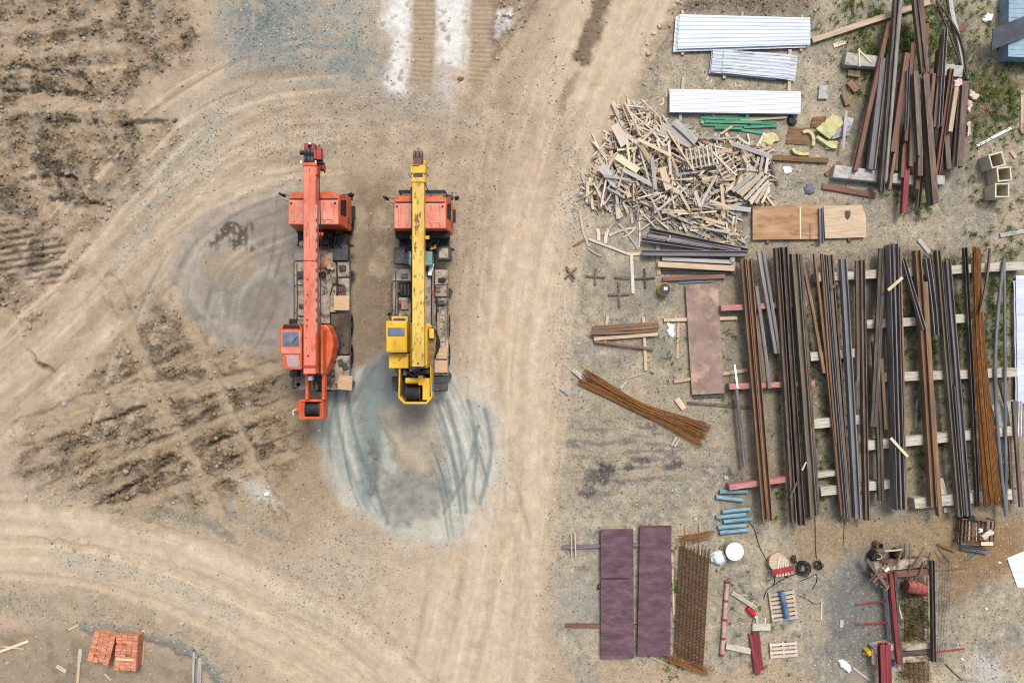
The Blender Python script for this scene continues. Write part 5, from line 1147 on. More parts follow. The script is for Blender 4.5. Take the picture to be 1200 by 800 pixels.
bundle('rebar_bundle', 'wide bundle of orange rusted rods widening towards its lower end, right-hand rows', [(1144, 290), (1144.5, 350), (1148, 430), (1155, 510), (1163, 590)], [10, 10, 13, 17, 22], 58, .022, ROD1, .52, 4, None, 9, 'rebar bundle', ROD2)
for x0, y0, x1, y1, w in ((727, 455, 735, 447, 2.5), (787, 521.5, 793, 512, 2.2), (790.5, 523, 796.5, 513.5, 2.2), (806, 494, 811, 489.5, 4)):
    bar(x0, y0, x1, y1, w, 'T', SLEEP, 'thin pale batten sticking out from under the slanting rod bundle', .0, .08, None, 'timber_batten', 'batten', 'battens under the slanting rod bundle')
bar(671, 433, 683, 443, 5, 'T', CONC, 'pale block under the thin end of the slanting rod bundle', .0, .10, None, 'concrete_block', 'block')

# ---- the heaped steel in the top right corner
GT = 'rusty sections heaped in the top right corner'
def hp(x0, y0, x1, y1, w, k, m, label, z, h=.2, z1=None, **kw):
    name = {'P': 'steel_pipe', 'U': 'steel_channel', 'D': 'steel_channel', 'L': 'steel_angle'}.get(k, 'steel_beam')
    return bar(x0, y0, x1, y1, w, k, m, label, z, h, z1, name, name.replace('_', ' '), GT, **kw)
def block(corners, z0, h, m, name, label, cat, group=None, bev=.03):
    pts = [P(x, y, z0+h) for x, y in corners]; c = sum(pts, Vector())/len(pts)
    b = MB(); b.prism([(p.x-c.x, p.y-c.y) for p in pts][::-1], 0, h)
    o = b.build(name, m, None, bevel=bev, loc=(c.x, c.y, z0)); return tag(o, label, cat, group)
block([(992, 61), (1032, 66), (1030, 79), (990, 76)], 0, .40, CONC, 'concrete_block', 'whitish concrete block under the upper left of the heaped steel', 'concrete block', 'concrete blocks under the heaped steel')
block([(1104, 74), (1129, 77), (1128, 91), (1103, 88)], 0, .40, CONC, 'concrete_block', 'whitish concrete block under the upper right of the heaped steel', 'concrete block', 'concrete blocks under the heaped steel')
block([(979, 193), (1075, 206), (1074, 217), (976, 208)], 0, .40, CONC, 'concrete_block', 'long stained white concrete beam under the lower left of the heaped steel', 'concrete block', 'concrete blocks under the heaped steel')
block([(1085, 203), (1108, 206), (1107, 217), (1084, 214)], 0, .40, CONC, 'concrete_block', 'small white concrete block under the lower right of the heaped steel', 'concrete block', 'concrete blocks under the heaped steel')
hp(1042, 28, 1003, 200, 5, 'D', R_RED, 'reddish channel slanting along the left edge of the heap', .42)
hp(1037, 67, 1022, 198, 8.5, 'H', R_PU, 'broad purple-grey beam second from the left of the heap', .42, .26)
hp(1047.5, 60, 1032, 221, 5, 'D', R_DK, 'dark brown bar between the purple-grey beam and the shiny strip', .42)
hp(1052, -8, 1034, 224, 5.2, 'H', R_DK, 'very long dark beam leaving the frame at the top, left of the shiny one', .66, .24)
hp(1057, -8, 1038, 212, 4, 'D', R_GR, 'very long shiny grey strip leaving the frame at the top', .67, .2)
hp(1064, 62, 1047, 178, 6.5, 'D', R_RED, 'broad red-brown channel in the left half of the heap', .66, .22)
hp(1053, 150, 1043, 222, 3.6, 'D', R_OR, 'bright orange bar poking out at the lower left of the heap', .42, .2)
hp(1070, 50, 1062, 165, 4, 'D', R_RED, 'pinkish-brown bar right of the broad red-brown channel', .66)
hp(1065, 82, 1062.5, 152, 3, 'U', R_BL, 'short blue-grey channel among red ones in the heap', .90, .14)
hp(1062.5, 145, 1058, 208, 5, 'D', R_RED, 'dusty red-brown bar lying low between orange and maroon ones', .43, .2)
hp(1067, 145, 1060, 250, 6.5, 'D', CHAN, 'maroon primed channel reaching lowest of the heap', .43, .22)
hp(1069.5, 90, 1067.5, 195, 4, 'D', R_BR, 'brown bar above the maroon channel', .66, .2)
hp(1073, -8, 1083, 85, 6, 'H', R_BR, 'very long brown beam at the heap top, left of the second pair', .95, .22, .70)
hp(1079.5, -8, 1087, 84, 5.5, 'D', R_BR, 'very long brown channel at the heap top, right of the second pair', .95, .2, .70)
hp(1087, 28, 1085, 92, 4, 'D', R_RED, 'short reddish bar right of the very long brown pair', .68, .2)
hp(1073.5, 83, 1079, 182, 6, 'I', R_BR, 'brown upright beam in the middle of the heap', .90, .28)
hp(1085.5, 87, 1097, 238, 7, 'I', R_BR, 'broad brown beam on top in the right half of the heap', .90, .28)
hp(1083, 140, 1091, 241, 4.5, 'D', R_OL, 'olive-brown bar tight on the left of the broad top beam', .66, .22)
hp(1079, 176, 1079, 206, 6, 'D', R_BR, 'short stub of brown channel in the middle of the heap foot', .68, .2)
hp(1076, 190, 1075, 222, 4, 'D', R_RED, 'short reddish stub at the heap foot', .43, .18)
hp(1082, 190, 1077, 243, 4.5, 'U', R_OL, 'dull olive channel poking out below the heap middle', .43, .2)
hp(1101, 58, 1094, 150, 4.2, 'D', R_OR, 'orange-brown bar crossing under the grey strip at right', .43, .2)
hp(1109, 33, 1102, 148, 4, 'U', R_GR, 'grey channel standing clear at the upper right of the heap', .90, .18)
hp(1105.5, 40, 1100, 90, 3, 'D', R_BR, 'thin brown bar beside the clear grey channel', .68, .2)
hp(1095, 86, 1091, 132, 4, 'D', R_RED, 'pinkish short bar in the right half of the heap', .70, .2)
hp(1101, 97, 1096, 149, 5, 'D', R_BR, 'short dark-brown bar between the pinkish ones', .70, .22)
hp(1116, 80, 1099, 204, 5, 'H', R_RED, 'long pinkish-brown beam slanting across the right of the heap', .72, .24)
hp(1121.5, 102, 1114, 154, 5, 'T', W_TAN, 'tan timber baulk lying among the steel on the heap right', .70, .2)
hp(1110, 156, 1112.5, 198, 6, 'D', R_BR, 'short wide brown channel at the lower right of the heap', .43, .24)
hp(1125, 104, 1117, 198, 3, 'D', R_DK, 'thin dark bar left of the rightmost brown beam', .43, .2)
hp(1132, 95, 1125, 195, 7.5, 'D', R_BR, 'wide plain brown channel at the right edge of the heap', .44, .34)
hp(1106, 110, 1103, 190, 4, 'D', R_DK, 'dark bar deep between the right-hand sections of the heap', .42, .16)
hp(1089, 110, 1092, 200, 4, 'D', R_DK, 'dark bar deep under the broad top beam', .42, .16)
hp(1056, 95, 1050, 200, 4, 'D', R_DK, 'dark bar deep in the left half of the heap', .42, .16)
bar(1098, 0, 1134, 93, 2.6, 'P', R_DK, 'dark bent thin pole curving down the right side of the heap', .15, None, None, 'bent_pole', 'pole', mids=[(1112, 18), (1126, 42), (1132, 66)])
bar(1113, -8, 1133, 92, 5, 'T', W_GRY, 'crooked grey-brown pole curving beside the dark thin one', .02, .12, None, 'wooden_pole', 'pole', mids=[(1117, 20), (1124, 44), (1129, 70)])
bar(1124, 35, 1134, 27, 6, 'T', R_RED, 'small rusty plate offcut above the crooked pole', .02, .06, None, 'steel_offcut', 'offcut')
bar(952, 47, 1090, 2, 6.5, 'T', W_TAN, 'long tan timber baulk running up under the very long beams', .0, .2, None, 'timber_baulk', 'timber')
bar(964, 218, 1027, 229, 6.5, 'T', R_RED, 'flat rusty bar lying below the long concrete beam', .0, .10, None, 'steel_flat_bar', 'steel flat bar')
for x, y, a, t in ((1001, 86, -8, 'upper'), (1000, 101, -50, 'middle'), (992, 116, -70, 'lower')):
    p = P(x, y, .14); b = MB(); b.box(0, 0, 0, .58, .31, .14); o = b.build('rusty_block', R_OR, None, bevel=.012, loc=(p.x, p.y, .002)); o.rotation_euler = (0, 0, math.radians(a))
    tag(o, 'rust-brown block left of the heaped steel, %s of three' % t, 'block', 'rusty blocks beside the heap')
bar(977, 54, 991, 49, 5, 'T', W_YEL, 'short pale board above the whitish concrete block', .0, .04, None, 'board', 'board')
for x0, y0, x1, y1, t in ((1007, 57, 1007.5, 78, 'upright'), (1006, 58, 1021, 73, 'slanting')):
    bar(x0, y0, x1, y1, 1.8, 'T', W_YEL, '%s thin yellow stick lying on the whitish concrete block' % t, .405, .03, None, 'stick', 'stick')
block([(960, 100), (970, 100), (970, 116), (959, 116)], 0, .12, CONC, 'concrete_block', 'small pale pinkish block standing alone right of the white sheet', 'concrete block', None, .02)
b = MB()
# bent pale foam pieces at the heap's right edge
def chunk(pts, z0, h, m, name, label, cat, group=None, seed=0):
    rg = random.Random(seed); q = [P(x, y, z0+h) for x, y in pts]; c = sum(q, Vector())/len(q); pl = [(p.x-c.x, p.y-c.y) for p in q]
    pl2 = []
    for i, (x, y) in enumerate(pl):
        x2, y2 = pl[(i+1) % len(pl)]; L_ = math.hypot(x2-x, y2-y)
        for t in (0, .25, .5, .75): pl2.append((x+(x2-x)*t+rg.uniform(-.13, .13)*L_, y+(y2-y)*t+rg.uniform(-.13, .13)*L_))
    pl = pl2; b = MB(); n = len(pl)
    r0 = [(x, y, 0) for x, y in pl]; r1 = [(x*1.03, y*1.03, h*.55+rg.uniform(-.02, .02)) for x, y in pl]; r2 = [(x*.86+rg.uniform(-.02, .02), y*.86+rg.uniform(-.02, .02), h+rg.uniform(-.03, .02)) for x, y in pl]
    b.loft([r0, r1, r2], False); b.add(r2+[(0, 0, h*1.02)], [(i, (i+1) % n, n) for i in range(n)]); b.add(r0, [tuple(range(n-1, -1, -1))])
    o = b.build(name, m, None, 50, loc=(c.x, c.y, z0)); return tag(o, label, cat, group)
chunk([(1118, 94), (1127, 91), (1129, 97), (1123, 102), (1119, 101)], .78, .12, PINKF, 'foam_piece', 'pink foam piece lying on the heap right end', 'foam piece', None, 1)
chunk([(1136, 104), (1142, 107), (1148, 112), (1145, 118), (1139, 114), (1136, 114)], .0, .12, PINKF, 'foam_piece', 'largest pale pink foam scrap right of the heap, uppermost', 'foam piece', None, 2)
chunk([(1135, 117), (1140, 118), (1139, 126), (1136, 132), (1134, 130)], .0, .10, PINKF, 'foam_piece', 'narrow pale pink foam scrap right of the heap, middle', 'foam piece', None, 3)
chunk([(1133, 144), (1138, 142), (1137, 150), (1138, 158), (1133, 160)], .0, .10, PINKF, 'foam_piece', 'long pale pink foam scrap right of the heap, lowest', 'foam piece', None, 4)
bar(1145, 171, 1186, 149.5, 3, 'L', WHITEP, 'thin white metal angle lying slantwise above the hollow boxes', .0, .08, None, 'metal_angle', 'metal angle')
bar(1198, 106, 1198, 156, 3.6, 'T', W_TAN, 'upright pale plank at the photo right edge beside the grass', .0, .05, None, 'board', 'board')
bar(1172.5, 276, 1203, 270, 5, 'T', W_GRY, 'whitish board above the right-hand rows at the photo edge', .0, .06, None, 'board', 'board')
bar(1077, 281, 1090, 296.5, 4.6, 'T', W_GRY, 'short whitish timber propped on the grey channel ends', .60, .12, .80, 'timber_block', 'timber block')
bar(1185, 177, 1191, 185, 4, 'T', W_TAN, 'small tan wood scrap right of the hollow boxes', .0, .05, None, 'board', 'board')
bar(1075, 467, 1073, 501, 3, 'T', W_GRY, 'narrow grey-white batten lying on the ground left of the wide orange beam', .0, .04, None, 'timber_batten', 'batten')
bar(1044, 513, 1064, 535, 3.4, 'T', W_YEL, 'yellow pine stick laid across the grey upright pair', 1.09, .05, None, 'stick', 'stick')
bar(1041, 340, 1058, 325, 3.6, 'T', W_YEL, 'small yellow pine wedge across the upper grey upright pair', 1.09, .05, None, 'stick', 'stick')
bar(940, 551, 945, 541, 1.8, 'T', W_YEL, 'tiny yellow stick wedged on the olive beam', .90, .03, None, 'stick', 'stick')
bar(974, 338, 982, 331, 3, 'T', R_RED, 'small rusty plate scrap lying across the middle rows', .82, .03, None, 'steel_offcut', 'offcut')
bar(926, 583, 934, 565, 2, 'T', R_BR, 'short rusty stick leaning over the lower left rows', .88, .03, None, 'steel_offcut', 'offcut')
block([(1162, 474), (1188, 468), (1192, 496), (1168, 500)], .0, .12, CONC, 'white_slab', 'whitish slab under the thin rusty bar and the bowed pipe', 'slab', None, .01)
bar(1187, 343, 1190.5, 432, 3, 'T', W_TAN, 'thin tan batten left of the white sheets at the right edge', .0, .06, None, 'timber_batten', 'batten')
bar(1196, 470, 1195, 512, 4, 'U', WHITEP, 'pale metal post end below the white sheets at the right edge', .27, .2, None, 'metal_post', 'metal post')
# hollow concrete boxes
for (cx, cy, a, t) in ((1165.5, 187.5, 15, 'topmost and most turned'), (1174, 204, 6, 'middle'), (1171.5, 223, 0, 'lowest')):
    p = P(cx+3, cy, .76); b = MB(); s, ti, hh = .33, .26, .76
    o4 = [(-s, -s), (s, -s), (s, s), (-s, s)]; i4 = [(-ti, -ti), (ti, -ti), (ti, ti), (-ti, ti)]
    b.loft([[(x, y, .03) for x, y in i4], [(x, y, hh) for x, y in i4], [(x, y, hh) for x, y in o4], [(x, y, 0) for x, y in o4]][::-1], True)
    o = b.build('hollow_concrete_box', HBLK, None, bevel=.012, loc=(p.x, p.y, .0)); o.rotation_euler = (0, 0, math.radians(a))
    tag(o, 'hollow pale concrete box with dark open top, %s of three' % t, 'concrete box', 'hollow boxes right of the heaped steel')

# ---- sheets
def sheet_stack(corners, z0, n, th, m, name, label, ribs, group=None, off=3, along=True, cat='metal sheets', slip=None, rh=.016):
    """stack of trapezoid-ribbed sheets; each sheet of the stack is a part"""
    q = [P(x, y, z0+n*th) for x, y in corners]; c = sum(q, Vector())/4
    e = empty(name, (c.x, c.y, z0), 0, label, cat, group); rg = random.Random(int(corners[0][0]))
    for k in range(n):
        dx, dy = (0, 0) if k == n-1 else (rg.uniform(-off, off)*.02, rg.uniform(-off, off)*.012)
        if slip and k in slip: dx, dy = slip[k]
        A, B, Cc, D = [Vector((p.x-c.x+dx, p.y-c.y+dy, 0)) for p in q]     # tl tr br bl
        b = MB(); cols = ribs*4; pr = []
        for j in range(cols+1):
            t = j/cols; hgt = (0, 1, 1, 0)[j % 4]*rh
            pr.append((t, hgt))
        rows = []
        zk = k*th+.003
        for t, hgt in pr:
            l = A*(1-t)+D*t; r = B*(1-t)+Cc*t
            rows.append(((l.x, l.y, zk+hgt), (r.x, r.y, zk+hgt)))
        vs = [p for r in rows for p in r]; nn = len(vs)
        vs += [(x, y, z-.004) for x, y, z in vs]
        fs = [(2*i, 2*i+2, 2*i+3, 2*i+1) for i in range(cols)]+[(nn+2*i, nn+2*i+1, nn+2*i+3, nn+2*i+2) for i in range(cols)]
        fs += [(2*i, nn+2*i, nn+2*i+2, 2*i+2) for i in range(cols)]+[(2*i+1, 2*i+3, nn+2*i+3, nn+2*i+1) for i in range(cols)]
        fs += [(0, 1, nn+1, nn), (2*cols, nn+2*cols, nn+2*cols+1, 2*cols+1)]
        b.add(vs, fs); b.build('ribbed_sheet', m, e)
    return e
for x0, y0, x1, y1 in ((800, 12, 800, 64), (870, 14, 869, 62), (940, 18, 939, 60)):
    bar(x0, y0, x1, y1, 3.5, 'T', W_TAN, 'tan batten carrying the largest galvanised sheets', .0, .10, None, 'timber_batten', 'batten', 'battens under the largest galvanised sheets')
for x0, y0, x1, y1 in ((850, 54, 849, 92), (926, 58, 925, 107)):
    bar(x0, y0, x1, y1, 4, 'T', W_TAN, 'tan batten carrying the stained galvanised sheets', .0, .10, None, 'timber_batten', 'batten', 'battens under the stained galvanised sheets')
for x0, y0, x1, y1 in ((801, 91, 797, 142), (837, 102, 836, 137), (877, 104, 876, 137)):
    bar(x0, y0, x1, y1, 3.6, 'T', W_GRY, 'grey batten carrying the bright white sheets', .0, .10, None, 'timber_batten', 'batten', 'battens under the bright white sheets')
sheet_stack([(797, 16.5), (950, 20.5), (950, 52), (794, 57)], .115, 4, .045, ZINC, 'sheet_stack', 'largest stack of bluish-white ribbed galvanised sheets at the top', 8, 'stacks of ribbed sheets', 3, slip={0: (-.14, -.02), 1: (-.18, -.10), 2: (-.05, .0)})
sheet_stack([(849, 58), (927, 63.5), (924, 93), (846, 85)], .115, 4, .045, ZINCD, 'sheet_stack', 'smaller dirty grey-streaked stack of ribbed sheets below the largest', 7, 'stacks of ribbed sheets', 3, slip={0: (-.55, .02), 1: (.36, -.03), 2: (-.50, .04)})
sheet_stack([(785, 104), (939, 107), (938.5, 133), (785, 131)], .115, 5, .045, WSHEET, 'sheet_stack', 'bright clean white stack of ribbed sheets above the green laths', 9, 'stacks of ribbed sheets', .6)
sheet_stack([(1191, 328), (1212, 327), (1213, 472), (1193.5, 472)], .10, 4, .05, ZINC, 'sheet_stack', 'whitish stack of ribbed sheets cut by the right photo edge', 4, 'stacks of ribbed sheets', 4, slip={1: (.08, .22)})
sheet_stack([(1181, 654), (1215, 640), (1224, 690), (1193, 688)], .02, 1, .05, WSHEET, 'loose_sheet', 'white sheet lying alone at the lower right photo edge', 5)
# green laths
rg = random.Random(12)
for k, (x0, y0, x1, y1, w) in enumerate(((845, 133.5, 903, 134.5, 3.4), (821, 137.5, 872, 139.5, 3.6), (850, 139.5, 900, 138.5, 3), (826, 142, 893, 143.5, 3.6), (840, 145, 909, 142, 2.6), (823, 146, 876, 147.5, 2.6), (872, 149, 911, 147.5, 3), (838, 149.5, 870, 150.5, 3), (858, 150.5, 896, 156, 4), (820, 140.5, 850, 147, 2.4), (880, 145.5, 907, 144.5, 2.2))):
    side = ('long green lath on the upper side of the lath pile', 'short green lath at the left end of the lath pile', 'pale green lath in the right half of the lath pile', 'long green lath through the middle of the lath pile', 'thin green-tipped lath sticking out to the right', 'narrow worn green lath low in the lath pile', 'green lath at the right end of the pile, second lowest', 'short worn green lath low in the pile middle', 'broad bright green lath lowest in the pile', 'small slanting green lath at the left pile corner', 'thinnest green lath between two right-hand ones')[k]
    bar(x0, y0, x1, y1, w, 'T', GREEN, side, .01+.03*(k % 4), .035, None, 'green_lath', 'lath', 'green laths below the white sheets')
for x0, y0, x1, y1, w, z, t in ((826, 136, 866, 136, 2, .02, 'thin'), (821, 143.5, 868, 141, 2.2, .05, 'slanting'), (868, 141.5, 922, 137.5, 2.4, .10, 'longest'), (845, 157, 858, 148, 2.6, .12, 'short angled')):
    bar(x0, y0, x1, y1, w, 'T', W_TAN, '%s bare tan lath among the green ones' % t, z, .03, None, 'bare_lath', 'lath', 'bare laths among the green ones')
# plates
def plate(corners, z0, th, m, name, label, cat='steel plate', group=None, bev=.004):
    return block(corners, z0, th, m, name, label, cat, group, bev)
plate([(882, 242), (962, 240), (963, 280), (882, 281)], .14, .05, PLY, 'plywood_sheet', 'brown plywood board at left, with a pale strip, below the timber heap', 'plywood', 'plywood boards on the ground')
plate([(965, 241), (1010, 240), (1015, 254), (1015, 278), (967, 279.5)], .12, .05, W_TAN, 'plywood_sheet', 'paler plywood board at right, with a dark stain, touching the steel stub', 'plywood', 'plywood boards on the ground')
bar(938, 280, 938, 243, 2, 'T', W_YEL, 'pale strip of wood lying across the left plywood board', .195, .02, None, 'stick', 'stick')
bar(950, 262, 950, 280, 1.6, 'T', R_OR, 'thin orange rod lying on the left plywood board', .195, .02, None, 'steel_rod', 'rod')
bar(962, 244, 963, 285, 4.5, 'U', R_BL, 'short blue-grey channel lying between the two plywood boards', .20, .12, None, 'steel_channel', 'steel channel')
for x0, y0, x1, y1 in ((900, 238, 900, 285), (995, 238, 996, 283)):
    bar(x0, y0, x1, y1, 4, 'T', W_BRN, 'brown batten under a plywood board', .0, .115, None, 'timber_batten', 'batten', 'battens under the plywood boards')
chunk([(990, 248), (996, 247), (997, 253), (993, 257), (991, 255)], .172, .02, DKGREY, 'dark_rag', 'dark rag lying on the right plywood board', 'rag', None, 5)
for (x0, y0, x1, y1) in ((778, 375, 864, 372.5), (790, 447, 876, 433.5)):
    bar(x0, y0, x1, y1, 4, 'T', W_TAN, 'tan batten under the pinkish steel plate, %s one' % ('upper' if y0 < 400 else 'lower'), .0, .12, None, 'timber_batten', 'batten', 'battens under the pinkish plate')
plate([(803, 333), (841, 332), (849, 460.5), (811, 462.5)], .135, .06, PINKP, 'steel_plate', 'pinkish rusty steel plate left of the pink sleepers')
plate([(811, 461), (848, 459), (850, 465), (813, 467)], .0, .08, DKGREY, 'steel_plate', 'dark strip added for the shadow below the pinkish plate')  # dark sheet added where the pinkish plate's shadow falls
for x0, y0, x1, y1, m, t in ((659, 641.5, 755, 638, R_PU, 'upper'), (663, 733, 755, 733.5, R_RED, 'lower')):
    bar(x0, y0, x1, y1, 3.6, 'T', m, '%s steel bearer sticking out left under the purple plates' % t, .0, .16, None, 'steel_bearer', 'bearer', 'bearers under the purple plates')
plate([(704, 620.5), (742, 620), (742.5, 677), (704, 677)], .17, .10, OXIDE, 'steel_plate', 'purple oxide plate at upper left, with a dark scorch along its lower edge', 'steel plate', 'purple oxide plates')
plate([(704, 678.5), (742.5, 678.5), (743, 771), (704.5, 771.5)], .17, .09, OXIDE, 'steel_plate', 'purple oxide plate at lower left, below the scorched one', 'steel plate', 'purple oxide plates')
plate([(750, 616), (787, 616.5), (785.5, 768), (747, 768)], .17, .14, OXIDE, 'steel_plate', 'longest purple oxide plate, to the right of the split pair', 'steel plate', 'purple oxide plates')
bar(701, 688, 703, 688.5, 6, 'P', DKGREY, 'grey pipe stub at the left edge of the split purple plates', .02, None, None, 'pipe_stub', 'pipe')
for x0, y0, x1, y1, t in ((787.8, 649, 789.5, 720, 'upright'), (763, 769, 798, 787, 'slanting')):
    bar(x0, y0, x1, y1, 2.4, 'T', W_TAN, '%s thin tan stick along the longest purple plate' % t, .0, .04, None, 'stick', 'stick')
for x0, x1 in ((669.5, 670), (674, 674.5)):
    bar(x0, 624, x1, 652, 1.6, 'T', W_TAN, 'thin tan stick of a pair crossing the upper steel bearer', .165, .02, None, 'stick', 'stick', 'paired sticks left of the purple plates')
# rebar mats
def mesh_mat(label, corners, na, nb, r, m, z, slant=0, layers=1, name='rebar_mesh', group=None):
    q = [P(x, y, z) for x, y in corners]; c = sum(q, Vector())/4; e = empty(name, (c.x, c.y, 0), 0, label, 'rebar mesh', group); rg = random.Random(int(corners[0][0]))
    A, B, Cc, D = [p-c for p in q]
    def at(u, v): return (A*(1-u)+B*u)*(1-v)+(D*(1-u)+Cc*u)*v
    for k in range(layers):
        b = MB(); zz = z+k*.05; ox = rg.uniform(-.03, .03)
        for i in range(na):
            u = i/(na-1); p0, p1 = at(u, 0), at(u, 1); b.tube([(p0.x+ox, p0.y, zz), (p1.x+ox, p1.y, zz)], r, 5)
        b.build('long_wire', m, e, 60); b = MB()
        for i in range(nb):
            v = (i+rg.uniform(-.1, .1))/(nb-1); v2 = v+slant
            if v2 > 1 or v > 1: continue
            p0, p1 = at(-.01, max(v, 0)), at(1.01, v2); b.tube([(p0.x, p0.y+ox, zz+2*r), (p1.x, p1.y+ox, zz+2*r)], r, 5)
        b.build('cross_wire', m, e, 60)
    return e
mesh_mat('stack of rusty brown reinforcing mesh with slanting wires right of the purple plates', [(797, 640), (831, 643), (823, 784), (790, 772)], 9, 36, .013, ROD2, .06, .08, 3)
bundle('rebar_bundle', 'short orange rusted rod bundle across the top of the brown mesh', [(794, 631), (812, 630), (833, 625)], [8, 9, 9], 20, .014, ROD1, .28, 2, None, 21, 'rebar bundle', ROD2)
bundle('rebar_bundle', 'short orange rusted rod bundle across the foot of the brown mesh', [(782, 770), (806, 778), (830, 786)], [8, 10, 8], 20, .014, ROD1, .28, 2, None, 22, 'rebar bundle', ROD2)
for x, y0, y1 in ((804, 617, 640), (820.5, 613, 650)):
    bar(x, y0, x, y1, 1.5, 'T', W_TAN, 'thin tan stick under the top rod bundle, %s' % ('left' if x < 810 else 'right'), .10, .02, None, 'stick', 'stick')

# ---- steel and timber below the scrap heap
GS = 'sections stacked below the scrap timber heap'
def st_(x0, y0, x1, y1, w, k, m, label, z, h=None, cat='steel beam', name='steel_beam'):
    return bar(x0, y0, x1, y1, w, k, m, label, z, h, None, name, cat, GS)
st_(762, 269, 878, 293.5, 4.6, 'U', R_PU, 'purple-grey channel uppermost of the slanting trio', .20, .2)
st_(759, 276, 868, 293, 4.6, 'D', R_PU, 'purple-grey bar in the middle of the slanting trio', .16, .2)
st_(753, 280.5, 834, 292, 4.4, 'U', R_BL, 'blue-grey channel lowest of the slanting trio', .16, .2)
st_(753, 296, 876, 297, 6.6, 'H', R_PU, 'broad purple-grey beam lying level under the slanting trio', .16, .24)
st_(776, 303, 858, 307, 4.5, 'T', W_GRY, 'grey-brown timber just below the level purple beam', .05, .18, 'timber', 'timber_baulk')
st_(771, 309.5, 861, 314.5, 6.4, 'T', W_TAN, 'broad tan timber baulk below the purple beam', .05, .22, 'timber', 'timber_baulk')
st_(775, 317.5, 862, 319, 3.4, 'U', R_DK, 'thin dark channel between the tan baulk and the red-brown bar', .02, .12)
st_(777, 327, 850, 323.5, 5, 'D', R_RED, 'red-brown bar lowest of the stacked sections', .02, .16)
st_(796, 330.5, 836, 328.5, 3, 'U', BLUEP, 'thin pale blue angle just above the pinkish steel plate', .0, .08, 'metal angle', 'metal_angle')
for x, t in ((770, 'left'), (858, 'right')):
    bar(x, 272, x+2, 322, 5, 'T', W_TAN, 'tan batten under the stacked sections, %s end' % t, .0, .05, None, 'timber_batten', 'batten', 'battens under the stacked sections')
chunk([(855, 301), (861, 300), (862, 304), (857, 308)], .22, .08, CONC, 'stone', 'small white stone on the right end of the stacked sections', 'stone', None, 6)
b = MB(); p = P(780, 338.5, .5); b.cyl((0, 0, 0), (0, 0, .48), .29, 30); o = b.build('steel_drum', mat('drum_yellow', three(C(206, 176, 30), C(224, 196, 44), C(232, 206, 70)), 4, rough=.5, bump=.04, vary=.02), None, 40, .02, loc=(p.x-.03, p.y, .0)); tag(o, 'navy and yellow drum with a white square label, above the rusty laths', 'drum')
t_ = MB(); t_.cyl((0, 0, .481), (0, 0, .50), .27, 30); t_.cyl((0, 0, .5), (0, 0, .515), .2, 30); lid = t_.build('lid', DRUMB, o, 40)
t_ = MB(); t_.box(.03, .02, .516, .17, .13, .004); t_.build('label', WHITEP, lid)
# rusty crosses
def cross(x, y, a, b_, rot, m, label):
    p = P(x, y, .08); bb = MB(); bb.box(0, 0, 0, a, .09, .08); bb.box(0, 0, -.001, .09, b_, .10)
    o = bb.build('steel_cross', m, None, bevel=.01, loc=(p.x, p.y, .004)); o.rotation_euler = (0, 0, math.radians(rot)); tag(o, label, 'steel cross', 'rusty crosses on the ground')
cross(725.5, 345, 1.0, 1.15, 2, R_BR, 'reddest rusty cross, nearest above the rusty laths')
cross(698, 324, .9, .8, -4, R_OL, 'dull brown cross left of the tan upright stick')
cross(756, 326, .95, .9, 3, R_DK, 'dark cross just left of the navy drum')
cross(669, 320, .75, .6, 42, R_BR, 'turned brown cross nearest the haul road')
bar(720, 325, 738, 326, 3, 'T', R_BR, 'short dark bar between two rusty crosses', .0, .06, None, 'steel_offcut', 'offcut')
# rusty laths
for x0, y0, x1, y1, w, z, m, t in ((695, 384, 772, 378.5, 4.2, .10, R_OR, 'uppermost orange-rusted lath of the stack'), (694, 388.5, 773, 382.5, 3.6, .10, R_OR, 'orange-rusted lath second from the top of the stack'), (693, 393, 770, 387, 3.6, .10, W_BRN, 'brown lath third in the stack'), (696, 397, 771, 391.5, 4, .10, W_TAN, 'tan lath lowest in the stack'), (692, 391, 740, 389.5, 2.5, .20, R_OR, 'short rusty lath on top of the stack'), (697, 400, 767, 409, 2.8, .12, R_OR, 'long thin rusty lath fallen slantwise below the stack')):
    bar(x0, y0, x1, y1, w, 'T', m, t, z, .09, None, 'rusty_lath', 'lath', 'rusty laths left of the pinkish plate')
for x0, y0, x1, y1, t in ((712, 370, 709, 402, 'left'), (754, 372, 757, 434, 'right, longer')):
    bar(x0, y0, x1, y1, 3.4, 'T', W_TAN, 'tan bearer under the rusty laths, %s one' % t, .0, .095, None, 'timber_batten', 'batten', 'bearers under the rusty laths')
bar(740, 299, 742, 344, 4, 'T', W_PNK, 'upright pinkish board standing out above the rusty crosses', .0, .06, None, 'board', 'board')
bar(690, 280, 735, 297, 3, 'T', W_PNK, 'pinkish lath leading from the branches to the upright board', .02, .04, None, 'board', 'board')
bar(795, 377, 794, 420, 3, 'T', W_TAN, 'thin tan batten left of the pinkish plate', .0, .03, None, 'timber_batten', 'batten')
bar(806, 472, 880, 477.5, 3.2, 'T', R_BR, 'thin rusty rod below the pinkish plate', .0, .06, None, 'steel_rod', 'rod')
bar(793, 467, 802, 479, 6.5, 'T', W_YEL, 'short pale wood offcut below the pinkish plate', .0, .08, None, 'timber_block', 'timber block')
bar(657.5, 454, 668, 462, 5, 'T', CONC, 'greyish concrete scrap left of the slanting rod bundle', .0, .08, None, 'concrete_block', 'concrete block')
bar(862.5, 445, 873, 547, 4.6, 'P', R_PU, 'purple-grey pipe lying alone left of the rows', .30, None, None, 'steel_pipe', 'steel pipe')
bar(861, 427, 864.5, 455, 2.4, 'T', WHITEP, 'thin white stick across the middle pink sleeper end', .505, .03, None, 'stick', 'stick')
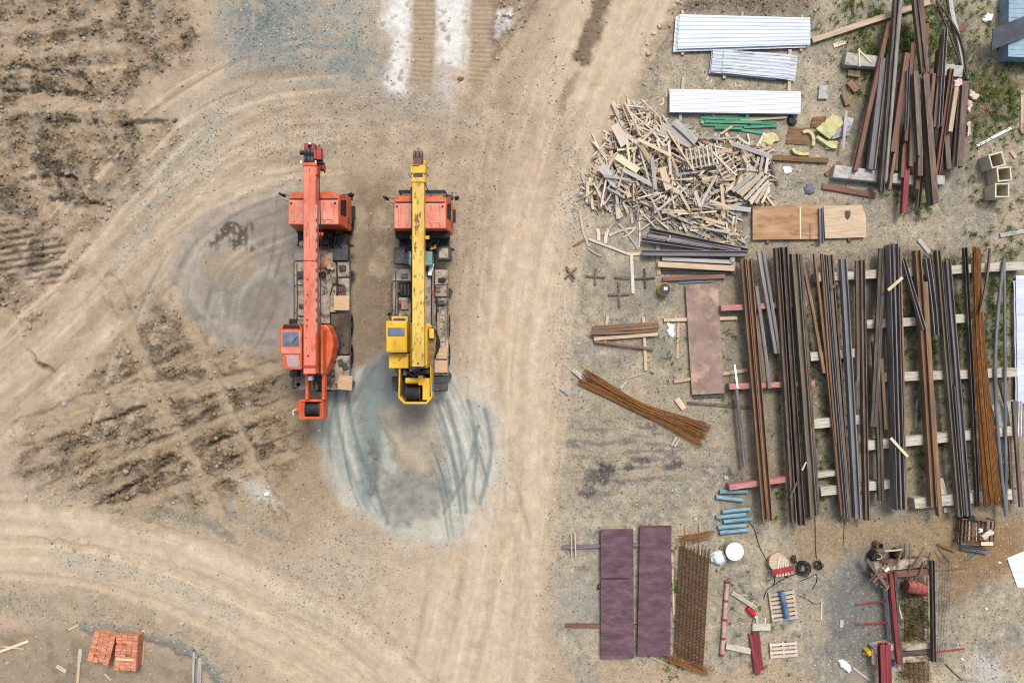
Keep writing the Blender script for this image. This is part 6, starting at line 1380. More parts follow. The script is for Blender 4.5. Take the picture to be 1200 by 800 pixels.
bar(735, 443, 754, 438, 1.8, 'T', W_TAN, 'thin dry twig above the slanting rod bundle', .0, .03, None, 'stick', 'stick')
chunk([(783, 378), (790, 380), (792, 392), (786, 396), (782, 390)], .0, .06, BAG, 'plastic_bag', 'crumpled white plastic scrap right of the rusty laths', 'plastic scrap', None, 8)
for (x, y, t) in ((851, 560, 'pale stone above the pale blue pipes'), (815, 608, 'white stone above the brown mesh'), (948, 548, 'grey stone between the lower left rows'), (884, 466, 'yellowish stone between the pink sleepers')):
    chunk([(x-3, y-1), (x, y-3), (x+3, y-1), (x+2, y+2), (x-2, y+2)], .0, .08, CONC, 'stone', t, 'stone', None, x)
# pale blue pipes
for k, (x0, y0, x1, y1, t) in enumerate(((844, 576.5, 877, 576, 'topmost pale blue pipe of the upper pair'), (839.5, 582.5, 871, 586.3, 'slanting pale blue pipe of the upper pair'), (847, 600, 879.5, 596.6, 'pale blue pipe just below the gap in the row'), (839.8, 606.6, 874, 603.3, 'whitish pipe sticking furthest left in the lower five'), (848.5, 611.8, 882, 608, 'greenish pipe in the middle of the lower five'), (842, 618.6, 874.5, 616, 'greenish pipe second from the bottom of the lower five'), (844, 624.6, 878, 621, 'lowest pale blue pipe beside the white drum'))):
    bar(x0, y0, x1, y1, 5.2, 'P', BLUEP, t, .01, None, None, 'blue_pipe', 'pipe', 'pale blue pipes lying in a short row')
# white drum, bag, cable reels
b = MB(); p = P(861, 646, .5); b.cyl((0, 0, 0), (0, 0, .48), .36, 36, .40); o = b.build('plastic_tub', mat('tan_tub', three(C(176, 158, 118), C(196, 178, 138), C(210, 194, 160)), 4, rough=.6, vary=.02), None, 40, .015, loc=(p.x, p.y, 0)); tag(o, 'tan tub with a round white lid beside the white bag', 'tub')
b = MB(); b.cyl((0, 0, .481), (0, 0, .515), .42, 36); b.cyl((0, 0, .515), (0, 0, .525), .37, 36, .34); b.build('lid', WHITEP, o, 40, .01)
rg = random.Random(31); p = P(844, 655, .3); b = MB(); rings = []
for k in range(7):
    t = k/6; rings.append([((.36-.26*t**1.5)*(1+rg.uniform(-.25, .25))*math.cos(a), (.33-.22*t**1.5)*(1+rg.uniform(-.25, .25))*math.sin(a), .30*math.sin(t*1.5)+rg.uniform(-.02, .02)) for a in [2*math.pi*i/14 for i in range(14)]])
b.loft(rings); o = b.build('plastic_bag', BAG, None, 25, loc=(p.x, p.y, .0)); tag(o, 'crumpled white plastic bag beside the tub with the white lid', 'plastic bag')
p = P(912, 660, .35); e = empty('cable_reel', (p.x, p.y, 0), 0, 'wooden cable reel with slats and a red bar laid on it', 'cable reel')
b = MB(); b.cyl((0, 0, .0), (0, 0, .07), .40, 28); b.build('lower_flange', W_TAN, e, 40)
b = MB(); b.cyl((0, 0, .07), (0, 0, .34), .2, 18); b.build('core', W_BRN, e, 40)
b = MB(); b.cyl((-.02, .08, .34), (-.02, .08, .39), .42, 28); b.build('upper_flange', W_TAN, e, 40)
for k in range(5):
    b = MB(); b.box(-.02+.11*k, -.12-.01*k, .392+.002*k, .085, .95-.06*k, .035, -.12+.05*k); b.build('slat', W_PNK, e)
bar(905, 671, 930.5, 665.5, 6, 'T', DEEPRED, 'red painted bar lying across the wooden cable reel', .45, .07, None, 'red_bar', 'bar')
chunk([(921, 670), (926, 669), (927, 675), (923, 677)], .0, .2, DEEPRED, 'red_can', 'small dark red can at the foot of the cable reel', 'can', None, 44)
def coil(x, y, r, turns, label, seed, tail):
    rg = random.Random(seed); p = P(x, y, .1); pts = []
    for k in range(turns*16):
        a = k*2*math.pi/16; q = r*(.75+.25*math.sin(k*.23+seed)+rg.uniform(-.05, .05)); pts.append((q*math.cos(a)+.06*math.sin(k*.11), q*math.sin(a)*1.1+.06*math.cos(k*.13), .03+.14*abs(math.sin(k*.37))*rg.random()+.0007*k))
    b = MB(); b.tube(pts, .017, 5)
    tl = [P(u, v, .02)-Vector((p.x, p.y, 0)) for u, v in smooth_path(tail, 3)]
    b.tube([tuple(q) for q in tl], .017, 5)
    o = b.build('cable_coil', BLACK, None, 60, loc=(p.x, p.y, 0)); return tag(o, label, 'cable', 'black cables on the ground')
coil(941, 665, .33, 9, 'large tangled coil of black cable beside the wooden reel', 5, [(938, 670), (930, 673), (918, 678), (905, 686)])
coil(959, 662, .19, 6, 'small black cable coil hanging from the line below the left rows', 6, [(957, 655), (955.5, 640), (955.5, 620), (955, 605)])
coil(930, 655, .13, 4, 'tiny black cable coil squeezed between the reel and the large coil', 7, [(932, 658), (936, 660), (940, 660)])
def cable(path, label, r=.016):
    q = [P(x, y, .02) for x, y in smooth_path(path, 3)]; c = q[len(q)//2].copy(); c.z = 0; b = MB(); b.tube([tuple(v-c) for v in q], r, 5); return tag(b.build('cable', BLACK, None, 60, loc=c), label, 'cable', 'black cables on the ground')
cable([(878, 612), (885, 620), (888, 636), (896, 652), (906, 670), (909, 684), (898, 690), (895, 702)], 'black cable running from the pale blue pipes down to the slatted pallet')
cable([(937, 681), (950, 676), (957, 671), (958, 680), (952, 690)], 'short looping black cable right of the large coil')
cable([(990, 608), (989, 622), (988, 640)], 'faint black cable hanging below the middle rows', .011)
cable([(935, 697), (945, 701), (955, 708), (963, 706)], 'thin wavy black cable right of the slatted pallet', .012)
# red pipe, red cylinder, timbers, channels, pallets
p0, p1 = P(853, 681, .2), P(846.5, 769, .2); c = (p0+p1)/2; c.z = 0
b = MB(); d = (p1-p0); b.ring((p0.x-c.x, p0.y-c.y, .10), (p1.x-c.x, p1.y-c.y, .10), .10, .08); o = b.build('banded_pipe', PINKPIPE, None, 40, loc=c); tag(o, 'pale pink pipe with red bands left of the slatted pallets', 'pipe')
for t in (.0, .25, .5, .75, .97):
    q = p0.lerp(p1, t); q2 = p0.lerp(p1, t+.03); b = MB(); b.ring((q.x-c.x, q.y-c.y, .10), (q2.x-c.x, q2.y-c.y, .10), .115, .09); b.build('red_band', DEEPRED, o, 40)
bar(858, 694, 886, 712, 5, 'T', SLEEP, 'pale timber slanting from the banded pipe to the red cylinder', .0, .10, None, 'timber_baulk', 'timber')
bar(851, 757, 880, 763, 6.5, 'T', SLEEP, 'pale timber at the foot of the banded pipe', .0, .12, None, 'timber_baulk', 'timber')
bar(882, 735, 903, 735, 8, 'T', SLEEP, 'thick pale timber at the upper ends of the maroon channels', .0, .16, None, 'timber_baulk', 'timber')
bar(887, 721, 887.5, 732, 3, 'T', W_PNK, 'short pinkish stick between red cylinder and thick timber', .0, .05, None, 'stick', 'stick')
bar(897, 724, 897, 731, 2, 'T', W_PNK, 'tiny pinkish stick beside the thick pale timber', .0, .05, None, 'stick', 'stick')
pa, pb = P(876, 711.5, .14), P(884, 721, .14); c = (pa+pb)/2; c.z = 0
b = MB(); b.cyl((pa.x-c.x, pa.y-c.y, .14), (pb.x-c.x, pb.y-c.y, .14), .12, 18); o = b.build('gas_cylinder', mat('bright_red_paint', three(C(176, 22, 26), C(206, 30, 34), C(216, 52, 52)), 4, rough=.35, bump=.02, vary=.02), None, 40, .03, loc=c); tag(o, 'bright red small cylinder with a white neck beside pale timber', 'gas cylinder')
dv = (pb-pa).normalized(); b = MB(); b.cyl((pb.x-c.x+dv.x*.02, pb.y-c.y+dv.y*.02, .14), (pb.x-c.x+dv.x*.12, pb.y-c.y+dv.y*.12, .14), .06, 14, .04); b.build('valve', WHITEP, o, 40)
for x0, y0, x1, y1, t in ((880, 743, 886.5, 788, 'left'), (884, 740, 889.5, 790, 'middle'), (888, 740, 893, 785, 'right')):
    bar(x0, y0, x1, y1, 4, 'D', CHAN, 'short maroon primed channel below the thick pale timber, %s of three' % t, .01, .16, None, 'steel_channel', 'steel channel', 'maroon channels below the thick timber')
def pallet(x, y, w, l, rot, n, m, label, zt=.15):
    p = P(x, y, zt); e = empty('pallet', (p.x, p.y, 0), math.radians(rot), label, 'pallet', 'slatted pallets')
    for k in range(n):
        b = MB(); b.box(0, -l/2+l*(k+.5)/n, zt-.03, w, l/n*.66, .03); b.build('slat', m if k % 3 else W_GRY if m is W_TAN else m, e)
    for s in (-1, 0, 1):
        b = MB(); b.box(s*(w/2-.06), 0, .0, .09, l, zt-.032); b.build('bearer', m, e)
    return e
pallet(918, 710, 1.22, 1.38, 8, 7, W_TAN, 'grey-tan slatted pallet with a blue pipe lying on it')
bar(917, 693, 923.5, 725, 6, 'P', BLUE, 'blue pipe lying across the slatted pallet', .155, None, None, 'blue_pipe', 'pipe')
pallet(918.5, 761.5, 1.28, .74, 4, 4, W_PNK, 'small pallet of pinkish slats below the one with the blue pipe', .12)
bar(963, 705, 962.5, 726, 1.8, 'T', W_PNK, 'thin upright pinkish stick on the dark ground', .0, .03, None, 'stick', 'stick')
bar(987, 726, 986, 735, 4.5, 'T', W_GRY, 'small grey board scrap on the dark ground', .0, .03, None, 'board', 'board')
chunk([(983, 775), (988, 772), (996, 778), (999, 786), (994, 788), (986, 781)], .0, .12, BAG, 'plastic_bag', 'torn white plastic on the dark ground at the bottom', 'plastic bag', None, 9)
bar(1000, 782, 1020, 797, 3, 'T', W_GRY, 'grey stick at the bottom on the dark ground', .0, .03, None, 'stick', 'stick')
# ------------------------------------------------------------------ the reinforcement bench at lower right
block([(1024, 660), (1090, 653), (1091, 664), (1026, 670)], .0, .55, CONCD, 'concrete_beam', 'dirty whitish concrete beam at the top of the rebar bench', 'concrete beam', 'concrete beams carrying the rebar bench')
bar(1021, 674.5, 1090, 670, 7, 'D', R_RED, 'red-brown channel lying against the bench top beam', .30, .3, None, 'steel_channel', 'steel channel')
block([(1055, 755), (1092, 752), (1092, 760), (1055, 763)], .0, .45, CONCD, 'concrete_beam', 'pale concrete beam crossing the foot of the rebar bench, upper of two', 'concrete beam', 'concrete beams carrying the rebar bench')
block([(1057, 770), (1092, 767), (1092, 774), (1058, 777)], .0, .45, CONCD, 'concrete_beam', 'pale concrete beam crossing the foot of the rebar bench, lower of two', 'concrete beam', 'concrete beams carrying the rebar bench')
bar(1055, 766.5, 1093, 763, 5, 'D', R_DK, 'dark rusty channel between the two foot beams of the bench', .2, .24, None, 'steel_channel', 'steel channel')
bar(1044.5, 672, 1054, 778, 4.5, 'D', CHAN, 'maroon long bar on the left side of the rebar bench', .62, .16, None, 'steel_channel', 'steel channel')
bar(1049.5, 670, 1057, 779, 3, 'D', R_DK, 'dark rusty long bar inside the maroon bench bar', .61, .15, None, 'steel_channel', 'steel channel')
bar(1041, 690, 1046.5, 752, 3.2, 'U', CONC, 'whitish long channel outside the maroon bench bar', .1, .4, None, 'concrete_channel', 'concrete channel')
bar(1093.5, 657, 1095.5, 776, 4, 'H', R_DK, 'dark rusty long beam on the right side of the rebar bench', .60, .2, None, 'steel_beam', 'steel beam')
bar(1016, 655, 1040, 688, 4, 'D', R_BR, 'brown bar slanting at the upper left corner of the bench', .58, .14, None, 'steel_channel', 'steel channel')
def zcyl(x, y, r, h, m, name, label, cat, z0=0):
    p = P(x, y, z0+h); b = MB(); b.ring((0, 0, 0), (0, 0, h), r, r*.72, 24); b.cyl((0, 0, .01), (0, 0, h*.5), r*.7, 20); return tag(b.build(name, m, None, 40, loc=(p.x, p.y, z0)), label, cat)
zcyl(1032, 640, .17, .5, R_BR, 'rusty_pipe_stub', 'rusty round stub standing highest above the bench', 'pipe stub')
zcyl(1030, 652, .15, .4, W_TAN, 'log_stub', 'tan round stub at the upper left corner of the bench', 'log stub')
chunk([(1021, 651), (1026, 647), (1030, 649), (1028, 657), (1022, 657)], .0, .45, BLACK, 'dark_bag', 'black lump beside the tan round stub', 'bag', None, 11)
chunk([(1047, 650), (1053, 644), (1061, 648), (1060, 655), (1050, 655)], .0, .4, BLACK, 'dark_bag', 'black lump behind the bench top beam', 'bag', None, 12)
bar(1037, 645.5, 1058, 644, 2, 'T', W_TAN, 'thin tan stick above the bench top beam', .42, .04, None, 'stick', 'stick')
for x, t in ((1061, 'left'), (1066.5, 'right')): bar(x, 636, x+.5, 654, 2, 'T', R_OL, 'thin olive rod standing off the bench top, %s one' % t, .3, .04, None, 'steel_rod', 'rod')
chunk([(1035, 666), (1041, 663), (1043, 668), (1038, 671)], .555, .10, WHITEP, 'white_cup', 'small white cup on the bench top beam', 'cup', None, 13)
chunk([(1033, 663), (1039, 662), (1038, 666), (1034, 667)], .555, .06, YEL, 'yellow_glove', 'small yellow scrap on the bench top beam', 'scrap', None, 14)
pa, pb = P(1062, 686, .5), P(1083, 690, .5); c = (pa+pb)/2; c.z = 0
b = MB(); b.cyl((pa.x-c.x, pa.y-c.y, .5), (pb.x-c.x, pb.y-c.y, .5), .30, 24); o = b.build('red_barrel', mat('faded_red_barrel', three(C(120, 62, 58), C(148, 80, 74), C(176, 116, 98)), 3, rough=.6, bump=.05, vary=.02, speck=C(196, 140, 90), spscale=2, spcut=.62), None, 40, .03, loc=c); tag(o, 'faded red barrel lying on the mesh under the bench top', 'barrel')
for t in (.1, .4, .7, .95):
    q = pa.lerp(pb, t); q2 = pa.lerp(pb, t+.04); b = MB(); b.ring((q.x-c.x, q.y-c.y, .5), (q2.x-c.x, q2.y-c.y, .5), .315, .28, 24); b.build('barrel_hoop', DEEPRED, o, 40)
mesh_mat('brown slanting-wired reinforcing mesh lying inside the bench over grass', [(1060, 676), (1086, 674), (1088, 798), (1060, 806)], 6, 34, .011, ROD2, .16, .10, 2)
mesh_mat('brown reinforcing mesh sheet lying across the foot of the bench', [(1062, 770), (1088, 768), (1094, 815), (1066, 815)], 8, 14, .011, ROD1, .10, .25, 1)
GRW = mat('grey_wire', three(C(84, 78, 68), C(104, 98, 88), C(126, 118, 106)), 4, rough=.7, bump=.05, vary=.05)
mesh_mat('upper sheet of thin grey wire mesh right of the bench', [(1101, 652), (1116, 650), (1112, 716), (1100, 716)], 5, 14, .008, GRW, .14, .03, 1)
mesh_mat('lower tilted sheet of thin grey wire mesh right of the bench', [(1100, 704), (1112, 702), (1104, 782), (1097, 782)], 4, 15, .008, GRW, .14, .04, 1)
b = None
for x0, y0, x1, y1, t in ((1007, 707.5, 1040, 704, 'upper'), (1007, 731, 1041, 729.5, 'lower')): bar(x0, y0, x1, y1, 1.6, 'T', DEEPRED, 'thin red rod poking left from the bench, %s one' % t, .25, .04, None, 'red_rod', 'rod', 'red rods at the bench')
bar(1095, 764, 1131, 760, 1.6, 'T', DEEPRED, 'thin red rod poking right from the bench foot', .25, .04, None, 'red_rod', 'rod', 'red rods at the bench')
bar(1098, 668, 1134, 665, 1.2, 'T', R_OL, 'thin olive rod poking right from the bench top', .25, .03, None, 'steel_rod', 'rod')
bar(1108, 778, 1128, 797, 1.4, 'T', R_DK, 'thin dark rod slanting at the bottom right of the bench', .0, .03, None, 'steel_rod', 'rod')
bar(1034.5, 755, 1036, 808, 6, 'I', CHAN, 'short maroon primed beam at the photo bottom, left of two', .66, .26, None, 'steel_beam', 'steel beam', 'maroon beams at the bench foot')
bar(1041, 755, 1042.5, 808, 6, 'I', CHAN, 'short maroon primed beam at the photo bottom, right of two', .66, .26, None, 'steel_beam', 'steel beam', 'maroon beams at the bench foot')
bar(1026, 763, 1052, 757, 7, 'T', SLEEP, 'pale sleeper carrying the short maroon beams', .0, .6, None, 'timber_sleeper', 'sleeper')
bar(1024, 760, 1024.5, 778, 4.5, 'T', W_YEL, 'yellowish upright board left of the short maroon beams', .3, .1, None, 'board', 'board')
chunk([(1016, 763), (1021, 761), (1024, 765), (1021, 769), (1017, 768)], .0, .4, YEL, 'yellow_bucket', 'small yellow bucket at the left foot of the bench', 'bucket', None, 16)
chunk([(1045, 775), (1052, 774), (1053, 780), (1046, 781)], .0, .25, BLUE, 'blue_bucket', 'small blue bucket under the maroon beams', 'bucket', None, 17)
bar(1052, 705, 1057, 724, 1.8, 'T', W_TAN, 'thin tan stick beside the maroon bench bar', .1, .04, None, 'stick', 'stick')
# rusty odds and ends around the bench top
r9 = random.Random(91)
for k in range(16):
    x, y = (r9.uniform(1018, 1062), r9.uniform(640, 690)) if k < 9 else (r9.uniform(1058, 1110), r9.uniform(640, 668)); a = r9.uniform(0, 3.14); l = r9.uniform(5, 15)
    long_ = l > 10; side = 'left of' if x < 1050 else 'above'
    bar(x-l*math.cos(a), y-l*math.sin(a), x+l*math.cos(a), y+l*math.sin(a), r9.choice((1.4, 1.8, 2.4)), 'T', r9.choice((R_BR, R_OR, R_DK, W_BRN)), '%s rusty offcut jumbled %s the bench top beam' % ('long' if long_ else 'short', side), r9.uniform(.56, .72) if y > 650 else r9.uniform(.0, .1), .04, None, 'steel_offcut', 'offcut', 'rusty offcuts around the bench top')
# crate of scrap
p = P(1147, 624, .6); e = empty('scrap_crate', (p.x, p.y, 0), math.radians(-4), 'brown slatted crate of scrap below the orange rod bundle', 'crate')
W_, L_ = 1.5, 1.15
for s in (-1, 1):
    b = MB(); b.box(s*W_/2, 0, 0, .07, .07, .6); b.box(s*W_/2, L_/2, 0, .07, .07, .6); b.box(s*W_/2, -L_/2, 0, .07, .07, .6); b.build_each('post', R_BR, e)
    b = MB(); b.box(0, s*L_/2, .5, W_+.05, .05, .08); b.box(0, s*L_/2, .25, W_+.05, .05, .08); b.box(s*W_/2, 0, .5, .05, L_, .08); b.box(s*W_/2, 0, .25, .05, L_, .08); b.build_each('rail', R_BR, e)
for k in range(8):
    b = MB(); b.box(-.68+.19*k, .0, .06, .06, L_, .05); b.build('floor_bar', W_BRN, e)
for k in range(5):
    b = MB(); b.box(-.62+.16*k, .05, .58+.003*k, .045, .95-.05*k, .045, .03*k); b.build('top_bar', W_TAN if k % 2 else R_BR, e)
for k in range(4):
    b = MB(); b.box(-.35, -.38+.24*k, .63, .55, .04, .03); b.build_each('cross_bar', W_BRN, e)
chunk([(1150, 628), (1162, 620), (1166, 625), (1155, 633)], .5, .1, W_PNK, 'wood_scrap', 'pinkish board scrap lying in the slatted crate', 'wood scrap', None, 18)
chunk([(1147, 620), (1152, 619), (1153, 623), (1148, 624)], .66, .08, WHITEP, 'white_cup', 'white scrap on the slatted crate', 'scrap', None, 19)
bar(1150, 637, 1164, 637, 4, 'T', W_YEL, 'pale stub of board at the crate bottom side', .62, .05, None, 'wood_scrap', 'wood scrap')
chunk([(1134, 607), (1144, 605), (1145, 612), (1135, 613)], .2, .4, BLACK, 'dark_bag', 'black lump behind the slatted crate', 'bag', None, 20)
bar(1127, 641, 1159, 646.5, 5.5, 'U', R_BL, 'blue-grey channel lying along the lower side of the crate', .0, .2, None, 'steel_channel', 'steel channel')
bar(1132, 656, 1148, 645, 2.6, 'L', R_BL, 'thin blue-grey angle slanting below the crate', .0, .1, None, 'steel_angle', 'steel angle')

# ------------------------------------------------------------------ shed corner, top right
e = empty('metal_shed', P(1212, 30, 0), 0, 'low light blue ribbed metal shed corner with a dark sheet on top, upper right', 'shed')
c0 = Vector(e.location)
q = [P(1183, -14, .8)-c0, P(1240, -14, .8)-c0, P(1240, 69, .8)-c0, P(1182, 66, .8)-c0]
b = MB(); b.prism([(v.x*.97, v.y*.97) for v in q][::-1], 0, .75); wl = b.build('wall', SHEDB, e)
b = MB()
for k in range(15):
    t0, t1 = k/15, (k+.45)/15; A = q[0].lerp(q[3], t0); B = q[1].lerp(q[2], t0); Cc = q[1].lerp(q[2], t1); D = q[0].lerp(q[3], t1)
    b.prism([(D.x, D.y), (Cc.x, Cc.y), (B.x, B.y), (A.x, A.y)], 0.752, .775)
b.prism([(v.x, v.y) for v in q][::-1], 0.751, .765); b.build('roof', SHEDB, e)
q = [P(1163, 34, 1)-c0, P(1206, 17, 1)-c0, P(1206, 41, 1)-c0, P(1164, 58, 1)-c0]
b = MB(); b.loft([[(v.x, v.y, .86+(.12 if i in (0, 1) else 0)) for i, v in enumerate(q)][::-1], [(v.x, v.y, .90+(.12 if i in (0, 1) else 0)) for i, v in enumerate(q)][::-1]])
b.build('dark_sheet', SHEDD, e)
b = MB(); ks = [P(1166, 38, 0)-c0, P(1167, 57, 0)-c0]
for k in ks: b.box(k.x*.96, k.y*.9, 0, .08, .08, .86)
b.build_each('post', DKGREY, e)
chunk([(1151, 22), (1158, 14), (1165, 17), (1162, 24), (1155, 26)], .0, .08, BAG, 'plastic_bag', 'grey plastic scrap in the grass left of the blue shed', 'plastic bag', None, 23)

# ------------------------------------------------------------------ insulation, cardboard, bits near the plywood
def pad(corners, z0, h, m, name, label, cat, seed, parent=None):
    """soft uneven slab"""
    q = [P(x, y, z0+h) for x, y in corners]; c = sum(q, Vector())/4; rg = random.Random(seed); n = 9; A, B, Cc, D = [v-c for v in q]; b = MB(); vs = []
    for j in range(n):
        for i in range(n):
            u, v = i/(n-1), j/(n-1); p = (A*(1-u)+B*u)*(1-v)+(D*(1-u)+Cc*u)*v; ed = min(u, 1-u, v, 1-v)
            vs.append((p.x+rg.uniform(-.025, .025), p.y+rg.uniform(-.025, .025), h*(.72+.28*min(1, ed*5))+rg.uniform(-.03, .03)))
    fs = [(j*n+i, (j+1)*n+i, (j+1)*n+i+1, j*n+i+1) for j in range(n-1) for i in range(n-1)]
    rim = [i for i in range(n)]+[k*n+n-1 for k in range(1, n)]+[(n-1)*n+i for i in range(n-2, -1, -1)]+[k*n for k in range(n-2, 0, -1)]
    o = len(vs); vs += [(vs[i][0], vs[i][1], 0) for i in rim]; m_ = len(rim)
    fs += [(rim[k], rim[(k+1) % m_], o+(k+1) % m_, o+k) for k in range(m_)]
    b.add(vs, fs); ob = b.build(name, m, None, 60, loc=(c.x, c.y, z0)); return tag(ob, label, cat)
pad([(976, 136), (1001, 138), (996, 158), (975, 163)], .0, .22, FOIL, 'foil_sheet', 'crumpled grey foil sheet under the yellow insulation pad', 'foil', 3)
pad([(977, 133), (991, 144), (973, 163), (957, 151)], .22, .12, FOAMY, 'insulation_pad', 'large yellow insulation pad on grey foil left of the heaped steel', 'insulation', 4)
pad([(925, 148), (950, 150), (948, 170), (921, 168)], .0, .08, W_BRN, 'cardboard', 'brown cardboard sheet left of the yellow insulation pad', 'cardboard', 5)
pad([(953, 137), (969, 136), (964, 150), (950, 149)], .0, .10, W_BRN, 'cardboard', 'darker cardboard piece above the yellow insulation', 'cardboard', 6)
def curl(pts, w, label):
    pts = smooth_path(pts, 3); q = [P(x, y, .15) for x, y in pts]; c = q[len(q)//2].copy(); c.z = 0; b = MB(); rings = []
    for i, p in enumerate(q):
        t = (q[min(i+1, len(q)-1)]-q[max(i-1, 0)]).normalized(); s = Vector((-t.y, t.x, 0))*w; p = p-c
        rings.append([(p.x-s.x, p.y-s.y, .0), (p.x+s.x, p.y+s.y, .0), (p.x+s.x*.8, p.y+s.y*.8, .17), (p.x-s.x*.8, p.y-s.y*.8, .19)])
    b.loft(rings); return tag(b.build('insulation_strip', FOAMY, None, 60, loc=c), label, 'insulation')
curl([(941, 155), (948, 153), (954, 160), (953, 171)], .09, 'curled yellow insulation strip over the cardboard')
curl([(929, 174), (932, 179), (941, 181), (948, 180)], .09, 'curled yellow insulation strip below the cardboard')
curl([(957, 160), (966, 166), (974, 172), (980, 172)], .10, 'ragged yellow insulation strip below the large pad')
pad([(967, 163), (984, 166), (980, 175), (968, 174)], .0, .10, FOAMY, 'insulation_pad', 'small ragged yellow insulation scrap below the large pad', 'insulation', 9)
chunk([(893, 158), (908, 156), (914, 164), (905, 170), (893, 168)], .0, .10, FOAMY, 'insulation_pad', 'dusty yellow insulation scrap right of the green laths', 'insulation', None, 24)
bar(992, 130, 988, 175, 3.4, 'T', W_GRY, 'thin grey board standing past the foil sheet', .35, .04, None, 'board', 'board')
bar(905, 184.5, 971, 188, 6, 'T', W_BRN, 'long brown timber between the scrap heap and the concrete beam', .0, .14, None, 'timber_baulk', 'timber')
bar(968, 205, 985, 190, 5, 'T', W_BRN, 'short brown timber slanting at the long brown timber end', .0, .08, None, 'timber_baulk', 'timber')
chunk([(926, 133), (931, 136), (934, 143), (929, 148), (924, 142)], .0, .15, BLACK, 'dark_bag', 'black crumpled bag right of the green laths', 'bag', None, 25)
bar(902, 191, 911, 217, 3, 'T', R_DK, 'dark thin bar right of the slanting grey boards', .0, .06, None, 'steel_rod', 'rod')
for x, y, t in ((923, 199, 'white crumpled paper below the long brown timber'), (897, 223, 'tiny white paper scrap right of the boards'), (887, 245, 'pink and white plastic scrap left of the plywood')):
    chunk([(x-6, y-3), (x, y-4), (x+6, y-1), (x+4, y+4), (x-4, y+3)], .0, .04, BAG if t[0] != 'p' else PINKF, 'paper_scrap', t, 'paper scrap', None, x)
chunk([(943, 219), (950, 215), (955, 221), (950, 228), (944, 226)], .0, .06, mat('dark_blue_plastic', three(C(56, 62, 84), C(74, 80, 104), C(104, 108, 124)), 5, rough=.5), 'blue_bag', 'dark blue crumpled bag above the plywood boards', 'bag', None, 27)

# ------------------------------------------------------------------ scrap timber heap
HEAP = [(723, 122), (748, 120), (770, 136), (800, 148), (822, 160), (862, 160), (905, 168), (906, 205), (902, 238), (882, 240), (868, 228), (862, 262), (874, 284), (838, 282), (800, 268), (762, 262), (735, 246), (700, 246), (677, 234), (684, 212), (697, 192), (700, 170), (716, 156), (718, 140)]
def inside(x, y, pts):
    r = False; n = len(pts)
    for i in range(n):
        (ax, ay), (bx, by) = pts[i], pts[(i+1) % n]
        if (ay > y) != (by > y) and x < (bx-ax)*(y-ay)/(by-ay)+ax: r = not r
    return r
def edge(x, y, pts):
    d = 1e9; n = len(pts)
    for i in range(n):
        (ax, ay), (bx, by) = pts[i], pts[(i+1) % n]; ex, ey = bx-ax, by-ay; t = max(0, min(1, ((x-ax)*ex+(y-ay)*ey)/(ex*ex+ey*ey))); d = min(d, math.hypot(x-ax-t*ex, y-ay-t*ey))
    return d
rg = random.Random(77); USED = {}
CN = {'W_YEL': 'pale yellow', 'W_TAN': 'tan', 'W_GRY': 'weathered grey', 'W_PNK': 'pinkish', 'W_BRN': 'dark brown'}
def board(x, y, L_, w, th, ang, z, tilt, mname, extra=None):
    """ang in picture degrees, counter-clockwise from the right"""
    m = globals()[mname]; p = P(x, y, z+th); a = math.radians(ang); b = MB(); n = 4; rings = []; bow = rg.uniform(-.02, .02); k0 = rg.uniform(-.2, .2); k1 = rg.uniform(-.2, .2)
    for i in range(n+1):
        u = (i/n-.5)*L_; dy = bow*(1-(2*i/n-1)**2); sk = k0*w if i == 0 else (k1*w if i == n else 0)
        rings.append([(u-sk*.5, -w/2+dy, 0), (u+sk*.5, w/2+dy, 0), (u+sk*.5, w/2+dy, th), (u-sk*.5, -w/2+dy, th)])
    b.loft(rings); o = b.build('board', m, None, loc=(p.x, p.y, z)); o.rotation_euler = (rg.uniform(-.25, .25), tilt, a)
    zx = 'left' if x < 745 else ('middle' if x < 810 else 'right'); zy = 'upper' if y < 170 else ('central' if y < 215 else 'lower')
    an = ang % 180; dr = 'lying level' if an < 22 or an > 158 else ('rising to the right' if an < 68 else ('upright in the picture' if an < 112 else 'falling to the right'))
    sz = ('stubby ' if L_ < .62 else ('short ' if L_ < .95 else ('' if L_ < 1.5 else 'long ')))+('thin ' if w < .085 else ('wide ' if w > .17 else ''))
    lab = extra or '%s%s board %s in the %s %s scrap heap' % (sz, CN[mname], dr, zy, zx)
    return tag(o, lab, 'board', 'boards in the scrap timber heap')
n = 0; tries = 0
